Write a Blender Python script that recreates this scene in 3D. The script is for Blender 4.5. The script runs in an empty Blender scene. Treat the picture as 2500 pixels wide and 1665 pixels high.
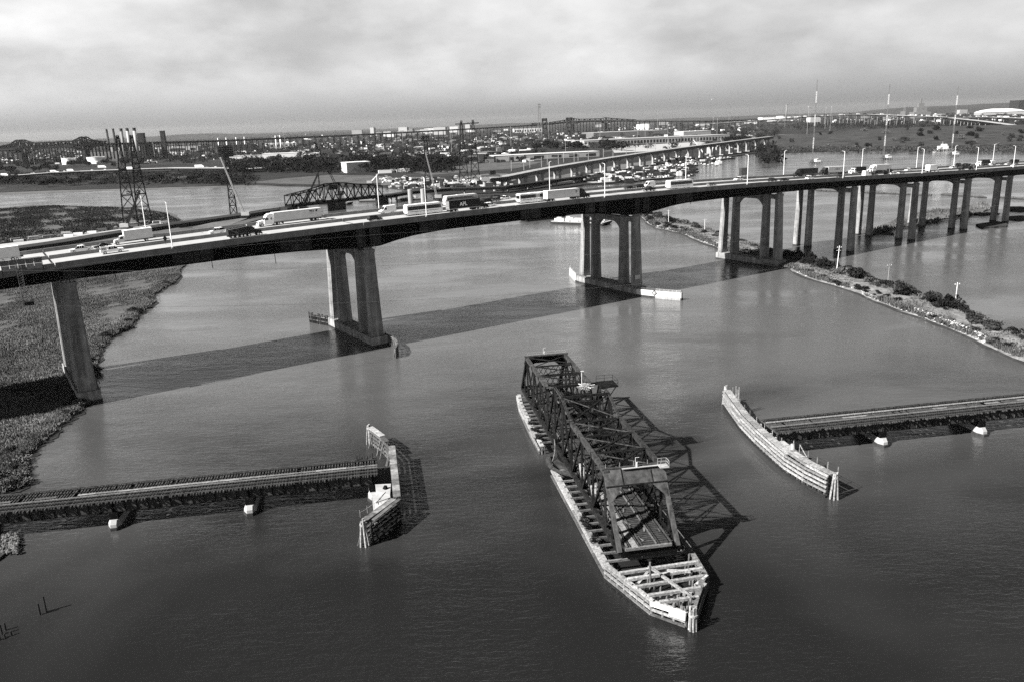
import bpy, math, random
import numpy as np
from mathutils import Vector, Matrix
from mathutils.geometry import tessellate_polygon

sc = bpy.context.scene
COL = sc.collection
R = random.Random(7)

# ---------------------------------------------------------------- camera
CAM_H = 68.0
PITCH, ROLL, FPX = math.radians(15.3), math.radians(2.0), 1950.0
fwd = np.array([0, math.cos(PITCH), -math.sin(PITCH)])
_r0 = np.array([1.0, 0, 0]); _u0 = np.cross(_r0, fwd)
RT = _r0 * math.cos(ROLL) - _u0 * math.sin(ROLL)
UP = _u0 * math.cos(ROLL) + _r0 * math.sin(ROLL)
cam_data = bpy.data.cameras.new('camera')
cam_data.sensor_width = 36.0
cam_data.lens = FPX / 2500.0 * 36.0
cam_data.clip_start = 1.0
cam_data.clip_end = 60000.0
cam = bpy.data.objects.new('camera', cam_data)
COL.objects.link(cam)
cam.matrix_world = Matrix(((RT[0], UP[0], -fwd[0], 0), (RT[1], UP[1], -fwd[1], 0), (RT[2], UP[2], -fwd[2], CAM_H), (0, 0, 0, 1)))
sc.camera = cam

# ---------------------------------------------------------------- light
SUN_DIR = Vector((1.093, 0.606, -1.0)).normalized()          # the way the light travels
sun_el = math.asin(-SUN_DIR.z)
sun_data = bpy.data.lights.new('sun', 'SUN')
sun_data.energy = 5.0
sun_data.angle = math.radians(0.6)
sun_data.color = (1.0, 0.985, 0.96)
sun = bpy.data.objects.new('sun', sun_data)
COL.objects.link(sun)
sun.rotation_euler = SUN_DIR.to_track_quat('-Z', 'Y').to_euler()

world = bpy.data.worlds.new('World')
sc.world = world
world.use_nodes = True
wt = world.node_tree
wt.nodes.clear()
def wn(kind, **kw):
    n = wt.nodes.new(kind)
    for k, v in kw.items(): setattr(n, k, v)
    return n
def wmath(op, a, b=None, clamp=False):
    n = wn('ShaderNodeMath', operation=op, use_clamp=clamp)
    for i, x in enumerate((a, b)):
        if x is None: continue
        if isinstance(x, (int, float)): n.inputs[i].default_value = x
        else: wt.links.new(x, n.inputs[i])
    return n.outputs[0]
sky = wn('ShaderNodeTexSky', sky_type='NISHITA', sun_disc=False)
sky.sun_elevation = sun_el
sky.sun_rotation = math.atan2(-SUN_DIR.x, -SUN_DIR.y)
sky.dust_density = 2.0
bw = wn('ShaderNodeRGBToBW'); wt.links.new(sky.outputs[0], bw.inputs[0])
tc = wn('ShaderNodeTexCoord')
sep = wn('ShaderNodeSeparateXYZ'); wt.links.new(tc.outputs['Generated'], sep.inputs[0])
def wnoise(sx, sy, sz, detail, rough, off=0):
    m = wn('ShaderNodeMapping'); m.inputs['Scale'].default_value = (sx, sy, sz); m.inputs['Location'].default_value = (off, off * .7, 0)
    wt.links.new(tc.outputs['Generated'], m.inputs[0])
    n = wn('ShaderNodeTexNoise'); n.inputs['Scale'].default_value = 1.0; n.inputs['Detail'].default_value = detail; n.inputs['Roughness'].default_value = rough
    wt.links.new(m.outputs[0], n.inputs['Vector']); return n.outputs['Fac']
def wramp(x, a, b, lo, hi, smooth=True):
    n = wn('ShaderNodeMapRange', interpolation_type='SMOOTHSTEP' if smooth else 'LINEAR')
    wt.links.new(x, n.inputs['Value'])
    for i, v in zip(('From Min', 'From Max', 'To Min', 'To Max'), (a, b, lo, hi)): n.inputs[i].default_value = v
    return n.outputs['Result']
el = sep.outputs['Z']
base = wmath('ADD', wramp(el, -0.014, 0.056, 1.15, 5.0), wramp(el, .09, .17, 0.0, -.5))   # hazy low sky, brighter a few degrees up
n1 = wramp(wnoise(3.0, 3.0, 8, 5, .5, 1.3), .36, .66, -.9, 1.5)
n2 = wramp(wnoise(11, 11, 22, 5, .55, 4.1), .35, .7, -.4, .5)
band = wmath('MULTIPLY', wmath('ADD', n1, n2), wramp(el, 0.01, 0.07, 0.0, 1.0))
cloudlum = wmath('MAXIMUM', wmath('ADD', base, band), 1.0)
sun_h = Vector((-SUN_DIR.x, -SUN_DIR.y)).normalized()         # haze glows towards the sun
glow = wmath('ADD', wmath('MULTIPLY', sep.outputs['X'], sun_h.x), wmath('MULTIPLY', sep.outputs['Y'], sun_h.y))
cloudlum = wmath('MULTIPLY', cloudlum, wmath('ADD', wmath('MULTIPLY', glow, .24), 1.0))
fade = wramp(el, 0.17, 0.38, 1.0, 0.0)                      # the cloud bank thins out overhead into clear sky
mix = wn('ShaderNodeMix', data_type='FLOAT')
wt.links.new(fade, mix.inputs[0]); wt.links.new(wmath('MULTIPLY', bw.outputs[0], 0.20), mix.inputs[2]); wt.links.new(cloudlum, mix.inputs[3])
bg = wn('ShaderNodeBackground'); bg.inputs['Strength'].default_value = 0.055
wt.links.new(mix.outputs[0], bg.inputs['Color'])
wo = wn('ShaderNodeOutputWorld'); wt.links.new(bg.outputs[0], wo.inputs['Surface'])

sc.view_settings.view_transform = 'Standard'
sc.view_settings.look = 'None'
sc.view_settings.exposure = 1.5
sc.view_settings.gamma = 1.0
sc.view_settings.use_curve_mapping = False
sc.cycles.use_denoising = False
sc.cycles.max_bounces = 6
sc.cycles.diffuse_bounces = 2
sc.cycles.glossy_bounces = 3
sc.cycles.volume_bounces = 0
sc.cycles.sample_clamp_indirect = 2.0
sc.cycles.caustics_reflective = False
sc.cycles.caustics_refractive = False

# ---------------------------------------------------------------- survey helpers (photo pixel -> place)
def ray(x, y): return fwd * FPX + RT * (x - 1250) - UP * (y - 832.5)
def G(x, y, z=0.0):
    d = ray(x, y); t = (z - CAM_H) / d[2]
    return (d[0] * t, d[1] * t)
def pix(p):
    v = np.array(p, float) - np.array([0, 0, CAM_H]); w = v @ fwd
    return 1250 + FPX * (v @ RT) / w, 832.5 - FPX * (v @ UP) / w
def zat(x, y, px, py):
    """height of the point over ground place (px,py) that is seen on photo row y"""
    lo, hi = -20.0, 600.0
    for _ in range(40):
        m = (lo + hi) / 2
        if pix((px, py, m))[1] > y: lo = m
        else: hi = m
    return lo

# ---------------------------------------------------------------- materials (a black and white photograph: greys)
MATS = {}
def mat(name, v, var=.25, scale=1.0, rough=.8, bump=.0, metal=0.0, streak=0.0, spec=.4, orand=0.0, joint=0.0, detail=4):
    if name in MATS: return MATS[name]
    if v < .5: v *= .8
    m = bpy.data.materials.new(name); m.use_nodes = True
    nt = m.node_tree; b = nt.nodes['Principled BSDF']
    b.inputs['Roughness'].default_value = rough; b.inputs['Metallic'].default_value = metal
    b.inputs['Specular IOR Level'].default_value = spec
    t = nt.nodes.new('ShaderNodeTexCoord')
    def noise(sc_, det=detail, sx=1, sy=1, sz=1, src='Object'):
        mp = nt.nodes.new('ShaderNodeMapping'); mp.inputs['Scale'].default_value = (sx, sy, sz)
        nt.links.new(t.outputs[src], mp.inputs[0])
        n = nt.nodes.new('ShaderNodeTexNoise'); n.inputs['Scale'].default_value = sc_; n.inputs['Detail'].default_value = det
        n.inputs['Roughness'].default_value = .62
        nt.links.new(mp.outputs[0], n.inputs['Vector']); return n.outputs['Fac']
    def rng(x, lo, hi, a=.3, c=.7):
        n = nt.nodes.new('ShaderNodeMapRange'); nt.links.new(x, n.inputs['Value'])
        for i, q in zip(('From Min', 'From Max', 'To Min', 'To Max'), (a, c, lo, hi)): n.inputs[i].default_value = q
        return n.outputs['Result']
    def mul(a, c):
        n = nt.nodes.new('ShaderNodeMath'); n.operation = 'MULTIPLY'; nt.links.new(a, n.inputs[0]); nt.links.new(c, n.inputs[1]); return n.outputs[0]
    f1 = noise(scale)
    out = rng(f1, v * (1 - var), v * (1 + var))
    if var > 0:
        out = mul(out, rng(noise(scale * 6.3), 1 - var * .6, 1 + var * .6))
    if streak:
        out = mul(out, rng(noise(1.0, 3, 1.6 * scale, 1.6 * scale, .06 * scale), 1 - streak, 1 + streak * .5))
    if orand:
        oi = nt.nodes.new('ShaderNodeObjectInfo'); out = mul(out, rng(oi.outputs['Random'], 1 - orand, 1 + orand * .35, 0, 1))
    if joint:
        sp = nt.nodes.new('ShaderNodeSeparateXYZ'); nt.links.new(t.outputs['Object'], sp.inputs[0])
        md = nt.nodes.new('ShaderNodeMath'); md.operation = 'FLOORED_MODULO'; nt.links.new(sp.outputs['Z'], md.inputs[0]); md.inputs[1].default_value = joint
        out = mul(out, rng(md.outputs[0], .68, 1.0, .10, .16))
    nt.links.new(out, b.inputs['Base Color'])
    if bump:
        bp = nt.nodes.new('ShaderNodeBump'); bp.inputs['Strength'].default_value = bump; bp.inputs['Distance'].default_value = .08
        nt.links.new(noise(scale * 9), bp.inputs['Height']); nt.links.new(bp.outputs[0], b.inputs['Normal'])
    MATS[name] = m
    return m
M_CONC = mat('concrete', .33, .28, .35, .9, .25, streak=.55, spec=.15, joint=4.6)
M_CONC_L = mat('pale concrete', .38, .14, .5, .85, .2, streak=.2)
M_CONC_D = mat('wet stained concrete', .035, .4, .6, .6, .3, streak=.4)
M_ROAD = mat('concrete road', .38, .10, .12, .85)
M_ASPH = mat('asphalt', .075, .25, .1, .85)
M_STEEL = mat('dark painted steel', .007, .35, .5, .6, .1, streak=.3, spec=.05)
M_STEEL_P = mat('dull steel panel', .06, .4, .6, .6, .1, streak=.5, spec=.06, orand=.4)
M_RUST = mat('rusted truss steel', .017, .55, .8, .7, .2, streak=.45, spec=.06, orand=.35)
M_RUST_L = mat('weathered pale steel', .055, .6, 1.2, .65, .2, streak=.5, spec=.12, orand=.4)
M_PLATE = mat('weathered portal plate', .08, .35, .9, .6, .1, streak=.6, spec=.15, orand=.25)
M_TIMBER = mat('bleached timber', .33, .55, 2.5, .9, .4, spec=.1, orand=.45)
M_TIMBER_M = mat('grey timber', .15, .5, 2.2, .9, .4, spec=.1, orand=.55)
M_TIMBER_D = mat('dark wet timber', .025, .5, 2.0, .8, .4, spec=.15)
M_TIE = mat('railway tie timber', .055, .55, 1.6, .9, .3, spec=.1)
M_PLANK = mat('grey walkway plank', .22, .5, 1.3, .9, .3, spec=.1, orand=.5)
M_WHITE = mat('white paint', .82, .05, .7, .45, spec=.5)
M_WHITE2 = mat('dull white panel', .52, .10, .6, .6)
M_LGREY = mat('light grey metal', .36, .18, .7, .6)
M_GREY = mat('mid grey paint', .16, .2, .7, .6)
M_DGREY = mat('dark grey paint', .028, .25, .7, .6, spec=.12)
M_BLACK = mat('black paint', .007, .3, .7, .4, spec=.25)
M_GLASS = mat('dark glass', .012, .1, 1, .08, spec=.8)
M_TYRE = mat('tyre rubber', .015, .2, 4, .85)
M_CHROME = mat('bright metal', .6, .1, 2, .3, metal=.7)
M_SOIL = mat('dry pale soil', .30, .35, .10, .95, .3)
M_ROCK = mat('pale riprap rock', .40, .3, .9, .9, .4)
M_LEAF = mat('foliage', .042, .6, .35, .9, spec=.06, orand=.5)
M_LEAF_D = mat('dark foliage', .017, .5, .3, .9, spec=.05, orand=.4)
M_LEAF_L = mat('pale foliage', .10, .4, .5, .85)
M_BARK = mat('bark', .05, .3, 2, .9)

# ---------------------------------------------------------------- mesh helpers
class MB:
    def __init__(s): s.v = []; s.f = []
    def add(s, vs, fs):
        o = len(s.v); s.v += [tuple(map(float, q)) for q in vs]; s.f += [tuple(o + i for i in f) for f in fs]; return s
    def box(s, cx, cy, cz, sx, sy, sz, rz=0.0, top=None):
        c, n = math.cos(rz), math.sin(rz); tx, ty = top or (1, 1); vs = []
        for dz, kx, ky in ((-.5, 1, 1), (.5, tx, ty)):
            for dx, dy in ((-.5, -.5), (.5, -.5), (.5, .5), (-.5, .5)):
                x, y = dx * sx * kx, dy * sy * ky
                vs.append((cx + x * c - y * n, cy + x * n + y * c, cz + dz * sz))
        return s.add(vs, [(3, 2, 1, 0), (4, 5, 6, 7), (0, 1, 5, 4), (1, 2, 6, 5), (2, 3, 7, 6), (3, 0, 4, 7)])
    def span(s, x0, x1, y0, y1, z0, z1): return s.box((x0 + x1) / 2, (y0 + y1) / 2, (z0 + z1) / 2, x1 - x0, y1 - y0, z1 - z0)
    def bar(s, p, q, w, h=None, up=(0, 0, 1)):
        h = h or w; p, q = Vector(p), Vector(q); d = (q - p).normalized(); u = Vector(up)
        if abs(d.dot(u)) > .98: u = Vector((0, 1, 0)) if abs(d.y) < .9 else Vector((1, 0, 0))
        a = d.cross(u).normalized() * (w / 2); b = a.cross(d).normalized() * (h / 2)
        vs = [e + k * a + l * b for e in (p, q) for k, l in ((-1, -1), (1, -1), (1, 1), (-1, 1))]
        return s.add(vs, [(0, 1, 2, 3), (7, 6, 5, 4), (4, 5, 1, 0), (5, 6, 2, 1), (6, 7, 3, 2), (7, 4, 0, 3)])
    def tube(s, p, q, r0, r1=None, n=8, cap=True):
        r1 = r0 if r1 is None else r1; p, q = Vector(p), Vector(q); d = (q - p).normalized()
        a = d.orthogonal().normalized(); b = d.cross(a); vs = []
        for e, r in ((p, r0), (q, r1)):
            vs += [e + (a * math.cos(t) + b * math.sin(t)) * r for t in (2 * math.pi * i / n for i in range(n))]
        fs = [(i, (i + 1) % n, n + (i + 1) % n, n + i) for i in range(n)]
        if cap: fs += [tuple(range(n))[::-1], tuple(range(n, 2 * n))]
        return s.add(vs, fs)
    def path(s, pts, r, n=5):
        for a, b in zip(pts, pts[1:]): s.tube(a, b, r, r, n)
        return s
    def prism(s, poly, z0, z1):
        n = len(poly); vs = [(x, y, z0) for x, y in poly] + [(x, y, z1) for x, y in poly]
        return s.add(vs, [tuple(range(n))[::-1], tuple(range(n, 2 * n))] + [(i, (i + 1) % n, n + (i + 1) % n, n + i) for i in range(n)])
    def side(s, prof, y0, y1, y0t=None, y1t=None):
        """profile in x,z extruded along y"""
        n = len(prof); vs = [(x, y0, z) for x, z in prof] + [(x, y1, z) for x, z in prof]
        return s.add(vs, [tuple(range(n)), tuple(range(n, 2 * n))[::-1]] + [(i, n + i, n + (i + 1) % n, (i + 1) % n) for i in range(n)])
    def rings(s, rs, cap=True):
        n = len(rs[0]); o = [p for r in rs for p in r]; fs = []
        for k in range(len(rs) - 1):
            fs += [(k * n + i, k * n + (i + 1) % n, (k + 1) * n + (i + 1) % n, (k + 1) * n + i) for i in range(n)]
        if cap: fs += [tuple(range(n))[::-1], tuple(range((len(rs) - 1) * n, len(rs) * n))]
        return s.add(o, fs)
    def mesh(s, name, m):
        me = bpy.data.meshes.new(name); me.from_pydata(s.v, [], s.f); me.validate(); me.update(); me.materials.append(m); return me
    def build(s, name, m, parent=None, kind=None, smooth=False):
        return obj(name, s.mesh(name, m), parent, kind, smooth)
def obj(name, me, parent=None, kind=None, smooth=False):
    o = bpy.data.objects.new(name, me); COL.objects.link(o)
    if parent: o.parent = parent
    if kind: o['kind'] = kind
    if smooth: me.polygons.foreach_set('use_smooth', [True] * len(me.polygons))
    return o
def tag(o, label, cat, group=None):
    o['label'] = label; o['category'] = cat
    if group: o['group'] = group
    return o
def thing(name, label, cat, loc=(0, 0, 0), rz=0.0, group=None):
    o = bpy.data.objects.new(name, None); COL.objects.link(o); o.empty_display_size = .2
    o.location = loc; o.rotation_euler = (0, 0, rz); return tag(o, label, cat, group)
def copy_tree(o, parent=None):
    c = o.copy(); COL.objects.link(c); c.parent = parent
    for ch in o.children: copy_tree(ch, c)
    return c
def place(proto, used, loc, rz=0, label=None, group=None, scale=None):
    o = copy_tree(proto) if used else proto
    o.location = loc; o.rotation_euler = (0, 0, rz)
    if scale: o.scale = scale if hasattr(scale, '__len__') else (scale,) * 3
    if label: o['label'] = label
    if group: o['group'] = group
    return o
def sheet(name, poly, z, m, skirt=1.5, kind='structure'):
    """flat polygon with a skirt down"""
    if sum(a[0] * b[1] - b[0] * a[1] for a, b in zip(poly, poly[1:] + poly[:1])) < 0: poly = poly[::-1]
    tris = tessellate_polygon([[Vector((x, y, 0)) for x, y in poly]]); n = len(poly)
    vs = [(x, y, z) for x, y in poly] + [(x, y, z - skirt) for x, y in poly]
    fs = []
    for t in tris:
        a, b, c = [Vector(vs[i]) for i in t]
        fs.append(tuple(t) if (b - a).cross(c - a).z > 0 else tuple(t)[::-1])
    fs += [(i, n + i, n + (i + 1) % n, (i + 1) % n) for i in range(n)]
    mb = MB(); mb.v = vs; mb.f = fs
    return mb.build(name, m, None, kind)
def inpoly(x, y, poly):
    c = False; j = len(poly) - 1
    for i in range(len(poly)):
        xi, yi = poly[i]; xj, yj = poly[j]
        if (yi > y) != (yj > y) and x < (xj - xi) * (y - yi) / (yj - yi) + xi: c = not c
        j = i
    return c
def lerp_tab(x, xs, zs): return float(np.interp(x, xs, zs))
def ordinal(i): return ['first', 'second', 'third', 'fourth', 'fifth', 'sixth', 'seventh', 'eighth', 'ninth', 'tenth', 'eleventh', 'twelfth', 'thirteenth', 'fourteenth', 'fifteenth', 'sixteenth'][i]
def smooth_px(pts, n=3, jit=0.0, z=0.0, seed=1):
    """photo shoreline points -> densified, roughened ground polyline"""
    rr = random.Random(seed); g = [G(x, y, z) for x, y in pts]; out = []
    for a, b in zip(g, g[1:]):
        for k in range(n):
            t = k / n; out.append((a[0] + (b[0] - a[0]) * t + rr.uniform(-jit, jit), a[1] + (b[1] - a[1]) * t + rr.uniform(-jit, jit)))
    out.append(g[-1]); return out
# ---------------------------------------------------------------- the setting: river, land, marsh, causeway
def water_material():
    m = bpy.data.materials.new('river water'); m.use_nodes = True; nt = m.node_tree; b = nt.nodes['Principled BSDF']
    b.inputs['IOR'].default_value = 1.33; b.inputs['Specular IOR Level'].default_value = .9
    t = nt.nodes.new('ShaderNodeTexCoord')
    def noise(sx, sy, det, rot=0.0, dist=0.0, rough=.55):
        mp = nt.nodes.new('ShaderNodeMapping'); mp.inputs['Scale'].default_value = (sx, sy, 1); mp.inputs['Rotation'].default_value = (0, 0, rot)
        nt.links.new(t.outputs['Object'], mp.inputs[0])
        n = nt.nodes.new('ShaderNodeTexNoise'); n.inputs['Scale'].default_value = 1; n.inputs['Detail'].default_value = det; n.inputs['Distortion'].default_value = dist
        n.inputs['Roughness'].default_value = rough
        nt.links.new(mp.outputs[0], n.inputs['Vector']); return n.outputs['Fac']
    def op(o, a, c):
        n = nt.nodes.new('ShaderNodeMath'); n.operation = o
        for i, q in enumerate((a, c)):
            if isinstance(q, (int, float)): n.inputs[i].default_value = q
            else: nt.links.new(q, n.inputs[i])
        return n.outputs[0]
    def rng(x, a, c, lo, hi):
        n = nt.nodes.new('ShaderNodeMapRange'); n.interpolation_type = 'SMOOTHSTEP'; nt.links.new(x, n.inputs['Value'])
        for i, q in zip(('From Min', 'From Max', 'To Min', 'To Max'), (a, c, lo, hi)): n.inputs[i].default_value = q
        return n.outputs['Result']
    patch = noise(.016, .03, 3, .35)                         # patches of wind
    tone_noise = noise(.008, .012, 4, .5, 1.0)                     # breaks up the edge of the painted near-to-far brightening
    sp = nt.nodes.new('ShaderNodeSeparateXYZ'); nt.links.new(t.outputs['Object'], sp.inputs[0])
    reach = op('ADD', sp.outputs['Y'], op('MULTIPLY', op('SUBTRACT', tone_noise, .5), 240.0))
    nt.links.new(rng(reach, 90, 250, .010, .080), b.inputs['Base Color'])  # water light painted in: base colour dark near the camera, paler with distance
    nt.links.new(rng(patch, .3, .7, .03, .09), b.inputs['Roughness'])
    rip = op('ADD', op('MULTIPLY', noise(.34, 1.0, 3, -.10, .6), .9), op('MULTIPLY', noise(1.4, 3.4, 4, -.22, .3), .42))
    rip = op('ADD', rip, op('MULTIPLY', noise(.05, .16, 2, .1), .8))
    amp = rng(patch, .30, .70, .22, 1.5)
    bp = nt.nodes.new('ShaderNodeBump'); bp.inputs['Strength'].default_value = .5; bp.inputs['Distance'].default_value = .32
    nt.links.new(op('MULTIPLY', rip, amp), bp.inputs['Height']); nt.links.new(bp.outputs[0], b.inputs['Normal'])
    return m
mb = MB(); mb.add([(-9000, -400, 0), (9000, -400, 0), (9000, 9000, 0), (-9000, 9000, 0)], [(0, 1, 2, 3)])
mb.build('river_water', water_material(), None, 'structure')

def land_material(name, lo, hi, scale, spots=.0, bump=.3):
    m = bpy.data.materials.new(name); m.use_nodes = True; nt = m.node_tree; b = nt.nodes['Principled BSDF']
    b.inputs['Roughness'].default_value = .95; b.inputs['Specular IOR Level'].default_value = .15
    t = nt.nodes.new('ShaderNodeTexCoord')
    def noise(s_, det, sx=1, sy=1):
        mp = nt.nodes.new('ShaderNodeMapping'); mp.inputs['Scale'].default_value = (sx, sy, 1); nt.links.new(t.outputs['Object'], mp.inputs[0])
        n = nt.nodes.new('ShaderNodeTexNoise'); n.inputs['Scale'].default_value = s_; n.inputs['Detail'].default_value = det; n.inputs['Roughness'].default_value = .65
        nt.links.new(mp.outputs[0], n.inputs['Vector']); return n.outputs['Fac']
    def rng(x, a, c, l, h):
        n = nt.nodes.new('ShaderNodeMapRange'); nt.links.new(x, n.inputs['Value'])
        for i, q in zip(('From Min', 'From Max', 'To Min', 'To Max'), (a, c, l, h)): n.inputs[i].default_value = q
        return n.outputs['Result']
    def mul(a, c, o='MULTIPLY'):
        n = nt.nodes.new('ShaderNodeMath'); n.operation = o; nt.links.new(a, n.inputs[0]); nt.links.new(c, n.inputs[1]); return n.outputs[0]
    lo, hi = lo * .8, hi * .8
    c = mul(rng(noise(scale, 6), .3, .7, lo, hi), rng(noise(scale * 14, 3), .25, .75, .6, 1.4))
    if spots:
        c = mul(c, rng(noise(scale * .35, 8, 1, .3), .60, .66, 0.0, spots), 'ADD')
    nt.links.new(c, b.inputs['Base Color'])
    if bump:
        bp = nt.nodes.new('ShaderNodeBump'); bp.inputs['Strength'].default_value = bump; bp.inputs['Distance'].default_value = .32
        nt.links.new(noise(scale * 30, 4), bp.inputs['Height']); nt.links.new(bp.outputs[0], b.inputs['Normal'])
    return m
M_LAND = land_material('far low land', .008, .036, .006, .08)
M_MARSH = land_material('reed marsh ground', .05, .12, .05, 0, .6)
M_MARSH2 = land_material('dark marsh ground', .02, .05, .03, 0, .5)
M_MUD = land_material('mud flat', .07, .15, .04, 0, .2)
M_FIELD = land_material('dry grass field', .05, .11, .03, 0, .3)
M_HILL = land_material('grassy mound', .022, .06, .03, 0, .5)
M_RIDGE = land_material('far ridge', .03, .055, .002, 0, 0)
M_YARD = land_material('gravel yard', .06, .18, .02, 0, .3)

# far bank, one sheet that reaches the horizon
shore = [(-700, 505), (-300, 484), (0, 471), (120, 466), (250, 463), (420, 458), (600, 453), (700, 455), (790, 455), (870, 457), (930, 458), (1000, 463), (1050, 474), (1075, 492), (1150, 492), (1230, 486), (1330, 468), (1424, 453), (1539, 446), (1600, 437), (1625, 431), (1690, 420), (1704, 414), (1690, 405), (1745, 390), (1840, 376), (1960, 373), (2100, 369), (2300, 365), (2500, 360), (2900, 350)]
SH = smooth_px(shore, 4, 1.2, 0.5, 3)
far_poly = SH + [(9000, 1200), (26000, 4000), (26000, 26000), (-26000, 26000), (-26000, 3000), (-9000, 1000)]
sheet('ground', far_poly, 1.2, M_LAND)
# mud strip along the far bank
for nm, pts, z, mt in (('bank', [(-300, 490), (0, 476), (250, 466.5), (600, 457), (700, 458), (600, 449.5), (420, 452), (250, 457), (0, 464), (-300, 478)], 0.35, M_MUD),
                       ('field', [(615, 446), (700, 436), (800, 428), (900, 429), (1010, 440), (940, 447), (830, 451), (700, 450)], 1.24, M_FIELD),
                       ('yard', [(930, 452), (1000, 458), (1160, 462), (1215, 455), (1260, 440), (1240, 425), (1190, 425), (1100, 436), (1000, 433), (930, 438)], 1.26, M_YARD),
                       ('field', [(1050, 428), (1260, 412), (1330, 395), (1200, 398), (1080, 408), (1010, 422)], 1.25, M_FIELD),
                       ('yard', [(1290, 455), (1420, 440), (1560, 424), (1690, 405), (1740, 388), (1660, 384), (1500, 405), (1330, 436)], 1.27, M_YARD),
                       ('yard', [(1490, 360), (1620, 352), (1800, 342), (1800, 352), (1640, 368), (1500, 374)], 1.28, M_CONC_L)):
    sheet(nm, [G(x, y, z) for x, y in pts], z, mt, .6)

# near marsh on the left with its ragged edge
m_edge = [(470, 628), (445, 655), (428, 690), (398, 705), (376, 718), (372, 745), (346, 760), (330, 782), (322, 800), (292, 812), (262, 830), (240, 858), (236, 885), (232, 930), (205, 985), (186, 1008), (160, 1030), (120, 1062), (85, 1090), (62, 1112), (45, 1135), (60, 1165), (40, 1190), (0, 1200)]
ME = smooth_px(m_edge, 5, .9, 0.3, 11)
MARSH = ME + [(-125, 145), (-240, 150), (-700, 260), (-900, 700), (-640, 780)] + smooth_px([(-60, 512), (0, 509), (60, 503), (130, 501), (200, 505), (290, 506), (350, 512), (400, 518), (432, 526), (443, 540), (420, 556), (470, 560), (520, 556), (570, 545), (690, 521), (712, 512), (715, 520), (600, 545), (540, 570), (510, 590)], 4, 1.0, .3, 5)
sheet('marsh', MARSH, 0.5, M_MARSH)
sheet('mud_bank', [(x + R.uniform(.6, 2.4), y - R.uniform(.2, 1.6)) for x, y in ME] + [(x - 4, y + 1) for x, y in ME[::-1]], .14, mat('dark wet mud', .022, .4, .3, .5), .5)
sheet('mud_flat', [G(*p, .3) for p in [(470, 556), (540, 540), (610, 532), (560, 552), (500, 566)]], .62, M_MUD, .5)
sheet('mud_flat', [G(*p, .3) for p in [(0, 975), (40, 972), (85, 968), (88, 974), (60, 980), (0, 992)]], .62, mat('wet mud', .16, .2, .3, .3), .3)
# rocky bank under the near trestle, bottom left
sheet('shore_bank', [G(*p, .3) for p in [(-60, 1298), (0, 1300), (35, 1302), (48, 1312), (38, 1330), (20, 1345), (0, 1362), (-60, 1400)]], .45, M_MARSH2, .8)

def tufts(name, poly, n, hmin, hmax, m, z0, seed, edge=None, edge_n=0, spread=3.0, w=.5, parent=None):
    """reeds as many small upright blades, one mass"""
    rr = np.random.default_rng(seed); P = np.array(poly); lo, hi = P.min(0), P.max(0); pts = []
    xs, ys = poly_scatter(poly, n, rr)
    hs = rr.uniform(hmin, hmax, len(xs))
    pv = np.sin(xs * .11 + ys * .05) + np.sin(xs * .043 - ys * .09 + 1.3) + .6 * np.sin(xs * .27 + ys * .19) + .5 * np.sin(xs * .5 - ys * .37)
    ok = pv > -1.35; xs, ys, hs = xs[ok], ys[ok], (hs * (1.15 + .32 * pv))[ok]      # creeks and flattened patches
    if edge is not None and edge_n:
        k = rr.integers(0, len(edge) - 1, edge_n); t = rr.random(edge_n); E = np.array(edge)
        ex = E[k] + (E[k + 1] - E[k]) * t[:, None] + rr.normal(0, spread * .35, (edge_n, 2)) + np.array([-spread * .8, spread * .1])
        xs = np.r_[xs, ex[:, 0]]; ys = np.r_[ys, ex[:, 1]]; hs = np.r_[hs, rr.uniform(hmax * .9, hmax * 1.5, edge_n)]
    N = len(xs); V = np.zeros((N, 6, 3)); a = rr.uniform(0, math.pi, N)
    for q in range(2):
        c, s_ = np.cos(a + q * 1.4) * w, np.sin(a + q * 1.4) * w
        V[:, q * 3, 0] = xs - c; V[:, q * 3, 1] = ys - s_; V[:, q * 3 + 1, 0] = xs + c; V[:, q * 3 + 1, 1] = ys + s_
        V[:, q * 3 + 2, 0] = xs + rr.normal(0, .25, N); V[:, q * 3 + 2, 1] = ys + rr.normal(0, .25, N)
        V[:, q * 3:q * 3 + 2, 2] = z0 - .1; V[:, q * 3 + 2, 2] = z0 + hs
    me = bpy.data.meshes.new(name); me.vertices.add(N * 6); me.vertices.foreach_set('co', V.reshape(-1))
    me.loops.add(N * 6); me.loops.foreach_set('vertex_index', np.arange(N * 6)); me.polygons.add(N * 2)
    me.polygons.foreach_set('loop_start', np.arange(0, N * 6, 3)); me.update(calc_edges=True); me.materials.append(m)
    return obj(name, me, parent, 'stuff')
def poly_scatter(poly, n, rr):
    P = np.array(poly); lo, hi = P.min(0), P.max(0); X, Y = [], []; tot = 0
    while tot < n:
        x = rr.uniform(lo[0], hi[0], n * 2); y = rr.uniform(lo[1], hi[1], n * 2); ins = np.zeros(len(x), bool); j = len(P) - 1
        for i in range(len(P)):
            xi, yi = P[i]; xj, yj = P[j]
            with np.errstate(divide='ignore', invalid='ignore'):
                ins ^= ((yi > y) != (yj > y)) & (x < (xj - xi) * (y - yi) / (yj - yi + 1e-12) + xi)
            j = i
        X.append(x[ins]); Y.append(y[ins]); tot += ins.sum()
    return np.concatenate(X)[:n], np.concatenate(Y)[:n]
M_REED = mat('reed blades', .145, .6, .035, .9, spec=.06, detail=7)
M_REED_D = mat('dark marsh grass', .045, .6, .02, .9, spec=.06)
near_marsh = ME + [(-118, 150), (-190, 170), (-330, 330), (-330, 470), (-205, 500)]
t_ = tufts('marsh_reeds', near_marsh, 210000, .2, .7, M_REED, .5, 3, ME, 16000, 3.4, .17)
tag(t_, 'pale reeds covering the near marsh below the highway bridge', 'reeds')
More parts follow.
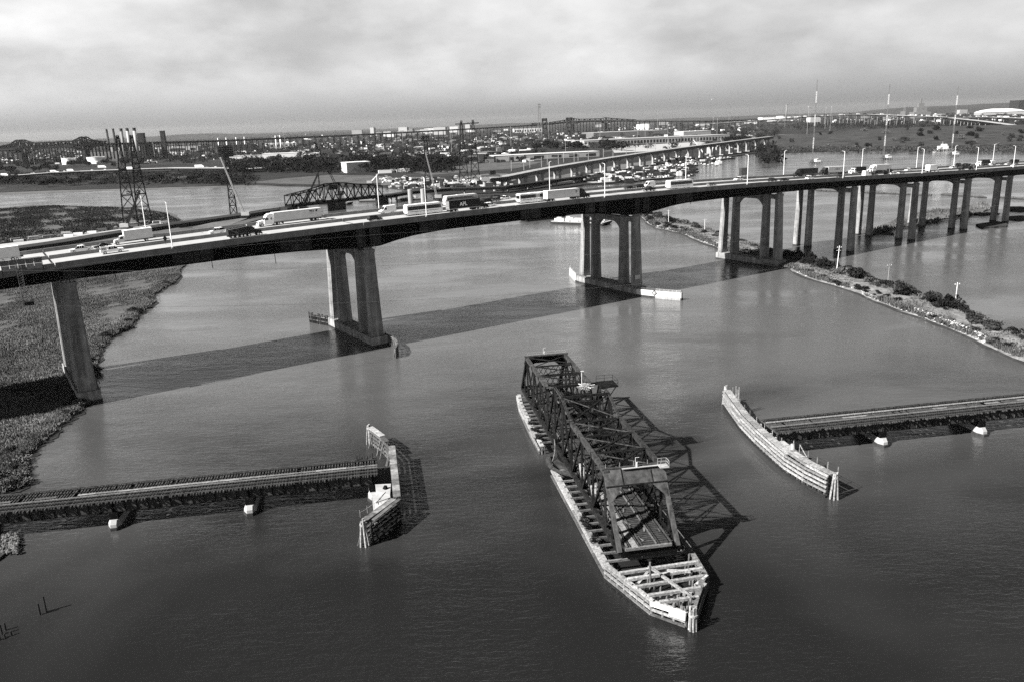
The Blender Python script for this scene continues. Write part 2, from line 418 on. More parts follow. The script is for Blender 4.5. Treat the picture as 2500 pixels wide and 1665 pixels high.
far_marsh = [(-640, 770)] + [G(x, y, .5) for x, y in [(0, 510), (130, 503), (290, 508), (400, 520), (440, 540), (420, 552), (0, 600), (-80, 610)]]
t_ = tufts('marsh_grass', far_marsh, 26000, .4, 1.0, M_REED_D, .5, 4, None, 0, 3, .7)
tag(t_, 'dark marsh grass on the low island behind the bridge', 'grass')

# causeway of the old railway on the right, running under the highway bridge
cw_near = [(1560, 524), (1575, 545), (1600, 560), (1660, 572), (1700, 590), (1745, 608), (1768, 620), (1850, 650), (1918, 655), (1960, 680), (2010, 694), (2080, 716), (2130, 738), (2180, 757), (2250, 782), (2310, 806), (2360, 826), (2400, 848), (2440, 866), (2500, 889), (2560, 915)]
cw_far = [(2560, 845), (2500, 826), (2420, 796), (2340, 762), (2270, 740), (2200, 712), (2130, 690), (2060, 668), (2000, 648), (1950, 640), (1880, 612), (1800, 585), (1740, 566), (1690, 552), (1640, 540), (1600, 528), (1575, 518)]
CN = smooth_px(cw_near, 4, .7, 0, 21); CF = smooth_px(cw_far, 4, .6, 0, 22)
CW = CN + CF
cwb = MB()
ctr = [sum(p[k] for p in CW) / len(CW) for k in (0, 1)]
NA = 60
def resample(pl, n):
    P = np.array(pl); d = np.r_[0, np.cumsum(np.hypot(*np.diff(P, axis=0).T))]; t = np.linspace(0, d[-1], n)
    return np.c_[np.interp(t, d, P[:, 0]), np.interp(t, d, P[:, 1])]
A_, B_ = resample(CN, NA), resample(CF[::-1], NA); rr = np.random.default_rng(5)
prof = [(.012, .2), (.05, .42), (.14, 1.0), (.26, 1.5), (.42, 1.75), (.6, 1.8), (.78, 1.6), (.92, .9), (.99, .1), (1.02, -.8)]
for a, b in zip(A_, B_):
    for t, z in prof:
        q = a + (b - a) * t; cwb.v.append((q[0], q[1], z + (rr.normal(0, .12) if z > 0 else 0)))
npf = len(prof)
for i in range(NA - 1):
    for j in range(npf - 1): cwb.f.append((i * npf + j, i * npf + j + 1, (i + 1) * npf + j + 1, (i + 1) * npf + j))
cwb.build('causeway', mat('dry causeway soil', .15, .6, .22, .95, .6), None, 'structure')
wb_ = MB()
for a, b in zip(A_, B_):
    for t, z in ((-.04, -.8), (-.012, .12), (.03, .45), (.06, .40)):
        q = a + (b - a) * t; wb_.v.append((q[0] + rr.normal(0, .12), q[1] + rr.normal(0, .12), z))
for i in range(NA - 1):
    for j in range(3): wb_.f.append((i * 4 + j, i * 4 + j + 1, (i + 1) * 4 + j + 1, (i + 1) * 4 + j))
wb_.build('wet_bank', mat('dark wet bank', .028, .4, .5, .6, .4), None, 'structure')
def cw_pt(i, t):
    k = max(0, min(NA - 1.001, i)); j = int(k); fr = k - j
    a = A_[j] * (1 - fr) + A_[j + 1] * fr; b = B_[j] * (1 - fr) + B_[j + 1] * fr; q = a + (b - a) * t
    return q[0], q[1], float(np.interp(t, [p[0] for p in prof], [p[1] for p in prof]))
# riprap along the water and grass on the berm
def blobs(name, pts, m, seed):
    rr = random.Random(seed); mb = MB()
    for x, y, z, r in pts:
        vs = [(x + r * rr.uniform(.6, 1.2), y, z), (x - r * rr.uniform(.6, 1.2), y, z), (x, y + r * rr.uniform(.6, 1.2), z), (x, y - r * rr.uniform(.6, 1.2), z), (x + rr.uniform(-.3, .3) * r, y + rr.uniform(-.3, .3) * r, z + r * rr.uniform(.5, .9)), (x, y, z - r * .5)]
        mb.add(vs, [(0, 2, 4), (2, 1, 4), (1, 3, 4), (3, 0, 4), (2, 0, 5), (1, 2, 5), (3, 1, 5), (0, 3, 5)])
    return mb.build(name, m, None, 'stuff')
rp = []
for _ in range(3600):
    i = R.uniform(0, NA - 1); w = 1.0 if 24 < i < 28 or 49 < i < 55 else .10
    if R.random() > w: continue
    t = R.uniform(.06, .26 if (48 < i < 55 or 24 < i < 28) else .16); x, y, z = cw_pt(i, t); rp.append((x, y, z + .1, R.uniform(.25, .65)))
tag(blobs('riprap', rp, M_ROCK, 8), 'pale broken rock along the causeway waterline', 'rocks')
rp = []
for _ in range(420):
    x, y = G(R.uniform(-20, 46), R.uniform(1300, 1350), .4); rp.append((x, y, R.uniform(.3, .7), R.uniform(.15, .5)))
tag(blobs('shore_rocks', rp, M_TIMBER_M, 9), 'wet rocks heaped on the shore below the left trestle', 'rocks')
g_poly = [tuple(cw_pt(i, t)[:2]) for i in range(0, NA, 3) for t in (.06,)] + [tuple(cw_pt(i, .30)[:2]) for i in range(NA - 1, -1, -3)]
tag(tufts('bank_grass', g_poly, 6500, .4, 1.1, mat('bank grass', .08, .5, .3, .9), 1.0, 14, None, 0, 2, .4), 'tufted grass on the near slope of the causeway', 'grass')
g_poly = [tuple(cw_pt(i, .26)[:2]) for i in range(0, NA, 3)] + [tuple(cw_pt(i, .68)[:2]) for i in range(NA - 1, -1, -3)]
tag(tufts('bank_weeds', g_poly, 2600, .2, .6, mat('path weeds', .10, .6, .3, .9), 1.7, 16, None, 0, 2, .35), 'low weeds along the bare path on top of the causeway', 'weeds')
g_poly = [tuple(cw_pt(i, .66)[:2]) for i in range(0, NA, 3)] + [tuple(cw_pt(i, .97)[:2]) for i in range(NA - 1, -1, -3)]
tag(tufts('bank_grass', g_poly, 6500, .5, 1.4, mat('far bank grass', .11, .5, .3, .9), .9, 15, None, 0, 2, .4), 'tall pale grass along the far edge of the causeway', 'grass')

# low mud islands and rubble strips in the right-hand reach
def island(nm, px, z, m, lab=None):
    return sheet(nm, smooth_px(px, 4, .6, 0, len(px)), z, m, 1.0)
isl = [(2102, 566), (2140, 556), (2185, 542), (2240, 524), (2330, 512), (2360, 506), (2400, 500), (2420, 508), (2400, 520), (2330, 532), (2260, 546), (2190, 557), (2135, 570)]
island('marsh_island', isl, .8, M_MARSH)
tag(tufts('island_grass', [G(x, y, .5) for x, y in isl], 3800, .8, 2.0, M_REED, .7, 18, None, 0, 2, .6), 'pale grass on the narrow island behind the right piers', 'grass')
island('marsh_island', [(2130, 569), (2180, 571), (2182, 575), (2140, 572)], .5, M_MARSH2)
island('marsh_island', [(2382, 552), (2430, 544), (2460, 548), (2455, 556), (2400, 560)], .9, M_MARSH2)
island('marsh_island', [(2378, 526), (2410, 521), (2440, 524), (2400, 528)], .6, M_MARSH2)
island('marsh_island', [(2455, 508), (2490, 508), (2530, 514), (2490, 518), (2450, 514)], .9, M_MARSH2)
island('marsh_island', [(2450, 533), (2490, 530), (2530, 533), (2490, 540), (2455, 537)], .8, M_MARSH2)
for k, (a, b) in enumerate((((1990, 466), (2272, 478)), ((2300, 476), (2402, 483)), ((2440, 483), (2520, 488)))):
    pa, pb = G(*a), G(*b); n = 40 if k == 0 else 18; pts = []
    for i in range(n * 6):
        t = R.random(); pts.append((pa[0] + (pb[0] - pa[0]) * t, pa[1] + (pb[1] - pa[1]) * t + R.uniform(-2.2, 2.2), .3, R.uniform(.9, 1.7)))
    o = blobs('rubble_breakwater', pts, mat('dark rubble', .07, .5, .4, .9), 30 + k)
    tag(o, ['long dark rubble breakwater low in the water behind the right piers', 'short dark rubble breakwater right of the gap', 'dark rubble breakwater at the right edge'][k], 'breakwater')

# mound on the right bank and the far ridges
def heights(name, x0, x1, y0, y1, nx, ny, fn, m, kind='structure'):
    vs, fs = [], []
    for j in range(ny):
        for i in range(nx):
            x = x0 + (x1 - x0) * i / (nx - 1); y = y0 + (y1 - y0) * j / (ny - 1); vs.append((x, y, fn(x, y)))
    for j in range(ny - 1):
        for i in range(nx - 1): fs.append((j * nx + i, j * nx + i + 1, (j + 1) * nx + i + 1, (j + 1) * nx + i))
    mb = MB(); mb.v = vs; mb.f = fs; return mb.build(name, m, None, kind, True)
def sm(a, b, x): t = max(0, min(1, (x - a) / (b - a))); return t * t * (3 - 2 * t)
def mound_z(x, y):
    f = sm(1400, 1780, y) * (1 - sm(1950, 2250, y)) * sm(520, 900, x + (y - 1500) * .1) * (1 - .35 * sm(1500, 2000, x))
    return 1.1 + 21 * f + 1.5 * math.sin(x * .013 + y * .01) * f
heights('hill', 480, 2300, 1400, 2300, 60, 30, lambda x, y: mound_z(x, y) - (1.5 if x in (480, 2300) or y in (1400, 2300) else 0), M_HILL)
def ridge_z(x, y, base, top, seed):
    v = .5 + .25 * math.sin(x * .00037 + seed) + .16 * math.sin(x * .0011 + seed * 2) + .06 * math.sin(x * .0043 + seed * 3) + .03 * math.sin(x * .013 + seed)
    return base + top * v
for k, (yy, x0, x1, top, ph) in enumerate(((9500, -9000, -2600, 98, 2.0), (12500, -4000, 6500, 60, .6), (9000, 3700, 9500, 130, 4.4))):
    heights('ridge', x0, x1, yy, yy + 1500, 160, 6, lambda x, y, a=x0, b=x1, c=yy, t=top, p=ph: -5 + ridge_z(x, y, 0, t, p) * sm(c, c + 500, y) * sm(a, a + 1500, x) * (1 - sm(b - 1500, b, x)), M_RIDGE)
# ---------------------------------------------------------------- highway bridge (local x along it, y away from the camera)
HO = (-45.075, 246.815); HA = math.radians(33.73)
HU = (math.cos(HA), math.sin(HA))
def HW(s, y): return (HO[0] + s * HU[0] - y * HU[1], HO[1] + s * HU[1] + y * HU[0])
ZS = [-200, -150, -95, -50, 0, 57, 100, 150, 186, 246, 312, 369, 425, 486, 600, 760]
ZZ = [32.6, 34.9, 37.2, 38.75, 39.75, 40.2, 40.2, 39.85, 39.25, 37.6, 35.55, 33.85, 32.5, 31.0, 28.2, 24.0]
def ptop(s): return sum(lerp_tab(s + d, ZS, ZZ) for d in (-24, -12, 0, 12, 24)) / 5
def road_z(s): return ptop(s) - 1.05
BS = [-200, -150, -83, -35, -21, -8, 0, 6.5, 13.7, 20, 31, 58, 86, 97, 105, 112, 120, 127, 135, 143, 168, 196, 204, 225, 277, 325, 432, 600, 760]
BZ = [28.0, 30.4, 32.7, 33.2, 33.0, 32.3, 31.6, 31.6, 33.0, 33.8, 34.4, 34.5, 34.4, 33.8, 32.9, 31.7, 31.7, 32.3, 33.3, 33.9, 34.0, 33.6, 33.6, 33.3, 31.9, 30.3, 27, 22.6, 18.5]
def gbot(s): return lerp_tab(s, BS, BZ)
YN, YF = .4, 34.2
S0, S1 = -190, 700
hwy = thing('highway_bridge', 'long dark steel girder highway bridge on tall concrete piers across the picture', 'bridge', (HO[0], HO[1], 0), HA)
ss = [S0 + k * 5 for k in range(int((S1 - S0) / 5) + 1)]
def ribbon(name, m, y0, y1, za, zb, s_list=ss, parent=hwy, kind=None):
    """a long bar of rectangular section following the bridge profile; za, zb give bottom and top"""
    return MB().rings([[(s, y0, za(s)), (s, y1, za(s)), (s, y1, zb(s)), (s, y0, zb(s))] for s in s_list]).build(name, m, parent, kind)
ribbon('deck_slab', M_CONC, YN + .02, YF - .02, lambda s: road_z(s) - .75, lambda s: road_z(s) - .02)
ribbon('carriageway', M_ROAD, 1.0, 16.7, lambda s: road_z(s) - .1, lambda s: road_z(s) + .0)
ribbon('carriageway', M_ROAD, 17.6, 33.6, lambda s: road_z(s) - .1, lambda s: road_z(s) + .0)
M_PAR = mat('parapet concrete', .25, .16, .3, .9, .15, streak=.25)
joints = [-190, -83.5, 1, 58, 114, 201, 259.5, 314, 367, 415, 469, 523, 577, 640, 700]
for a, b in zip(joints, joints[1:]):
    n = max(2, int((b - a) / 8)); sl = [a + .12 + (b - a - .24) * k / n for k in range(n + 1)]
    ribbon('parapet', M_PAR, YN, YN + .45, lambda s: road_z(s) - .8, lambda s: ptop(s), sl)
    ribbon('parapet', M_PAR, YF - .45, YF, lambda s: road_z(s) - .8, lambda s: ptop(s), sl)
    ribbon('median_barrier', M_PAR, 16.9, 17.4, lambda s: road_z(s) - .05, lambda s: ptop(s) - .05, sl)
    g = MB().rings([[(s, y0, road_z(s) + .004), (s, y0 + .15, road_z(s) + .004), (s, y0 + .15, road_z(s) + .012), (s, y0, road_z(s) + .012)] for s in sl for y0 in (4.3,)])
    g.build('edge_line', M_WHITE, hwy)
for j in joints[1:-1]:
    MB().box(j, (YN + YF) / 2, road_z(j) + .01, .5, YF - YN - 1.2, .03).build('expansion_joint', M_DGREY, hwy)
ln = MB()
for y in (7.9, 11.5, 21.6, 25.2):
    for k in range(0, 73): s = S0 + 6 + k * 12.2; ln.box(s, y, road_z(s) + .008, 3, .13, .008)
ln.build('lane_dashes', M_WHITE, hwy, 'stuff')
# girders, one mesh per line and span
for a, b in zip(joints, joints[1:]):
    n = max(3, int((b - a) / 3)); sl = [a + .1 + (b - a - .2) * k / n for k in range(n + 1)]
    for y in (3.0, 9.4, 25.4, 31.8):
        MB().rings([[(s, y - .25, gbot(s)), (s, y + .25, gbot(s)), (s, y + .25, road_z(s) - .74), (s, y - .25, road_z(s) - .74)] for s in sl]).build('girder', M_STEEL, hwy)
        MB().rings([[(s, y - .55, gbot(s) - .12), (s, y + .55, gbot(s) - .12), (s, y + .55, gbot(s) - .003), (s, y - .55, gbot(s) - .003)] for s in sl]).build('bottom_flange', M_STEEL, hwy)
    k = a + 3
    fb = MB()
    while k < b - 2:
        z0 = gbot(k) + .4; fb.bar((k, 3.3, z0 + .5), (k, 31.5, z0 + .5), .35, .9); k += 7.8
    fb.build('floor_beams', M_STEEL, hwy, 'stuff')
    k = a + 2.0
    while k < b - 1:                                            # stiffeners on the near girder
        z0, z1 = gbot(k) + .02, road_z(k) - .76
        MB().span(k - .07, k + .07, 2.55, 2.747, z0, z1).build('stiffener', M_STEEL, hwy); k += 5.2
# paler containment panels on the near girder
for x0, x1 in ((419, 520), (682, 759), (868, 890), (900, 927), (1022, 1088), (1267, 1318), (1427, 1450), (1460, 1478), (1547, 1560), (1568, 1583), (1648, 1689), (150, 205), (1898, 1904), (1918, 1925)):
    def s_of(x, y=3.0, z=35.5):
        lo, hi = -200, 700
        for _ in range(40):
            m_ = (lo + hi) / 2; p = HW(m_, y)
            if pix((p[0], p[1], z))[0] < x: lo = m_
            else: hi = m_
        return lo
    a, b = s_of(x0), s_of(x1); k = a; n = max(1, round((b - a) / 3.4)); st = (b - a) / n
    for i in range(n):
        s0, s1 = a + i * st + .06, a + (i + 1) * st - .06; zb = max(gbot(s0), gbot(s1)) + .25
        for zz0, zz1 in ((zb, (zb + road_z(s0) - 1.0) / 2 - .05), ((zb + road_z(s0) - 1.0) / 2 + .05, road_z(s0) - 1.0)):
            MB().span(s0, s1, 2.40, 2.52, zz0, zz1).build('girder_panel', M_STEEL_P, hwy)
for s, ln_ in ((-45, 2.2), (-70, 1.4), (-27, 3.0), (38, 1.2), (146, 1.0)):
    MB().tube((s, 2.4, gbot(s) + .2), (s + .1, 2.4, gbot(s) - ln_), .09).build('drain_pipe', M_STEEL, hwy)
# piers
COLS = (2.8, 9.5, 27.0, 33.6)
def pier(s, main):
    base = thing_part('pier', hwy)
    zt = gbot(s) - .75
    wb, wt, yb, yt = (4.6, 3.5, 2.7, 2.4) if main else (3.8, 3.2, 2.7, 2.4)
    z0 = 3.1 if main else -1.5
    for k, y in enumerate(COLS):
        out = -.9 if k in (0,) else (.9 if k == 3 else 0)
        out = out if main else out * .4
        ring = lambda z, w, d, cy: [(s - w / 2 + .5, cy - d / 2, z), (s + w / 2 - .5, cy - d / 2, z), (s + w / 2, cy - d / 2 + .5, z), (s + w / 2, cy + d / 2 - .5, z), (s + w / 2 - .5, cy + d / 2, z), (s - w / 2 + .5, cy + d / 2, z), (s - w / 2, cy + d / 2 - .5, z), (s - w / 2, cy - d / 2 + .5, z)]
        MB().rings([ring(z0, wb, yb, y + out), ring(zt - 1.0, wt, yt, y), ring(zt - .98, wt + .3, yt + .3, y), ring(zt, wt + .3, yt + .3, y)]).build('column', M_CONC, base)
        if not main: MB().rings([ring(-1.2, wb + .12, yb + .12, y + out), ring(.9, wb + .1, yb + .1, y + out)]).build('tide_stain', M_CONC_D, base)
        bb = MB()
        for dx in (-.9, 0, .9): bb.box(s + dx, y, zt + .32, .6, 1.4, .62)
        bb.build('bearing', M_CONC_L, base)
        if main and k == 0:
            rl = MB()
            for zz in (.5, 1.0): rl.bar((s - 1.9, y - 1.6, zt + zz), (s + 1.9, y - 1.6, zt + zz), .05); rl.bar((s + 1.9, y - 1.6, zt + zz), (s + 1.9, y + 1.6, zt + zz), .05)
            for dx in (-1.9, -.6, .6, 1.9): rl.bar((s + dx, y - 1.6, zt), (s + dx, y - 1.6, zt + 1.05), .06)
            rl.build('cap_railing', M_LGREY, base)
    def strut(ya, yb_, dep, arch):
        pts = []; n = 14; w = wt - .9
        for i in range(n + 1):
            t = i / n; e = abs(2 * t - 1); yy = ya + (yb_ - ya) * t
            pts.append((yy, zt - dep - arch * max(0, (e - .45) / .55) ** 2))
        rs = [[(s - w / 2, yy, zb), (s + w / 2, yy, zb), (s + w / 2, yy, zt - .45), (s - w / 2, yy, zt - .45)] for yy, zb in pts]
        MB().rings(rs).build('cap_beam', M_CONC, base)
    strut(COLS[1] + .9, COLS[2] - .9, 2.6 if main else 1.2, 3.4 if main else 1.7)
    strut(COLS[0] + .9, COLS[1] - .9, 2.2, .3); strut(COLS[2] + .9, COLS[3] - .9, 2.2, .3)
    if main:
        w = 5.6
        MB().box(s, 17.7, 1.9, w, 36.8, 2.5).build('footing', M_CONC, base)
        MB().box(s, 17.7, .0, w + .25, 37.1, 1.3).build('footing_base', M_CONC_D, base)
        rl = MB()
        for sx in (-1, 1):
            for zz in (.5, 1.0): rl.bar((s + sx * 2.6, .4, 3.15 + zz), (s + sx * 2.6, 34.6, 3.15 + zz), .05)
            for k in range(18): rl.bar((s + sx * 2.6, .4 + k * 2.01, 3.15), (s + sx * 2.6, .4 + k * 2.01, 4.15), .06)
        rl.build('footing_railing', M_DGREY, base)
def thing_part(name, parent):
    o = bpy.data.objects.new(name, None); COL.objects.link(o); o.parent = parent; o.empty_display_size = .2; return o
for s in (-81.2, 2.8, 116.2, 203.0): pier(s, True)
for s in (259.7, 314, 367.5, 415, 469, 523, 577, 631): pier(s, False)
# sign boards on the second river pier
s = 116.2
MB().box(s - .9, .45, 7.2, 2.6, .12, 1.7).build('pier_sign', M_WHITE2, hwy)
# concrete fender wall of the channel pier (right) with its diamond board
fw = thing('pier_fender_wall', 'white railed concrete fender wall with a diamond board around the second river pier', 'fender wall', (HO[0], HO[1], 0), HA)
pl = [(s - 3.1, 40.0), (s - 3.6, 33), (s - 3.2, 26), (s - 3.2, 10), (s - 3.2, -1.0), (s - .5, -3.4), (s + 6.0, -8.6), (s + 7.0, -8.2)]
pl = [(s + 5.8, 52.3), (s + 1.6, 45), (s - 2.2, 37.8), (s - 3.15, 33), (s - 3.15, 16), (s - 3.15, -1.5), (s - .2, -9.0), (s + 4.0, -18.3), (s + 5.0, -18.1)]
for i, (a, b) in enumerate(zip(pl, pl[1:])):
    bright = i in (0, 1, 6)  # sun and shade put into the materials: pale wings, darker front
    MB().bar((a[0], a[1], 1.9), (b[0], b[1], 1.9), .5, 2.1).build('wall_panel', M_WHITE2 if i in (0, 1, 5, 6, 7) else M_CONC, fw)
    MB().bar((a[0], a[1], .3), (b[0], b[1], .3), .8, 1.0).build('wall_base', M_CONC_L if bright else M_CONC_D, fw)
    L_ = math.hypot(b[0] - a[0], b[1] - a[1]); n = max(1, int(L_ / 1.6)); rl = MB()
    for zz in (3.35, 3.75): rl.bar((a[0], a[1], zz), (b[0], b[1], zz), .07)
    for k in range(n + 1): t = k / n; x, y = a[0] + (b[0] - a[0]) * t, a[1] + (b[1] - a[1]) * t; rl.bar((x, y, 2.9), (x, y, 3.8), .08)
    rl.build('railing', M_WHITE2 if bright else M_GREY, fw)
    for k in range(n):
        if R.random() < .35 and i in (5, 6):
            t = (k + .5) / n; x, y = a[0] + (b[0] - a[0]) * t, a[1] + (b[1] - a[1]) * t
            dx, dy = (b[0] - a[0]) / L_, (b[1] - a[1]) / L_
            MB().bar((x - dx * .2 - .29 * -dy * -1, y - dy * .2 - .29, 1.2), (x - dx * .2 - .29 * -dy * -1, y - dy * .2 - .29, 2.7), .4, .04).build('timber_patch', M_GREY, fw)
a, b = pl[5], pl[6]; t = .95; x, y = a[0] + (b[0] - a[0]) * t, a[1] + (b[1] - a[1]) * t
ang = math.atan2(b[1] - a[1], b[0] - a[0]); nx, ny = math.sin(ang), -math.cos(ang)
def diamond(r, off): return [(x + nx * off + math.cos(ang) * r * math.cos(q), y + ny * off + math.sin(ang) * r * math.cos(q), 2.1 + r * math.sin(q)) for q in (0, math.pi / 2, math.pi, 1.5 * math.pi)]
MB().rings([diamond(1.15, .30), diamond(1.15, .38)]).build('diamond_board', M_BLACK, fw)
MB().rings([diamond(.8, .40), diamond(.8, .44)]).build('diamond_centre', M_LGREY, fw)
# timber fenders of the first river pier
def rows_of_piles(name, label, pts, rz, n, ztop, m=M_TIMBER_M, wale=True, loc=(0, 0, 0)):
    t = thing(name, label, 'fender', (loc[0], loc[1], 0), rz); P = resample(pts, n)
    for i, (x, y) in enumerate(P):
        zt = ztop * R.uniform(.8, 1.08)
        MB().tube((x + R.uniform(-.2, .2), y + R.uniform(-.2, .2), -1.5), (x + R.uniform(-.25, .25), y + R.uniform(-.25, .25), zt), .24, .2, 7).build('pile', m, t)
        if i % 2 == 0: MB().tube((x + R.uniform(-.9, .9), y + R.uniform(.6, 1.4), -1.5), (x, y + .1, zt - .5), .15, .13, 6).build('brace_pile', m, t)
    if wale:
        for a, b in zip(P[:-1:3], list(P[3::3]) + [P[-1]]):
            for z in (ztop * .35, ztop * .75): MB().bar((a[0], a[1] - .2, z), (b[0], b[1] - .2, z), .28, .3).build('wale', M_TIMBER_M, t)
            MB().bar((a[0], a[1], ztop * .93), (b[0], b[1], ztop * .93), .7, .12).build('cap_plank', M_TIMBER_M, t)
    return t
rows_of_piles('timber_fender', 'dark broken timber fender at the far end of the first river pier', [(.2, 36.6), (-1.2, 41), (-3.1, 47.0)], HA, 24, 3.6, M_TIMBER_D, True, HO)
rows_of_piles('timber_fender', 'broken curved timber fender at the near end of the first river pier', [(5.7, 1.5), (5.9, -3.0), (5.2, -7.5), (3.2, -12.5), (.4, -16.5)], HA, 34, 3.4, M_TIMBER_M, True, HO)
# lamp posts
lamp = None
near_s = [-131, -55.2, 22.8, 98.2, 177.8, 245.7, 314, 369, 411.3, 470, 540]; far_s = [-132, -55.5, 22, 98, 176, 246, 313, 368, 410, 458, 520]
LM = thing('lamp_post', 'x', 'lamp post', group='lamp posts along the highway bridge')
MB().tube((0, 0, 0), (0, 0, 12.2), .14, .09, 8).build('pole', M_WHITE, LM)
MB().tube((0, 0, 12.1), (0, .8, 12.5), .07, .06, 6).build('arm', M_WHITE, LM)
MB().box(0, 1.1, 12.52, .3, .8, .16).build('luminaire', M_LGREY, LM)
MB().box(0, 0, .2, .5, .5, .4).build('base_plate', M_CONC_L, LM)
used = False
for k, s in enumerate(near_s):
    p = HW(s, .15); o = place(LM, used, (p[0], p[1], ptop(s) - .5), HA, 'white lamp post on the near parapet, %s from the left in the picture' % ordinal(k - 1) if k else 'white lamp post on the near parapet beyond the left edge'); used = True
for k, s in enumerate(far_s):
    p = HW(s, YF - .1); place(LM, used, (p[0], p[1], ptop(s) - .5), HA + math.pi, 'white lamp post on the far parapet, %s from the left in the picture' % ordinal(k - 1) if k else 'white lamp post on the far parapet beyond the left edge')
# hanging access scaffold at the left end
sf = thing('access_scaffold', 'mesh-clad access scaffold with ladder hanging from the bridge parapet at the left', 'scaffold', (HO[0], HO[1], 0), HA)
s0, s1 = -95.0, -86.2; z0 = ptop(-90)
for k in range(5):
    for j, (za, zb) in enumerate(((-1.7, -.6), (-.55, .75), (.8, 2.1))):
        a = s0 + (s1 - s0) * k / 5; b = s0 + (s1 - s0) * (k + 1) / 5 - .08
        MB().span(a, b, .05, .12, z0 + za, z0 + zb).build('mesh_panel', M_GREY if j == 0 else (M_LGREY if j == 1 and k != 2 else M_GREY), sf)
for sx in (0, 1): MB().bar((s0 + sx * (s1 - s0), .0, z0 - 1.9), (s0 + sx * (s1 - s0), .0, z0 + 2.3), .12).build('upright', M_DGREY, sf)
ld = MB()
for sx in (-92.0, -90.9): 
    for y in (-.15, -1.1): ld.bar((sx, y, z0 - 8.2), (sx, y, z0 + .6), .1)
for k in range(15): z = z0 - 8 + k * .6; ld.bar((-92, -.15, z), (-90.9, -.15, z), .06); ld.bar((-92, -1.1, z), (-90.9, -1.1, z + .5), .06)
ld.build('ladder_tower', M_LGREY, sf)
MB().box(-90.7, -.7, z0 - 8.9, 2.2, 1.4, .9).build('basket', M_DGREY, sf)
bk = MB()
for sx in (-91.7, -89.7): bk.bar((sx, -1.3, z0 - 8.5), (sx, -1.3, z0 - 7.0), .07); bk.bar((sx, -.1, z0 - 8.5), (sx, -.1, z0 - 7.0), .07)
for z in (7.7, 7.0): bk.bar((-91.7, -1.3, z0 - z), (-89.7, -1.3, z0 - z), .06); bk.bar((-89.7, -1.3, z0 - z), (-89.7, -.1, z0 - z), .06)
bk.build('basket_rail', M_LGREY, sf)
# small diamond road sign on the near carriageway, back of a sign board on the far side
def deck_s(px, y, dz=0.0):
    lo, hi = -195, 700
    for _ in range(42):
        m_ = (lo + hi) / 2; p = HW(m_, y)
        if pix((p[0], p[1], road_z(m_) + dz))[0] < px: lo = m_
        else: hi = m_
    return lo
s = deck_s(405, 14.5); p = HW(s, 14.5)
t = thing('road_sign', 'small dark diamond warning sign on a stand beside the median', 'sign', (p[0], p[1], road_z(s)), HA)
MB().bar((0, 0, 0), (0, 0, 1.2), .08).build('stand', M_DGREY, t)
MB().rings([[(.62 * math.cos(q), yy, 1.75 + .95 * math.sin(q)) for q in (0, math.pi / 2, math.pi, 1.5 * math.pi)] for yy in (-.02, .02)]).build('board', M_BLACK, t)
s = deck_s(1815, 33.2); p = HW(s, 33.9)
t = thing('sign_board', 'grey back of a large sign board on the far parapet', 'sign', (p[0], p[1], road_z(s)), HA)
MB().box(0, 0, 3.6, 6.4, .25, 3.6).build('board', M_GREY, t); MB().box(-2.0, -.2, 3.6, 2.0, .1, 3.4).build('board_face', M_LGREY, t)
for dx in (-2.4, 2.4): MB().bar((dx, .25, 0), (dx, .25, 5.2), .2).build('post', M_DGREY, t)
# power lines slung in front of the bridge
def wire(label, px, y):
    pts = []
    for x, yy in px:
        d = ray(x, yy); O2 = np.array(HO); n = np.array([HU[1], -HU[0]]); k = (-y + O2 @ n) / (d[:2] @ n); q = d * k; pts.append((q[0], q[1], q[2] + CAM_H))
    o = MB().path(pts, .035, 4).build('overhead_wire', M_LGREY, None); tag(o, label, 'wire', 'power lines crossing the river')
def curve_px(px, n=26):
    X = [p[0] for p in px]; Y = [p[1] for p in px]; c = np.polyfit(X, Y, 3); xs = np.linspace(min(X), max(X), n); return [(x, float(np.polyval(c, x))) for x in xs]
wire('uppermost thin power line running across the girders of the highway bridge', curve_px([(122, 657), (350, 630), (700, 570 + 20), (1060, 561), (1436, 541), (1768, 513), (2048, 481), (2263, 447), (2500, 405)]), -13)
wire('middle thin power line passing in front of the bridge piers', curve_px([(0, 662), (500, 659), (700, 656.5), (1060, 645.7), (1360, 629), (1584, 610), (1691, 600), (1960, 572), (2500, 492)]), -13)
wire('lowest thin power line passing over the water in front of the piers', curve_px([(0, 746), (500, 748), (700, 744), (1060, 732), (1436, 705), (1757, 672), (1950, 650)]), -13)
# ---------------------------------------------------------------- old railway swing bridge, trestles and fenders (local x along the railway)
RC = (13.3, 149.1); RA = math.radians(9.4)
def RW(x, y): return (RC[0] + x * math.cos(RA) - y * math.sin(RA), RC[1] + x * math.sin(RA) + y * math.cos(RA))
sw = thing('swing_bridge', 'rusted steel truss railway swing bridge turned open along the river', 'swing bridge', (RC[0], RC[1], 0), RA)
ZB, ZT, ZP, TX = 4.3, 14.2, 16.7, 4.65
def laced(name, p, q, w, d, m=M_RUST, par=sw, pitch=1.0, up=(1, 0, 0), t=.14):
    """built-up member: two channels joined by zigzag lacing"""
    p, q = Vector(p), Vector(q); ax = (q - p).normalized(); a = ax.cross(Vector(up)).normalized(); mb = MB()
    o = a * (w / 2 - t / 2)
    mb.bar(p - o, q - o, t, d, up=a); mb.bar(p + o, q + o, t, d, up=a)
    n = max(2, int((q - p).length / pitch)); sgn = 1; f = ax.cross(a).normalized() * (d / 2 - .03)
    for k in range(n):
        for ff in (f, -f):
            mb.bar(p + ax * ((q - p).length * k / n) - o * sgn + ff, p + ax * ((q - p).length * (k + 1) / n) + o * sgn + ff, .09, .03, up=ff)
        sgn = -sgn
    return mb.build(name, m, par)
nodes = [-40.2, -32.5, -25.2, -17.9, -10.5]
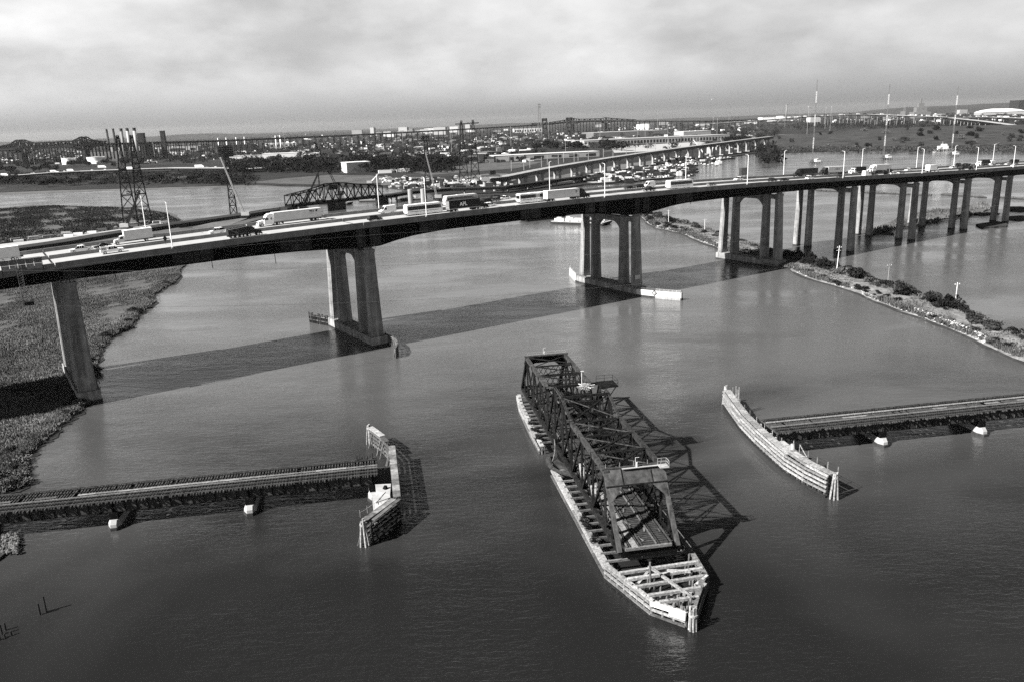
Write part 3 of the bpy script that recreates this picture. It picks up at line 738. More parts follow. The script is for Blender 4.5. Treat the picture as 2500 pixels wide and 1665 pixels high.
for sx in (-1, 1):
    X = sx * TX
    MB().bar((X, -40.3, ZB), (X, 40.3, ZB), .6, .75).build('bottom_chord', M_RUST, sw)
    for sg in (-1, 1):
        Y = [sg * abs(v) for v in nodes]
        MB().bar((X, Y[0], ZB), (X, Y[1], ZT), .75, .62, up=(1, 0, 0)).build('end_post', M_PLATE if sg < 0 else M_RUST, sw)
        MB().bar((X, Y[1] - sg * -.0, ZT), (X, Y[4], ZT), .72, .66).build('top_chord', M_RUST_L, sw)
        for i in (1, 2, 3, 4): laced('post', (X, Y[i], ZB), (X, Y[i], ZT), .6, .45, up=(1, 0, 0))
        for i, (a, b) in enumerate(((1, 2), (2, 3), (3, 4))):
            MB().bar((X, Y[a], ZT), (X, Y[b], ZB), .42, .34, up=(1, 0, 0)).build('diagonal', M_RUST, sw)
            MB().bar((X, Y[b], ZT), (X, Y[a], ZB), .16, .16).build('counter_rod', M_RUST, sw)
        laced('hip_vertical', (X, (Y[0] + Y[1]) / 2, ZB), (X, (Y[0] + Y[1]) / 2, (ZB + ZT) / 2), .5, .35, up=(1, 0, 0))
        for dx in (-.22, 0, .22):
            MB().bar((X + dx, Y[4], ZT), (X + dx, sg * 3.3, ZP), .07, .26).build('eyebar', M_RUST_L, sw)
        laced('tower_post', (X, sg * 3.3, ZB), (X, sg * 3.3, ZP), .75, .6, up=(1, 0, 0))
        MB().bar((X, Y[4], ZB), (X, sg * 3.3, ZP), .4, .36, up=(1, 0, 0)).build('tower_diagonal', M_RUST, sw)
        MB().bar((X, Y[4], ZT - .3), (X, sg * 3.3, ZB + .2), .3, .3, up=(1, 0, 0)).build('tower_diagonal', M_RUST, sw)
        MB().box(X, Y[1], ZT, .8, 1.1, .9).build('gusset', M_RUST_L, sw)
        for i in (2, 3, 4): MB().box(X + sx * .02, Y[i], ZT - .1, .78, 1.0, .8).build('gusset', M_RUST, sw)
    for dx in (-.2, .2): MB().bar((X + dx, -3.3, ZP), (X + dx, 3.3, ZP), .08, .3).build('eyebar', M_RUST_L, sw)
    MB().bar((X, -3.3, ZP - .4), (X, 3.3, ZB + 3), .3, .3).build('tower_brace', M_RUST, sw)
    MB().bar((X, 3.3, ZP - .4), (X, -3.3, ZB + 3), .3, .3).build('tower_brace', M_RUST, sw)
for sg in (-1, 1):
    Y = [sg * abs(v) for v in nodes]
    for i in (2, 3, 4):
        laced('top_strut', (-TX, Y[i], ZT + .1), (TX, Y[i], ZT + .1), .45, .4, M_RUST, up=(0, 0, 1))
        zz = ZT - 2.0
        MB().bar((-TX, Y[i], zz), (TX, Y[i], zz), .2, .2).build('sway_strut', M_RUST, sw)
        lat = MB(); n = 8
        for k in range(n):
            a, b = -TX + 2 * TX * k / n, -TX + 2 * TX * (k + 1) / n
            lat.bar((a, Y[i], zz if k % 2 else ZT), (b, Y[i], ZT if k % 2 else zz), .1); lat.bar((a, Y[i] + .03, ZT if k % 2 else zz), (b, Y[i] + .03, zz if k % 2 else ZT), .1)
        lat.build('sway_lattice', M_RUST, sw)
    for a, b in ((1, 2), (2, 3), (3, 4)):
        laced('lateral_brace', (-TX, Y[a], ZT + .25), (TX, Y[b], ZT + .25), .34, .2, M_RUST, up=(0, 0, 1), pitch=.7)
        MB().bar((TX, Y[a], ZT + .1), (-TX, Y[b], ZT + .1), .16, .14).build('lateral_rod', M_RUST_L, sw)
    laced('lateral_brace', (-TX, Y[4], ZT + .2), (TX, sg * 3.3, ZP), .3, .2, M_RUST, up=(0, 0, 1), pitch=.7)
    MB().bar((TX, Y[4], ZT + .1), (-TX, sg * 3.3, ZP), .16, .14).build('lateral_rod', M_RUST_L, sw)
    MB().bar((-TX, sg * 3.3, ZP), (TX, sg * 3.3, ZP), .35, .5).build('tower_strut', M_RUST, sw)
    MB().bar((-TX, sg * 3.3, ZP - 4), (TX, sg * 3.3, ZP - 4), .45, .9).build('tower_girder', M_RUST, sw)
    # portal: riveted plates in the plane of the sloping end posts, with knee brackets
    dy, dz = Y[0] - Y[1], ZB - ZT; L_ = math.hypot(dy, dz); uy, uz = dy / L_, dz / L_; oy, oz = sg * .36 * .79, .36 * .61
    def pq(x, d, o=1.0): return (x, Y[1] + uy * d + oy * o, ZT + uz * d + oz * o)
    mp = M_PLATE if sg < 0 else M_RUST
    xs = [-TX - .4, -2.2, 2.6, TX + .4]
    for xa, xb in zip(xs, xs[1:]):
        MB().rings([[pq(xa + .02, -.35), pq(xb - .02, -.35), pq(xb - .02, 2.5), pq(xa + .02, 2.5)], [pq(xa + .02, -.35, 1.25), pq(xb - .02, -.35, 1.25), pq(xb - .02, 2.5, 1.25), pq(xa + .02, 2.5, 1.25)]]).build('portal_plate', mp, sw)
    for xx in (xs[1], xs[2]): MB().bar(pq(xx, -.35, 1.4), pq(xx, 2.5, 1.4), .12, .1).build('portal_stiffener', M_RUST, sw)
    MB().bar(pq(-TX - .4, 2.5, 1.3), pq(TX + .4, 2.5, 1.3), .2, .2).build('portal_angle', M_RUST, sw)
    MB().bar(pq(-TX - .6, -.4, 1.0), pq(TX + .6, -.4, 1.0), .5, .25).build('portal_cap', M_RUST_L, sw)
    for sx in (-1, 1):
        MB().rings([[pq(sx * TX, 2.5, o), pq(sx * (TX - 2.3), 2.5, o), pq(sx * (TX - .5), 4.6, o), pq(sx * TX, 4.9, o)][::sx] for o in (1.0, 1.2)]).build('knee_bracket', mp, sw)
    rl = MB()
    for xx in (-4.6, -2.3, 0, 2.3, 4.6): rl.bar((xx, Y[1], ZT + .4), (xx, Y[1], ZT + 1.4), .05)
    if sg > 0: rl.bar((-4.6, Y[1], ZT + 1.4), (4.6, Y[1], ZT + 1.4), .05); rl.bar((-4.6, Y[1], ZT + .9), (4.6, Y[1], ZT + .9), .05)
    rl.build('walkway_rail', M_LGREY, sw)
# near right corner platform with a light, and a thin white walkway on the near portal
pf = MB().box(TX - .1, -33.6, ZT + .55, 1.5, 1.5, .1)
pf.build('corner_platform', M_LGREY, sw)
rl = MB()
for dx, dy in ((-.7, -.7), (.7, -.7), (.7, .7), (-.7, .7)): rl.bar((TX - .1 + dx, -33.6 + dy, ZT + .6), (TX - .1 + dx, -33.6 + dy, ZT + 1.6), .05)
for z in (1.1, 1.6):
    for (a, b), (c, d) in zip(((-.7, -.7), (.7, -.7), (.7, .7)), ((.7, -.7), (.7, .7), (-.7, .7))): rl.bar((TX - .1 + a, -33.6 + b, ZT + z), (TX - .1 + c, -33.6 + d, ZT + z), .05)
rl.build('platform_rail', M_LGREY, sw)
MB().box(.9, -33.1, ZT + .55, 6.0, .35, .08).build('walkway_plank', M_LGREY, sw)
for xx, yy, zz in ((.4, -33.0, ZT + .5), (-.4, 32.8, ZT + .5)):
    ml = MB().tube((xx, yy, zz), (xx, yy, zz + .9), .12).tube((xx - .25, yy, zz), (xx - .25, yy, zz + 1.7), .04).bar((xx - .3, yy, zz + 1.7), (xx + .35, yy, zz + 1.7), .06)
    ml.build('navigation_light', M_WHITE2, sw)
# operator platform on the tower, right side
MB().box(TX + 1.0, 1.4, ZP + .3, 3.6, 3.9, .2).build('tower_platform', M_RUST, sw)
rl = MB()
for dx in (-1.7, 0, 1.7):
    for dy in (-1.9, 1.9): rl.bar((TX + 1 + dx, 1.4 + dy, ZP + .4), (TX + 1 + dx, 1.4 + dy, ZP + 1.6), .06)
for z in (1.0, 1.6):
    for dy in (-1.9, 1.9): rl.bar((TX - .7, 1.4 + dy, ZP + z), (TX + 2.7, 1.4 + dy, ZP + z), .05)
    rl.bar((TX + 2.7, -.5, ZP + z), (TX + 2.7, 3.3, ZP + z), .05)
rl.build('tower_rail', M_RUST, sw)
for dx, dy in ((2.4, -.2), (2.4, 3.0)): MB().bar((TX + dx, dy, ZP + .2), (TX, dy, ZP - 3.2), .14).build('platform_knee', M_RUST, sw)
st = MB()
for k in range(7): st.bar((TX + .4 + k * .18, 3.6 + k * .55, ZP - .2 - k * .75), (TX + 1.4 + k * .18, 3.6 + k * .55, ZP - .2 - k * .75), .5, .06)
st.build('stairway', M_LGREY, sw)
# floor
for k in range(33): MB().box(0, -40 + k * 2.5, ZB + .15, 8.8, .3, .7).build('floor_beam', M_RUST, sw)
ti = MB()
for k in range(140): ti.box(R.uniform(-.25, .25), -40.2 + k * .58, ZB + .68 + R.uniform(-.04, .02), 7.6, R.uniform(.2, .28), .24, R.gauss(0, .015))
ti.build('ties', M_TIE, sw, 'stuff')
for x in (-3.05, -1.6, 1.6, 3.05): MB().bar((x, -40.4, ZB + .9), (x, 40.4, ZB + .9), .09, .16).build('rail', M_RUST_L, sw)
for x in (-3.5, -1.15, 1.15, 3.5): MB().bar((x, -40.3, ZB + .88), (x, 40.3, ZB + .88), .22, .14).build('guard_timber', M_TIMBER_M if x in (1.15, -3.5) else M_TIE, sw)
for k in range(9):
    y = -39.4 + k * 2.7
    MB().box(-2.3 + R.uniform(-.05, .05), y, ZB + .84, .95, 2.6, .07).build('deck_plank', M_PLANK if k % 3 else M_TIMBER, sw)
for k in range(12):
    MB().box(R.uniform(-3.4, 3.4), R.uniform(-39, -20), ZB + .9, .25, R.uniform(1, 2.4), .08, R.uniform(-.5, .5)).build('loose_board', M_TIMBER_M, sw)
MB().box(-.2, -40.55, ZB + .62, 7.4, .35, .42).build('end_timber', M_TIMBER_M, sw)
MB().box(0, -40.0, ZB - .3, 8.6, .8, 1.2).build('end_floor_beam', M_STEEL, sw)
# things standing on it
for k, (x, y, a, b, c) in enumerate(((-3.7, -14.0, .7, .9, 2.2), (-3.3, -17.0, .5, 1.4, 1.6), (-3.6, -21.4, .9, .7, 1.3), (3.7, 6.5, .8, .8, 1.9))):
    p = RW(x, y); t = thing('equipment_cabinet', 'pale cabinet on the swing bridge deck, %s' % ['tallest one near the centre', 'long low one behind the left truss', 'small one nearest the camera', 'one beyond the centre by the right truss'][k], 'cabinet', (p[0], p[1], ZB + .8), RA)
    MB().box(0, 0, c / 2, a, b, c).build('case', M_WHITE2, t); MB().box(0, 0, c + .05, a + .15, b + .15, .1).build('lid', M_LGREY, t); MB().box(-a / 2 - .02, 0, c / 2, .03, b * .8, c * .8).build('door', M_LGREY, t)
p = RW(1.2, 1.0); nest = thing('bird_nest', 'pale tangled nest of sticks with a lantern pole on top of the swing bridge tower', 'nest', (p[0], p[1], ZP + .1), RA)
nb = MB()
for k in range(70):
    a = R.uniform(0, 6.3); r = R.uniform(0, 1.0); l = R.uniform(.4, 1.1); b_ = R.uniform(0, 6.3); z = R.uniform(0, .8) * (1.2 - r)
    x, y = r * math.cos(a), r * math.sin(a); nb.bar((x - l * math.cos(b_), y - l * math.sin(b_), z), (x + l * math.cos(b_), y + l * math.sin(b_), z + R.uniform(-.1, .25)), .09)
nb.build('sticks', M_TIMBER, nest, 'stuff')
for ang in (.1, 2.2, 3.3, 5.0): MB().bar((0, 0, .3), (1.9 * math.cos(ang), 1.9 * math.sin(ang), .45), .12).build('support_arm', M_WHITE2, nest)
MB().tube((-.7, .4, 0), (-.7, .4, 3.3), .07).build('lantern_pole', M_WHITE2, nest); MB().box(-.6, .4, 3.35, .6, .2, .15).build('lantern', M_WHITE2, nest)
cb = thing('drooping_cable', 'white cable drooping from the left truss to the fender', 'cable', RW(-4.9, 0) + (0,), RA)
MB().path([(0 - 2.4 * math.sin(t * 1.5) * t, 3.5 - 6.5 * t, ZB + 1.2 - 3.0 * math.sin(t * 1.6)) for t in [k / 10 for k in range(11)]], .06, 5).build('cable', M_TIMBER, cb)
# round pivot pier
pv = thing('pivot_pier', 'round stone pivot pier under the middle of the swing bridge', 'pier', (RC[0], RC[1], 0), RA)
circ = lambda r, z, n=28: [(r * math.cos(2 * math.pi * k / n), r * math.sin(2 * math.pi * k / n), z) for k in range(n)]
MB().rings([circ(6.5, -2), circ(6.1, 2.2)]).build('drum', M_CONC_D, pv); MB().rings([circ(6.3, 2.2), circ(6.3, 2.7)]).build('coping', M_CONC_D, pv)
MB().rings([circ(5.0, 2.7), circ(5.0, 3.8)]).build('rim_girder', M_STEEL, pv)
nA = 14; ar = lambda r, z: [(r * math.cos(2.6 + 1.7 * k / nA), -3.0 + r * math.sin(2.6 + 1.7 * k / nA), z) for k in range(nA + 1)]
MB().rings([[a, b, c, d] for a, b, c, d in zip(ar(7.2, 3.1), ar(7.9, 3.1), ar(7.9, 3.3), ar(7.2, 3.3))]).build('curved_walkway', M_TIE, pv)
MB().rings([[a, b, c, d] for a, b, c, d in zip(ar(7.9, 3.05), ar(8.0, 3.05), ar(8.0, 3.3), ar(7.9, 3.3))]).build('walkway_kerb', M_RUST_L, pv)

# timber fender pier around the open swing span, pointed at the near end
fd = thing('swing_fender', 'long timber fender pier with pointed bow and crossbeams beneath the swing bridge', 'fender pier', (RC[0], RC[1], 0), RA)
FL = [(-5.6, 43), (-6.4, 36), (-6.8, 20), (-6.9, 9)], [(-6.9, -2.5), (-6.9, -20), (-6.85, -39.6), (-3.2, -50.4), (.4, -54.2)]
FR = [(7.6, 43), (8.0, 20), (8.0, 0), (8.0, -20), (8.0, -38), (7.4, -45.4), (1.7, -54.4)]
def fender_side(par, pl, rows, out, m, pile_gap=1.7, pile_top=2.1, capw=1.0, cap_m=None, broken=0.0, seg=6.5, cap=True, vert=None, pm=None):
    P = []
    for a, b in zip(pl, pl[1:]):
        L_ = math.hypot(b[0] - a[0], b[1] - a[1]); n = max(1, round(L_ / seg)); d = ((b[0] - a[0]) / L_, (b[1] - a[1]) / L_); nx, ny = -d[1] * out, d[0] * out
        for k in range(n):
            t0, t1 = k / n, (k + 1) / n; p0 = (a[0] + (b[0] - a[0]) * t0, a[1] + (b[1] - a[1]) * t0); p1 = (a[0] + (b[0] - a[0]) * t1, a[1] + (b[1] - a[1]) * t1)
            for z, w, h in rows:
                if R.random() < broken: continue
                j = lambda: R.uniform(-.04, .04) + (R.uniform(-.25, .1) if R.random() < broken else 0)
                MB().bar((p0[0] + nx * .02, p0[1] + ny * .02, z + j()), (p1[0] + nx * .02, p1[1] + ny * .02, z + j()), w, h).build('wale', m if z > .4 else M_TIMBER_M, par)
            if cap and R.random() > broken * .5:
                MB().bar((p0[0] - nx * capw * .62, p0[1] - ny * capw * .62, pile_top + .09), (p1[0] - nx * capw * .62, p1[1] - ny * capw * .62, pile_top + .09), capw, .14).build('cap_plank', cap_m or M_PLANK, par)
        n = max(1, int(L_ / pile_gap))
        for k in range(n + 1):
            t = k / n; x, y = a[0] + (b[0] - a[0]) * t, a[1] + (b[1] - a[1]) * t
            for off in (.45, 1.15):
                zt = pile_top + R.uniform(-.25, .35) - (.15 if off < 1 else 0)
                MB().tube((x - nx * (off + .1), y - ny * (off + .1), -1.6), (x - nx * off + R.uniform(-.1, .1), y - ny * off + R.uniform(-.1, .1), zt), .17, .15, 7).build('pile', pm or M_TIMBER_M, par)
            if vert: MB().box(x - nx * .02, y - ny * .02, vert / 2 + .1, .2, .2, vert).build('block', m, par)
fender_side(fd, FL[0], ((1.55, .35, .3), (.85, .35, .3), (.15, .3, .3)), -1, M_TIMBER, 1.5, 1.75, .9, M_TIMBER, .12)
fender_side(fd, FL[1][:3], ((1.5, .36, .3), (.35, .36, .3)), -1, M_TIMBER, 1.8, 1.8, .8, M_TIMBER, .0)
fender_side(fd, FL[1][2:], ((1.8, .34, .26), (1.0, .34, .26), (.2, .36, .24)), -1, M_TIMBER, 1.5, 1.95, .7, M_TIMBER, .0, 6, True, 1.6, M_TIMBER_D)  # dark pile colour puts shade into the gaps between the bow rails
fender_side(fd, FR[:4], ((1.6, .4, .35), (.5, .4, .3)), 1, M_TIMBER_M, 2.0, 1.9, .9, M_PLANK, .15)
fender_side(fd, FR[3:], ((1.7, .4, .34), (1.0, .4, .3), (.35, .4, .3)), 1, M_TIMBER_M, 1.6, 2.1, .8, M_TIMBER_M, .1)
def fx(y):
    l = lerp_tab(-y, [-43, -20, 39.6, 50.4, 54.2], [-5.8, -6.6, -6.6, -3.0, .3]); r = lerp_tab(-y, [-43, 38, 45.4, 54.4], [7.5, 7.8, 7.2, 1.8]); return l, r
y = 40.0
while y > -40.8:
    if not (-1 < y < 9):
        l, r = fx(y); MB().box((l + r) / 2, y, 1.95, r - l - .3, .34, .34).build('crossbeam', M_TIMBER_M, fd)
    y -= 2.45
for y, d in ((-42.4, .1), (-44.3, .05), (-46.4, .12), (-49.0, .0), (-51.0, -.1)):
    l, r = fx(y); MB().bar((l + .3, y - d, 2.25), (r - .2, y + d + .25, 2.25), .5, .42).build('crossbeam', M_TIMBER, fd)
    for k in range(4): x = l + (r - l) * (k + .6) / 4.4; MB().tube((x, y, -1.5), (x, y, 2.05), .17, .16, 7).build('pile', M_TIMBER_M, fd)
MB().bar((-.6, -42.0, 2.5), (2.6, -51.4, 2.5), .45, .3).build('long_beam', M_TIMBER, fd)
for a, b in (((-3.6, -45.2, 1.6), (-1.2, -43.2, 2.3)), ((2.0, -42.8, 1.9), (5.0, -44.6, 2.4)), ((4.6, -47.3, 1.7), (7.0, -46.2, 2.4)), ((3.4, -49.6, 1.4), (6.0, -47.9, 2.2)), ((.6, -47.8, 1.3), (3.2, -49.6, 2.0))):
    MB().bar(a, b, .42, .34).build('fallen_beam', M_TIMBER, fd)
MB().tube((-1.6, -45.6, -1), (-1.7, -45.5, 5.4), .2, .17, 8).build('tall_pile', M_TIMBER_M, fd)
for k in range(26):
    y = -50.2 - R.random() * 3.6; l, r = fx(y); x = R.uniform(l + .6, r - .5)
    MB().tube((x + R.uniform(-.3, .3), y, -1.5), (x, y, R.uniform(1.5, 2.9)), .19, .17, 7).build('pile', M_TIMBER_M, fd)
for k in range(7):
    a = k / 7 * 6.283; MB().tube((1.2 + .55 * math.cos(a), -54.9 + .5 * math.sin(a), -1.6), (1.2 + .38 * math.cos(a), -54.8 + .36 * math.sin(a), 3.4 + R.uniform(-.3, .3)), .2, .17, 8).build('bow_pile', M_TIMBER, fd)
MB().rings([[(1.2 + .66 * math.cos(k / 12 * 6.283), -54.85 + .62 * math.sin(k / 12 * 6.283), z) for k in range(12)] for z in (2.2, 2.5)]).build('wrap_band', M_LGREY, fd)
MB().bar((-3.6, -51.0, 2.35), (.3, -54.6, 2.35), .12, .7).build('white_board', M_WHITE, fd)
MB().bar((-1.6, -53.1, 2.2), (.1, -54.75, 2.2), .12, 1.3).build('white_board', M_WHITE, fd)
for k in range(24):                                              # shrubs growing on the fender
    pass
# ---------------------------------------------------------------- plate girder approach trestles
def trestle(name, label, x0, x1, piers, sgn):
    t = thing(name, label, 'railway bridge', (RC[0], RC[1], 0), RA)
    yn, yf = -3.7, 2.7; zt, zb = 4.95, 3.0
    xs = sorted([x0] + [p for p in piers if min(x0, x1) < p < max(x0, x1)] + [x1])
    for a, b in zip(xs, xs[1:]):
        for y in (yn, -1.6, .6, yf):
            MB().span(a + .08, b - .08, y - .06, y + .06, zb, zt).build('girder', M_STEEL_P if y == yn else M_STEEL, t)
            for z in (zb, zt): MB().span(a + .08, b - .08, y - .24, y + .24, z - .05, z + .05).build('flange', M_STEEL, t)
        n = max(2, round((b - a) / 2.0))
        for k in range(n + 1):
            x = a + .2 + (b - a - .4) * k / n; MB().span(x - .06, x + .06, yn - .22, yn - .065, zb + .055, zt - .055).build('stiffener', M_STEEL if sgn < 0 else M_STEEL_P, t)
    ti = MB(); k = min(x0, x1)
    while k < max(x0, x1):
        (ti.box(k, -.55 + R.uniform(-.2, .2), zt + .2 + R.uniform(-.04, .03), R.uniform(.2, .27), 8.3 + R.uniform(-.7, .35), .28, R.gauss(0, .018)) if R.random() > .05 else None); k += .52
    ti.build('ties', M_TIE, t, 'stuff')
    for y in (-3.4, -1.96, .9, 2.34): MB().bar((x0, y, zt + .42), (x1, y, zt + .42), .09, .15).build('rail', M_RUST, t)
    for y, m in ((-4.15, M_TIE), (-2.7, M_TIE), (-1.2, M_TIMBER_M), (3.2, M_TIE)): MB().bar((x0, y, zt + .4), (x1, y, zt + .4), .24, .18).build('guard_timber', m, t)
    k = min(x0, x1)
    while k < max(x0, x1) - 1:
        l = R.uniform(3, 6); e = min(k + l, max(x0, x1))
        if R.random() < (.9 if sgn < 0 else .25): MB().span(k + .03, e - .03, -.45 + R.uniform(-.05, .05), .15 + R.uniform(-.05, .1), zt + .37, zt + .43).build('walk_plank', M_PLANK if R.random() < .7 else M_TIMBER_M, t)
        k = e
    if sgn > 0: MB().bar((x0, .9, zt + .58), (x1, .9, zt + .62), .16, .2).build('pipe', M_TIMBER, t)
    for q in piers:
        pr = thing_part('pier', t)
        nose = lambda s_, ex: [(q - 1.0 * s_, 4.4 + ex), (q - 1.0 * s_, -4.1), (q - .5, -5.2 - ex), (q + .5, -5.1 - ex), (q + 1.0 * s_, -4.1), (q + 1.0 * s_, 4.4 + ex), (q, 5.6 + ex)]
        MB().rings([[(x, y, -1.5) for x, y in nose(1.3, .3)], [(x, y, 1.1) for x, y in nose(1.1, .0)], [(x, y, 1.7) for x, y in nose(.8, -.6)]]).build('pier_body', M_CONC_L, pr)
        MB().rings([[(x, y, -1.0) for x, y in nose(1.36, .36)], [(x, y, .55) for x, y in nose(1.32, .3)]]).build('tide_mark', M_CONC_D, pr)
        MB().box(q, -.5, 2.3, 1.5, 7.4, 1.3).build('bearing_block', M_STEEL, pr)
    return t
trestle('railway_trestle', 'long dark plate girder railway trestle at the left with rotting ties', -40.6, -175, [-41.6, -64.2, -87.7, -111.2, -134.7, -158.2], -1)
trestle('railway_trestle', 'long dark plate girder railway trestle at the right with pale pipe along its deck', 40.0, 180, [41.2, 63.9, 87.2, 110.6, 134, 157.5], 1)
for k in range(14):
    p = RW(-40.9 - R.uniform(0, 3.5), 3.0 + R.uniform(-.6, .6))
tp = thing('post_row', 'row of short rusted posts at the end of the left trestle', 'posts', RW(-43, 3.2) + (5.3,), RA)
for k in range(8): MB().bar((-1.5 + k * .5, R.uniform(-.2, .2), 0), (-1.5 + k * .5 + R.uniform(-.1, .1), 0, R.uniform(.5, 1.3)), .14).build('post', M_RUST_L if k % 2 else M_RUST, tp)
# ---------------------------------------------------------------- channel fenders
lf = thing('channel_fender', 'angled timber channel fender with plank walkway beside the left trestle end', 'fender', (RC[0], RC[1], 0), RA)
ZF = 4.2
LP = [(-42.0, 23.6), (-39.4, 17.5), (-37.6, 11.5), (-37.4, -12.5), (-43.0, -20.4)]
def walkway(par, pl, w, z, m, gap=.42, off=0.0, skip=0.0):
    for a, b in zip(pl, pl[1:]):
        L_ = math.hypot(b[0] - a[0], b[1] - a[1]); n = max(1, int(L_ / 2.2)); ang = math.atan2(b[1] - a[1], b[0] - a[0])
        for k in range(n):
            if R.random() < skip: continue
            t = (k + .5) / n; MB().box(a[0] + (b[0] - a[0]) * t, a[1] + (b[1] - a[1]) * t, z + R.uniform(-.02, .02), L_ / n - .04, w, .14, ang).build('deck_plank', m, par)
walkway(lf, LP[:2], 1.3, ZF, M_TIMBER); walkway(lf, LP[1:3], 1.0, ZF - .2, M_TIMBER_M, skip=.3); walkway(lf, LP[2:4], 1.35, ZF, M_PLANK); walkway(lf, [(-38.0, -13.2), (-43.2, -20.2)], 1.2, ZF, M_PLANK); walkway(lf, [(-36.9, -13.6), (-41.6, -20.4)], .7, ZF + .05, M_TIMBER_M)
for a, b in zip(LP, LP[1:]):
    L_ = math.hypot(b[0] - a[0], b[1] - a[1]); n = max(2, int(L_ / 1.9)); d = ((b[0] - a[0]) / L_, (b[1] - a[1]) / L_)
    for k in range(n + 1):
        t = k / n; x, y = a[0] + (b[0] - a[0]) * t, a[1] + (b[1] - a[1]) * t
        MB().tube((x - .3 + R.uniform(-.3, .3), y, -1.5), (x - .2, y, ZF - .1), .18, .16, 7).build('pile', M_TIMBER_M, lf)
        if k % 2: MB().tube((x - 1.9, y + R.uniform(-.5, .5), -1.5), (x - .3, y, ZF - .2), .16, .14, 7).build('batter_pile', M_TIMBER_M, lf)
    for z in (3.5, 2.6, 1.7, .8):
        MB().bar((a[0] + .35 * -d[1] * -1, a[1] - .1, z), (b[0] + .35 * -d[1] * -1, b[1] - .1, z), .3, .34).build('wale', M_TIMBER_D if L_ > 12 else M_TIMBER_M, lf)
# stepped timber heads on the near face
a, b = (-37.2, -13.6), (-42.4, -20.9); ang = math.atan2(b[1] - a[1], b[0] - a[0])
for r_ in range(5):
    z = 3.4 - r_ * .8
    MB().bar((a[0] + .15, a[1] - .35, z), (b[0] + .15, b[1] - .35, z), .3, .5).build('wale', M_TIMBER_D, lf)
    for k in range(6):
        t = (k + .25 + .3 * (r_ % 2)) / 6.3; x, y = a[0] + (b[0] - a[0]) * t + .25, a[1] + (b[1] - a[1]) * t - .55
        if R.random() < .82: MB().bar((x - .32 * math.cos(ang), y - .32 * math.sin(ang), z - .05), (x + .4 * math.cos(ang), y + .4 * math.sin(ang), z + .06), .3, R.uniform(.22, .4)).build('timber_head', M_TIMBER if R.random() < .75 else M_TIMBER_M, lf)
def dolphin(par, x, y, n, zt, r=.55, m=M_TIMBER):
    for k in range(n):
        a = k / n * 6.283; MB().tube((x + (r + .35) * math.cos(a), y + (r + .35) * math.sin(a), -1.6), (x + r * .55 * math.cos(a), y + r * .55 * math.sin(a), zt + R.uniform(-.25, .25)), .2, .17, 8).build('dolphin_pile', m, par)
    MB().rings([[(x + r * .95 * math.cos(k / 10 * 6.283), y + r * .95 * math.sin(k / 10 * 6.283), z) for k in range(10)] for z in (zt - .9, zt - .55)]).build('wrap_band', M_LGREY, par)
dolphin(lf, -43.4, -21.0, 5, 4.6); dolphin(lf, -42.4, 24.2, 4, 4.5, .4)
rl = MB()
for x, y in ((-43.2, -19.0), (-42.0, -17.6), (-40.8, -16.0), (-39.6, -14.6)): MB().bar((x - .6, y, ZF), (x - .6, y, ZF + 1.4), .07).build('rail_post', M_LGREY, lf)
for a, b in zip(((-43.8, -19.0), (-42.6, -17.6), (-41.4, -16.0)), ((-42.6, -17.6), (-41.4, -16.0), (-40.2, -14.6))): MB().bar(a + (ZF + .9,), b + (ZF + .9,), .04).build('rail_cable', M_LGREY, lf)
ab = thing('trestle_abutment', 'stained concrete abutment between the left trestle end and its fender', 'abutment', (RC[0], RC[1], 0), RA)
MB().prism([(-41.0, -7.6), (-38.6, -9.6), (-38.3, -5.0), (-41.2, -4.6)], -1, 3.4).build('block', M_CONC_L, ab)
MB().prism([(-41.8, -10.2), (-39.8, -12.2), (-38.7, -9.7), (-41.8, -7.6)], -1, 2.9).build('lower_block', M_CONC_L, ab)
MB().prism([(-41.0, -4.4), (-38.3, -4.8), (-38.3, 5.5), (-41.0, 5.5)], -1, 2.4).build('rear_block', M_CONC_D, ab)
MB().bar((-41.2, -11.4, 2.9), (-39.4, -10.0, 4.2), .2).build('brace', M_TIMBER, ab); MB().tube((-39.4, -7.0, 3.4), (-39.3, -6.9, 4.0), .5, .3, 8).build('bollard', M_STEEL, ab)

rf = thing('channel_fender', 'long curved white timber channel fender with railings in front of the right trestle', 'fender', (RC[0], RC[1], 0), RA)
RP = [(42.3, 26.5), (40.6, 18.0), (39.2, 10.5), (38.3, 1.5), (37.9, -6.0), (37.7, -12.0), (38.5, -18.0), (39.9, -23.3)]
for i, (a, b) in enumerate(zip(RP, RP[1:])):
    L_ = math.hypot(b[0] - a[0], b[1] - a[1]); d = ((b[0] - a[0]) / L_, (b[1] - a[1]) / L_)
    rows = ((3.8, .3), (3.0, .32), (2.15, .34), (1.25, .32), (.35, .3))
    for z, h in rows:
        MB().bar((a[0] - .25, a[1], z + R.uniform(-.03, .03)), (b[0] - .25, b[1], z + R.uniform(-.03, .03)), .34, h).build('wale', M_TIMBER if z > .6 else M_TIMBER_D, rf)
    n = max(2, round(L_ / 1.5))
    for k in range(n):
        t = (k + .5) / n; x, y = a[0] + (b[0] - a[0]) * t, a[1] + (b[1] - a[1]) * t
        MB().box(x + .02, y, 2.0, .2, .3, 3.4).build('block', M_TIMBER_M, rf)
        MB().box(x + .2, y, 2.0, .08, L_ / n - .04, 3.2).build('backing_board', M_TIMBER_D, rf)  # dark colour stands in for shade in the gaps between wales
        MB().tube((x + .5, y, -1.5), (x + .4, y, 3.7), .18, .16, 7).build('pile', M_TIMBER_M, rf)
        if k % 2: MB().tube((x + 2.2, y, -1.5), (x + .8, y, 3.6), .17, .15, 7).build('batter_pile', M_TIMBER_M, rf)
walkway(rf, [(x + .85, y) for x, y in RP[:6]], 1.5, 4.05, M_TIMBER)
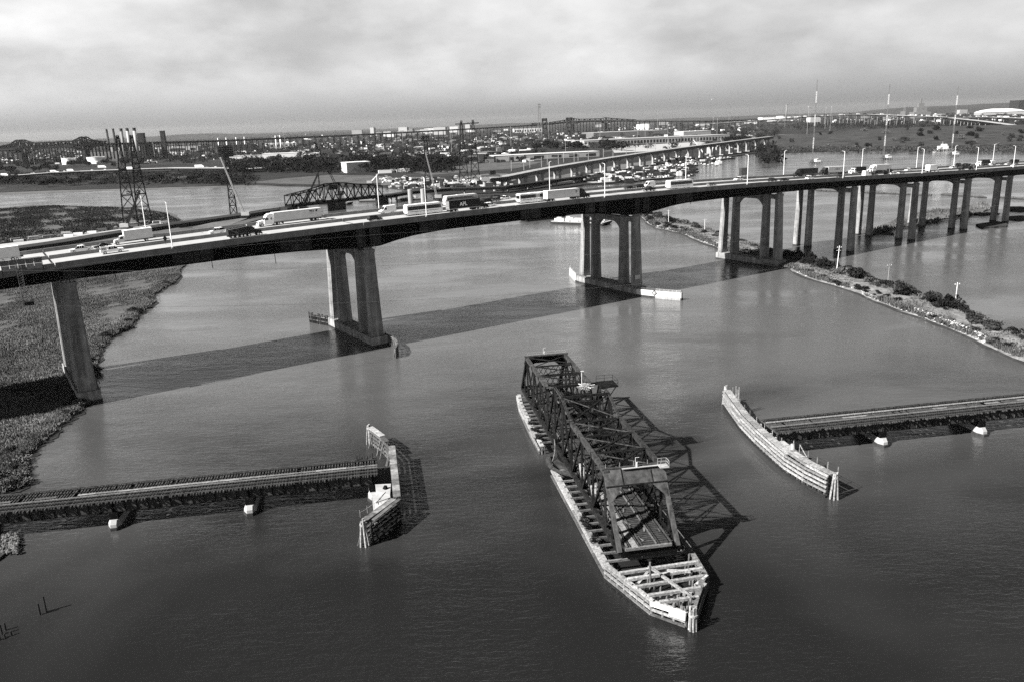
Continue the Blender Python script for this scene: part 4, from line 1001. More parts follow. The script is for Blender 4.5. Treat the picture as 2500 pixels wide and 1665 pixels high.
walkway(rf, [(39.0, -12.2), (39.7, -18.0), (41.0, -23.0)], 1.4, 4.5, M_TIMBER)
for a, b in (((38.6, -12.0), (39.0, -18.0)), ((39.0, -18.0), (40.2, -23.4))):
    for z in (4.35,): MB().bar((a[0] - .45, a[1], z), (b[0] - .45, b[1], z), .3, .4).build('wale', M_TIMBER, rf)
rp_ = [(43.6, 24.5), (42.6, 20.5), (41.6, 16.5), (40.9, 12.6), (40.4, 9.0), (40.0, 5.0), (39.8, 1.0), (39.5, -3.0), (39.4, -7.0), (39.3, -10.6)]
for x, y in rp_: MB().bar((x, y, 4.0), (x, y, 5.4), .09).build('rail_post', M_TIMBER, rf)
hp = [(39.4, -11.6), (40.0, -12.8), (40.3, -15.5), (40.6, -18.2), (41.2, -20.8), (41.8, -23.2)]
for i, (x, y) in enumerate(hp): MB().bar((x, y, 4.4), (x, y, 5.9 if i else 6.6), .1).build('rail_post', M_TIMBER, rf)
for a, b in zip(hp[1:], hp[2:]):
    for z in (5.2, 5.8): MB().bar(a + (z,), b + (z,), .04).build('rail_cable', M_DGREY, rf)
MB().bar((40.0, -12.8, 6.2), (40.2, -15.2, 4.6), .12).build('ladder_rail', M_TIMBER, rf)
lt = MB()
for k in range(7): lt.bar((42.5, 20.6, 4.1 + k * .35), (42.9, 19.8, 4.1 + k * .35), .07)
for q in ((42.5, 20.6), (42.9, 19.8)): lt.bar(q + (3.8,), q + (7.0,), .14)
lt.build('light_frame', M_TIMBER, rf)
dolphin(rf, 41.0, -23.8, 6, 4.9); dolphin(rf, 43.0, 27.0, 5, 5.0, .5)
rbk = thing('timber_platform', 'pale concrete and timber platform between the right trestle end and its fender', 'platform', (RC[0], RC[1], 0), RA)
MB().prism([(39.8, 6.0), (41.6, 6.0), (41.6, -7.4), (39.8, -7.0)], -1, 3.3).build('block', M_CONC_L, rbk)
MB().tube((41.0, -8.4, 3.2), (41.1, -8.3, 4.4), .6, .35, 10).build('drum', M_CONC_L, rbk)
for k in range(3): MB().box(40.7, -9.4 - k * .9, 3.3, 1.5, .8, .3).build('step', M_TIMBER_M, rbk)
# stray piles bottom left
for k, (x, y, h) in enumerate(((98, 1500, 1.9), (113, 1493, 2.6), (14, 1538, 1.2), (5, 1548, 1.6), (28, 1551, .7), (12, 1556, .6), (0, 1562, .8))):
    p = G(x, y); o = MB().tube((0, 0, -1), (-.05, .05, h), .17, .13, 7).build('old_pile', M_TIMBER_D, None); o.location = (p[0], p[1], 0)
    tag(o, ['shorter dark pile of the pair standing in the water at lower left', 'taller dark pile of the pair standing in the water at lower left', 'dark pile stub farthest out at the left edge', 'tall dark pile stub at the left edge', 'round dark pile stub right of its group at the left edge', 'low dark pile stub in the middle of its group', 'dark pile stub cut by the left edge of the picture'][k], 'pile', 'old piles standing in the water')
# ---------------------------------------------------------------- vehicles (local x forward, z up, on the road)
WHEEL = {}
def wheel_mesh(r, w):
    k = (r, w)
    if k not in WHEEL:
        WHEEL[k] = (MB().tube((0, -w / 2, 0), (0, w / 2, 0), r, r, 14).mesh('tyre', M_TYRE), MB().tube((0, -w / 2 - .015, 0), (0, w / 2 + .015, 0), r * .55, r * .55, 10).mesh('rim', M_CHROME))
    return WHEEL[k]
def wheels(t, xs, half, r, w):
    for x in xs:
        for s in (-1, 1):
            a, b = wheel_mesh(r, w); o = obj('wheel', a, t); o.location = (x, s * (half - w / 2 - .02), r); obj('rim', b, o)
def rbody(prof, half, m, name, t, inset=.12, zs=None):
    """car body: side profile in x,z extruded across, narrowed towards the top"""
    zt = max(z for _, z in prof); zb = min(z for _, z in prof)
    def yy(z, h): return h - inset * max(0, (z - zb) / (zt - zb)) ** 2
    mb = MB(); n = len(prof)
    vs = [(x, -yy(z, half), z) for x, z in prof] + [(x, yy(z, half), z) for x, z in prof]
    mb.add(vs, [tuple(range(n)), tuple(range(n, 2 * n))[::-1]] + [(i, n + i, n + (i + 1) % n, (i + 1) % n) for i in range(n)])
    return mb.build(name, m, t)
def lights(t, xf, xr, half, z):
    for s in (-1, 1):
        MB().box(xf, s * (half - .25), z, .06, .36, .16).build('headlight', M_CHROME, t); MB().box(xr, s * (half - .2), z + .1, .06, .28, .2).build('tail_light', M_DGREY, t)
def car(t, m, kind='sedan'):
    L, H, hw = {'sedan': (4.7, 1.45, .9), 'suv': (4.7, 1.72, .95), 'bigsuv': (5.2, 1.88, 1.0), 'hatch': (4.2, 1.5, .88)}[kind]
    a = L / 2; b = .95 if kind in ('suv', 'bigsuv') else .82
    rbody([(-a, .35), (a - .05, .32), (a, .55), (a - .15, b - .12), (a - 1.15, b), (-a + .1, b + .05), (-a, b - .2)], hw, m, 'body', t, .06)
    if kind == 'sedan': cab = [(-a + .55, b), (a - 1.25, b - .02), (a - 1.95, H - .06), (.0, H), (-.6, H - .03), (-a + 1.3, H - .12)]
    else: cab = [(-a + .08, b), (a - 1.2, b - .02), (a - 1.85, H - .08), (.2, H), (-a + .7, H - .04), (-a + .3, H - .2)]
    rbody(cab, hw - .06, M_GLASS, 'windows', t, .22)
    rbody([(x * .93 - .03, z) for x, z in ((cab[2][0], H - .055), (cab[2][0] - .1, H + .01), (cab[3][0], H + .03), (cab[-2][0], H + .0), (cab[-1][0] + .1, H - .1))], hw - .24, m, 'roof', t, .03)
    for px in ((cab[2][0] + cab[1][0]) / 2 - .5, .05 if kind == 'sedan' else -.3):
        MB().box(px - .3, 0, (b + H) / 2 - .02, .09, 2 * hw - .24, H - b - .06).build('pillar', m, t)
    wheels(t, (a - .95, -a + .95), hw, .34 if kind != 'bigsuv' else .39, .24); lights(t, a - .05, -a, hw, b - .25)
def pickup(t, m, rack=False):
    rbody([(-2.9, .5), (2.85, .45), (2.95, .75), (2.85, 1.1), (1.5, 1.2), (-2.9, 1.15)], 1.0, m, 'body', t, .04)
    rbody([(-.95, 1.17), (1.55, 1.17), (.75, 1.86), (-.6, 1.9), (-.9, 1.8)], .94, M_GLASS, 'windows', t, .2)
    rbody([(.7, 1.87), (-.65, 1.9), (-.65, 1.97), (.65, 1.94)], .8, m, 'roof', t, .03)
    for x in (.35, -.15, -.85): MB().box(x, 0, 1.5, .12, 1.78, .7).build('pillar', m, t)
    MB().span(-2.8, -1.05, -.82, .82, 1.15, 1.17).build('bed_floor', M_DGREY, t)
    if rack:
        r_ = MB()
        for x in (-2.7, -1.2):
            for y in (-.85, .85): r_.bar((x, y, 1.15), (x, y, 2.0), .08)
            r_.bar((x, -.85, 2.0), (x, .85, 2.0), .08)
        r_.bar((-2.8, -.85, 2.0), (1.0, -.85, 2.05), .07).bar((-2.8, .85, 2.0), (1.0, .85, 2.05), .07); r_.build('ladder_rack', m, t)
    wheels(t, (1.9, -1.85), 1.02, .42, .28); lights(t, 2.92, -2.92, 1.0, .95)
    MB().span(-3.02, -2.9, -.9, .9, .5, .7).build('bumper', M_CHROME, t)
def van(t, m, L=5.9, H=2.6):
    a = L / 2
    rbody([(-a, .35), (a - .05, .35), (a, .8), (a - .15, 1.05), (a - 1.0, 1.25), (a - 1.75, H - .2), (a - 2.2, H), (-a + .1, H), (-a, H - .2)], 1.0, m, 'body', t, .14)
    for s in (-1, 1): MB().rings([[(a - 1.15, s * y, 1.25), (a - 2.3, s * y, 1.25), (a - 2.3, s * y, 1.95), (a - 1.75, s * y, 1.95)] for y in (.93, .985)]).build('side_window', M_GLASS, t)
    MB().rings([[(a - .98, -.78, 1.29), (a - .98, .78, 1.29), (a - 1.68, .74, H - .32), (a - 1.68, -.74, H - .32)], [(a - .93, -.78, 1.31), (a - .93, .78, 1.31), (a - 1.63, .74, H - .3), (a - 1.63, -.74, H - .3)]]).build('windscreen', M_GLASS, t)
    wheels(t, (a - 1.0, -a + 1.15), 1.0, .36, .24); lights(t, a - .02, -a, 1.0, .8); MB().span(a - .05, a + .1, -.95, .95, .32, .6).build('bumper', M_DGREY, t)
def hauler_cab(t, m, xf, kind='sleeper', xr=None):
    """truck tractor, bonnet front at xf"""
    L = 6.9 if kind == 'sleeper' else 5.4; x0 = xf - L
    MB().span(x0, xf - .4, -.45, .45, .55, .95).build('frame_rail', M_BLACK, t)
    rbody([(xf - 2.1, .75), (xf - .05, .75), (xf, 1.0), (xf - .12, 1.65), (xf - 2.0, 2.02), (xf - 2.1, 2.0)], 1.0, m, 'bonnet', t, .12)
    e = xf - 5.1 if kind == 'sleeper' else xf - 3.7
    top = 3.9 if kind == 'sleeper' else 2.95
    if kind == 'sleeper': pr = [(e, .7), (xf - 1.95, .7), (xf - 1.95, 1.95), (xf - 2.45, 2.75), (xf - 3.0, 3.45), (xf - 3.7, 3.85), (e, top)]
    else: pr = [(e, .7), (xf - 1.9, .7), (xf - 1.9, 1.9), (xf - 2.35, 2.75), (xf - 2.6, top), (e + .1, top), (e, top - .2)]
    rbody(pr, 1.2, m, 'cab', t, .12)
    MB().rings([[(xf - 1.90, -1.0, 1.99), (xf - 1.90, 1.0, 1.99), (xf - 2.40, .95, 2.74), (xf - 2.40, -.95, 2.74)], [(xf - 1.84, -1.0, 2.02), (xf - 1.84, 1.0, 2.02), (xf - 2.34, .95, 2.77), (xf - 2.34, -.95, 2.77)]]).build('windscreen', M_GLASS, t)
    for s in (-1, 1):
        MB().rings([[(xf - 2.2, s * y, 1.95), (xf - 3.3, s * y, 1.95), (xf - 3.3, s * y, 2.65), (xf - 2.55, s * y, 2.65)] for y in (1.1, 1.19)]).build('side_window', M_GLASS, t)
        if kind == 'sleeper': MB().span(xf - 4.5, xf - 4.1, s * 1.16 - .04, s * 1.16 + .04, 2.0, 2.6).build('sleeper_window', M_GLASS, t)
        MB().span(e - .3, xf - 2.2, s * 1.02 - .18, s * 1.02 + .18, .45, .95).build('fuel_tank', m if kind == 'sleeper' else M_CHROME, t)
        MB().box(xf - 2.15, s * 1.42, 2.3, .12, .2, .6).build('mirror', M_BLACK, t)
        MB().tube((e - .15, s * .95, 1.0), (e - .15, s * .95, top - .1), .08).build('exhaust_stack', M_CHROME, t)
    MB().span(xf - .1, xf + .18, -1.1, 1.1, .4, .8).build('bumper', m, t)
    MB().span(xf - .06, xf + .03, -.6, .6, .95, 1.55).build('grille', M_DGREY, t)
    wheels(t, (xf - 1.15,), 1.15, .52, .32)
    wheels(t, (x0 + 1.6, x0 + .4), 1.22, .52, .6)
    return x0
def semi(t, m, box_m, L=16.0, kind='sleeper', H=4.05, rear_m=None):
    xf = (L + 5.4) / 2; x0 = hauler_cab(t, m, xf, kind); fr = x0 + 1.6 + (.15 if kind == 'sleeper' else .3); re = fr - L
    MB().span(re, fr, -1.28, 1.28, 1.15, H).build('trailer_box', box_m, t)
    MB().span(re - .05, fr + .03, -1.31, 1.31, H - .12, H + .03).build('roof_rail', box_m, t); MB().span(re - .03, fr + .02, -1.31, 1.31, 1.05, 1.25).build('bottom_rail', M_LGREY, t)
    if rear_m: MB().span(re - .09, re - .06, -1.2, 1.2, 1.25, H - .15).build('rear_door', rear_m, t)
    wheels(t, (re + 1.6, re + 2.9), 1.25, .52, .6)
    MB().span(re + .9, re + 3.6, -.5, .5, .6, 1.04).build('bogie', M_BLACK, t); MB().span(fr - 3.1, fr - 2.9, -.9, .9, .25, 1.05).build('landing_gear', M_DGREY, t)
    MB().span(re + .1, re + .2, -1.1, 1.1, .5, 1.0).build('under_guard', M_DGREY, t)
    return re, fr
def box_truck(t, m, L=7.4, H=3.9):
    xf = (L + 2.6) / 2 + .2; re = xf - 2.8 - L
    MB().span(re, xf - 1, -.45, .45, .6, .95).build('frame_rail', M_BLACK, t)
    rbody([(xf - 1.4, .6), (xf - .05, .6), (xf, .9), (xf - .15, 1.4), (xf - 1.4, 1.65)], 1.02, m, 'bonnet', t, .1)
    rbody([(xf - 2.7, .6), (xf - 1.3, .6), (xf - 1.25, 1.6), (xf - 1.75, 2.35), (xf - 2.7, 2.45)], 1.05, m, 'cab', t, .1)
    MB().rings([[(xf - 1.22, -.85, 1.66), (xf - 1.22, .85, 1.66), (xf - 1.66, .8, 2.28), (xf - 1.66, -.8, 2.28)], [(xf - 1.17, -.85, 1.68), (xf - 1.17, .85, 1.68), (xf - 1.61, .8, 2.3), (xf - 1.61, -.8, 2.3)]]).build('windscreen', M_GLASS, t)
    for s in (-1, 1): MB().rings([[(xf - 1.55, s * y, 1.6), (xf - 2.45, s * y, 1.6), (xf - 2.45, s * y, 2.2), (xf - 1.85, s * y, 2.2)] for y in (.98, 1.05)]).build('side_window', M_GLASS, t)
    MB().span(re, xf - 2.8, -1.27, 1.27, 1.05, H).build('cargo_box', m, t); MB().span(re - .02, xf - 2.78, -1.3, 1.3, .95, 1.1).build('box_sill', M_LGREY, t); MB().span(re - .02, xf - 2.75, -1.29, 1.29, H - .1, H + .02).build('roof_cap', M_WHITE, t)
    MB().span(re - .7, re, -1.1, 1.1, .75, .95).build('tail_lift', M_DGREY, t)
    wheels(t, (xf - .75,), 1.1, .46, .28); wheels(t, (re + 1.9,), 1.18, .46, .52); MB().span(xf - .05, xf + .12, -1.05, 1.05, .4, .75).build('bumper', M_LGREY, t)
def coach(t, m, L=13.6, H=3.6, rear=None):
    a = L / 2
    rbody([(-a, .5), (-a + .2, .35), (a - .2, .35), (a, .7), (a, 2.1), (a - .35, H - .25), (a - .8, H), (-a + .4, H), (-a, H - .2)], 1.29, m, 'body', t, .1)
    for s in (-1, 1):
        MB().rings([[(-a + .4, s * y, 1.75), (a - .55, s * y, 1.75), (a - .75, s * y, 2.95), (-a + .4, s * y, 2.95)] for y in (1.2, 1.285)]).build('window_band', M_GLASS, t)
        MB().span(-a + 1.2, a - 1.6, s * 1.285 - .03, s * 1.285 + .03, 1.18, 1.3).build('stripe', M_DGREY, t)
        for k in range(6): MB().span(-a + 3.6 + k * 1.35, -a + 3.64 + k * 1.35, s * 1.29 - .02, s * 1.29 + .02, .5, 1.15).build('locker_seam', M_GREY, t)
    MB().rings([[(a + .01, -1.1, 1.3), (a + .01, 1.1, 1.3), (a - .3, 1.0, 3.1), (a - .3, -1.0, 3.1)], [(a + .05, -1.1, 1.3), (a + .05, 1.1, 1.3), (a - .24, 1.0, 3.12), (a - .24, -1.0, 3.12)]]).build('windscreen', M_GLASS, t)
    if rear: MB().span(-a - .04, -a - .0, -1.1, 1.1, 1.7, 2.9).build('rear_window', rear, t)
    MB().span(-a - .1, -a + .1, -1.2, 1.2, .4, .8).build('bumper', M_DGREY, t)
    MB().span(-1.5, 1.5, -.6, .6, H, H + .12).build('roof_hatch', m, t)
    wheels(t, (a - 2.6,), 1.27, .5, .3); wheels(t, (-a + 2.6, -a + 3.85), 1.27, .5, .4); lights(t, a - .0, -a - .01, 1.2, .8)
def dump_truck(t, m):
    x0 = hauler_cab(t, m, 4.7, 'day'); x1 = .85
    MB().span(-5.2, 1, -.45, .45, .6, 1.0).build('frame_rail', M_BLACK, t)
    MB().side([(-4.9, 1.25), (x1, 1.25), (x1 + .1, 3.15), (-.9, 2.95), (-4.9, 2.65)], -1.24, 1.24).build('dump_body', m, t)
    MB().side([(-4.9, 2.63), (x1, 3.1), (x1, 3.22), (-4.9, 2.78)], -1.28, -1.18).build('body_rail', M_LGREY, t); MB().side([(-4.9, 2.63), (x1, 3.1), (x1, 3.22), (-4.9, 2.78)], 1.18, 1.28).build('body_rail', M_LGREY, t)
    MB().bar((-4.4, -1.27, 2.6), (-2.2, -1.27, 1.4), .12).build('body_brace', M_GREY, t)
    o = MB().rings([[(-2.4 + r * math.cos(q), -1.265, 2.1 + r * math.sin(q)) for q in [k / 16 * 6.283 for k in range(16)]] for r in (.42, .34)], False); o.build('round_emblem', M_GREY, t)
    MB().span(-5.0, -4.88, -1.24, 1.24, 1.2, 2.7).build('tailgate', M_DGREY, t)
    wheels(t, (-2.6, -3.9, -1.3), 1.22, .52, .5)
    MB().tube((.95, .5, 3.0), (.95, .5, 3.45), .12).build('beacon', M_WHITE, t)
def flat_truck(t, m):
    xf = 9.0; x0 = hauler_cab(t, m, xf, 'day')
    MB().span(-8.2, 4.4, -1.25, 1.25, 1.1, 1.3).build('flat_bed', M_BLACK, t)
    wheels(t, (-7.0, -5.7), 1.25, .52, .6)
    for k, (x, l, h) in enumerate(((-6, 3.2, .9), (-2.2, 3.4, 1.2), (1.8, 3.2, .8))): rbody([(x - l / 2, 1.32), (x + l / 2, 1.32), (x + l / 2 - .3, 1.32 + h * .6), (x + .5, 1.32 + h), (x - .9, 1.32 + h), (x - l / 2, 1.32 + h * .6)], .9, M_DGREY if k != 1 else M_BLACK, 'carried_car', t, .1)
def lettering(txt, size, m, parent, loc, rot, name='lettering'):
    c = bpy.data.curves.new(name, 'FONT'); c.body = txt; c.size = size; c.align_x = 'CENTER'; c.align_y = 'CENTER'; c.extrude = .01; c.resolution_u = 2; c.offset = .035
    tmp = bpy.data.objects.new(name, c); COL.objects.link(tmp)
    dg = bpy.context.evaluated_depsgraph_get(); me = bpy.data.meshes.new_from_object(tmp.evaluated_get(dg)); bpy.data.objects.remove(tmp)
    me.materials.clear(); me.materials.append(m); o = obj(name, me, parent); o.location = loc; o.rotation_euler = rot; return o
VEH = 'vehicles driving over the highway bridge'
def drive(name, label, cat, px, y, right, build, *a, **k):
    s = deck_s(px, y, 1.0); p = HW(s, y); sl = math.atan((road_z(s + 4) - road_z(s - 4)) / 8)
    t = thing(name, label, cat, (p[0], p[1], road_z(s) + .012), HA if right else HA + math.pi, VEH)
    t.rotation_euler = (0, -sl if right else sl, HA if right else HA + math.pi)
    r_ = build(t, *a, **k); return t, r_
drive('box_truck', 'white box truck cut off by the left edge of the picture', 'truck', -2, 25.2, False, box_truck, M_WHITE2)
drive('sport_utility_vehicle', 'white sport utility vehicle behind the truck at the left edge', 'car', 24, 25.2, False, car, M_WHITE, 'bigsuv')
drive('pickup_truck', 'white pickup truck heading left beside the median, no rack', 'pickup', 198, 22.4, False, pickup, M_WHITE)
drive('sedan', 'black low sedan between the two white pickup trucks', 'car', 250, 25.4, False, car, M_BLACK, 'sedan')
drive('pickup_truck', 'white pickup truck with a ladder rack heading right', 'pickup', 273, 12.0, True, pickup, M_WHITE, True)
drive('box_truck', 'white box truck heading left above the ladder-rack pickup', 'truck', 327, 28.6, False, box_truck, M_WHITE2, 7.8)
drive('sport_utility_vehicle', 'white sport utility vehicle alone on the far carriageway before the dump truck', 'car', 529, 25.6, False, car, M_WHITE, 'suv')
drive('dump_truck', 'black dump truck with a round emblem heading right', 'truck', 598, 9.0, True, dump_truck, M_BLACK)
t, (re, fr) = drive('tractor_trailer', 'white semi truck with long pale trailer heading left', 'truck', 708, 28.6, False, semi, M_WHITE, M_WHITE2)
for k, (dx, w, dz, h) in enumerate(((0, 1.1, .22, .3), (1.25, .5, .25, .28), (.1, 1.6, -.18, .14), (.3, 1.2, -.55, .08))):
    MB().span(re + 2.2 + 1.9 - dx - w, re + 2.2 + 1.9 - dx, 1.283, 1.293, 3.1 + dz, 3.1 + dz + h).build('lettering_mark', M_DGREY, t)
MB().rings([[(re + 1.5, y, 2.95), (re + 2.0, y, 3.2), (re + 1.75, y, 3.7), (re + 1.1, y, 3.75)] for y in (1.283, 1.295)]).build('emblem', M_BLACK, t)
drive('hatchback', 'black hatchback alone below the white cargo van', 'car', 915, 9.6, True, car, M_BLACK, 'suv')
drive('cargo_van', 'white high-roof cargo van heading left', 'van', 946, 26.5, False, van, M_WHITE)
drive('coach_bus', 'white coach with dark window band following the black container truck', 'bus', 1034, 12.4, True, coach, M_WHITE)
t, (re, fr) = drive('container_truck', 'black container truck with large white letters on its side', 'truck', 1136, 8.6, True, semi, M_BLACK, M_BLACK, 12.2, 'day', 3.95, M_GREY)
lettering('APL', 1.75, M_WHITE, t, ((re + fr) / 2 - .6, -1.30, 2.55), (math.pi / 2, 0, 0))
for z in (1.7, 2.3, 2.9, 3.5): MB().span(re - .14, re - .1, -1.1, 1.1, z - .05, z + .05).build('door_bar', M_LGREY, t)
drive('coach_bus', 'white-roofed coach behind the black container truck', 'bus', 1124, 28.8, False, coach, M_WHITE2)
drive('sedan', 'white compact car just ahead of the black container truck', 'car', 1197, 13.2, True, car, M_WHITE, 'hatch')
for k, (px, y, m, kd, lb) in enumerate(((1088, 31.5, M_LGREY, 'suv', 'silver sport utility vehicle left of the far coach'), (1115, 32.4, M_GREY, 'suv', 'grey sport utility vehicle half hidden behind the far coach roof'), (1140, 32.4, M_BLACK, 'bigsuv', 'black sport utility vehicle above the far coach roof'), (1206, 31.8, M_BLACK, 'bigsuv', 'large black sport utility vehicle by the construction pier'), (1207, 26.5, M_GREY, 'suv', 'dark grey sport utility vehicle above the white compact car'), (1185, 25.0, M_DGREY, 'suv', 'dark sport utility vehicle right behind the black cab'), (1231, 31.0, M_WHITE, 'sedan', 'white sedan half hidden by the far parapet near the construction pier'))):
    drive('sport_utility_vehicle' if kd != 'sedan' else 'sedan', lb, 'car', px, y, False, car, m, kd)
drive('coach_bus', 'white coach with dark rear window right behind the white trailer', 'bus', 1300, 12.4, True, coach, M_WHITE, 13.0, 3.5, M_GLASS)
t, (re, fr) = drive('tractor_trailer', 'white trailer pulled by a black cab heading right', 'truck', 1384, 8.8, True, semi, M_BLACK, M_WHITE2, 15.0, 'sleeper', 4.05, M_WHITE)
MB().span(fr - 1.9, fr - 1.2, -1.294, -1.283, 2.6, 3.4).build('square_emblem', M_GREY, t); MB().span(fr - 1.75, fr - 1.35, -1.298, -1.295, 2.85, 3.15).build('emblem_mark', M_LGREY, t)
for px, y, rt, m, kd, lb in ((1536, 25.5, False, M_DGREY, 'sedan', 'dark low car leftmost of the pair before the white van'), (1560, 26.2, False, M_BLACK, 'suv', 'black car touching the white van on the far carriageway'), (1737, 12.6, True, M_GREY, 'sedan', 'lone grey car right of the white coach near the right pier'), (1803, 29.0, False, M_WHITE, 'suv', 'white car below the grey sign board'), (1886, 11.0, True, M_BLACK, 'suv', 'first of two black cars left of the far black semi'), (1915, 10.0, True, M_BLACK, 'sedan', 'second of two black cars left of the far black semi'), (1977, 10.8, True, M_WHITE, 'suv', 'white car below the black semi truck'), (2052, 10.5, True, M_DGREY, 'sedan', 'dark car behind the lamp post right of the black semi'),
                           (2178, 11.0, True, M_WHITE, 'sedan', 'white car left of the dark-roofed white car'), (2199, 11.4, True, M_LGREY, 'suv', 'pale car with dark roof near the middle of the right-hand traffic'), (2217, 26.0, False, M_WHITE, 'suv', 'white car on the far carriageway left of the twin lamp posts'), (2326, 26.0, False, M_WHITE, 'suv', 'white car just left of the car carrier'), (2460, 25.0, False, M_WHITE2, 'sedan', 'white low car right of the far delivery van'), (2443, 26.5, False, M_GREY, 'sedan', 'grey car between the far van and the dark truck'), (2475, 11.0, True, M_WHITE, 'hatch', 'white car on the near carriageway at the right lamp post'), (2424, 26.0, False, M_LGREY, 'sedan', 'silver car directly right of the delivery van')):
    drive('car', lb, 'car', px, y, rt, car, m, kd)
drive('cargo_van', 'white van heading left above the dark pickup truck', 'van', 1585, 26.5, False, van, M_WHITE, 5.6)
drive('pickup_truck', 'dark pickup truck below the white van', 'pickup', 1584, 11.8, True, pickup, M_BLACK)
drive('coach_bus', 'white coach with dark window band alone near the right-hand main pier', 'bus', 1659, 11.8, True, coach, M_WHITE)
drive('tractor_trailer', 'all black semi truck heading left', 'truck', 1966, 27.8, False, semi, M_BLACK, M_BLACK, 12.0)
t, (re, fr) = drive('tractor_trailer', 'white trailer with small dark lettering following the black semi', 'truck', 2032, 31.6, False, semi, M_DGREY, M_WHITE2, 15.5)
for k in range(7): MB().span((re + fr) / 2 - 2.2 + k * .62, (re + fr) / 2 - 2.2 + k * .62 + .45, 1.283, 1.292, 2.6 - (.2 if k == 3 else 0), 3.0).build('lettering_mark', M_DGREY, t)
drive('container_truck', 'white cab with short dark container heading left', 'truck', 2095, 29.0, False, semi, M_WHITE, M_DGREY, 9.0, 'day', 3.5)
drive('cargo_van', 'white van on the near carriageway below the white semi cab', 'van', 2116, 10.5, True, van, M_WHITE, 5.4)
drive('tractor_trailer', 'white tall-cab semi with pale trailer among the right-hand traffic', 'truck', 2146, 30.5, False, semi, M_WHITE, M_WHITE2, 14.5)
drive('flatbed_truck', 'dark flatbed truck loaded with cars right of the white van', 'truck', 2153, 12.0, True, flat_truck, M_BLACK)
drive('box_truck', 'white box truck heading right between twin lamp posts and car carrier', 'truck', 2276, 11.6, True, box_truck, M_WHITE)
drive('car_carrier', 'black car carrier loaded with cars on the far carriageway', 'truck', 2352, 26.8, False, flat_truck, M_BLACK)
drive('flatbed_truck', 'black flatbed with cars on the near carriageway below the car carrier', 'truck', 2362, 10.6, True, flat_truck, M_DGREY)
drive('container_truck', 'white cab with dark grey container at the far right', 'truck', 2400, 30.5, False, semi, M_WHITE, M_DGREY, 9.5, 'day', 3.7)
drive('delivery_van', 'white delivery van right of the dark grey container', 'van', 2420, 29.0, False, van, M_WHITE, 6.5, 3.0)
drive('dump_truck', 'dark dump truck near the right edge of the picture', 'truck', 2474, 28.0, False, dump_truck, M_DGREY)
# ---------------------------------------------------------------- trees and shrubs
def crown_mesh(name, m, seed, n, lobes, leaf):
    rr = np.random.default_rng(seed); L = np.array(lobes); k = rr.integers(0, len(L), n); d = rr.normal(0, 1, (n, 3)); d /= np.linalg.norm(d, axis=1)[:, None]
    rad = rr.uniform(.55, 1.0, n)[:, None]; c = L[k, :3] + d * rad * L[k, 3:6]
    a = rr.normal(0, 1, (n, 3)); a /= np.linalg.norm(a, axis=1)[:, None]; b = np.cross(a, rr.normal(0, 1, (n, 3))); b /= np.linalg.norm(b, axis=1)[:, None]
    s_ = leaf * rr.uniform(.6, 1.4, n)[:, None]; V = np.stack([c - a * s_, c + b * s_ * .8, c + a * s_, c - b * s_ * .7], 1)
    me = bpy.data.meshes.new(name); me.vertices.add(n * 4); me.vertices.foreach_set('co', V.reshape(-1)); me.loops.add(n * 4); me.loops.foreach_set('vertex_index', np.arange(n * 4))
    me.polygons.add(n); me.polygons.foreach_set('loop_start', np.arange(0, n * 4, 4)); me.update(calc_edges=True); me.materials.append(m); return me
def rnd_lobes(rr, n, r, zc, h): return [(rr.uniform(-r, r) * .6, rr.uniform(-r, r) * .6, zc + rr.uniform(-.4, .5) * h, rr.uniform(.4, .65) * r, rr.uniform(.4, .65) * r, rr.uniform(.28, .5) * h) for _ in range(n)]
TREES = []
for k in range(6):
    rr = random.Random(50 + k); mt = (M_LEAF_D, M_LEAF, M_LEAF_D)[k % 3]
    cm = crown_mesh('crown', mt, 60 + k, 420, rnd_lobes(rr, 7, 1.0, 1.25, 1.0), .17)
    tm = MB().tube((0, 0, -.1), (.03, 0, .75), .07, .045, 6).tube((.03, 0, .7), (.3, .1, 1.2), .035, .015, 5).tube((.03, 0, .7), (-.25, -.1, 1.25), .035, .015, 5).mesh('trunk', M_BARK)
    TREES.append((cm, tm))
SHRUBS = []
for k in range(5):
    rr = random.Random(80 + k); mt = (M_LEAF, M_LEAF_D, M_LEAF, M_LEAF_L, M_LEAF_D)[k]
    cm = crown_mesh('foliage', mt, 90 + k, 560, rnd_lobes(rr, 9, 1.15, .5, .75), .11)
    sm_ = MB().tube((0, 0, -.2), (.05, .02, .5), .06, .03, 5).tube((0, 0, 0), (-.3, .1, .5), .04, .02, 5).mesh('stem', M_BARK); SHRUBS.append((cm, sm_))
def plant(name, protos, p, sx, sz, label, cat, group):
    cm, tm = R.choice(protos) if isinstance(protos, list) else protos
    t = thing(name, label, cat, p, R.uniform(0, 6.28), group); t.scale = (sx * R.uniform(.9, 1.15), sx * R.uniform(.9, 1.15), sz)
    obj('crown' if name == 'tree' else 'foliage', cm, t); obj('trunk' if name == 'tree' else 'stem', tm, t); return t
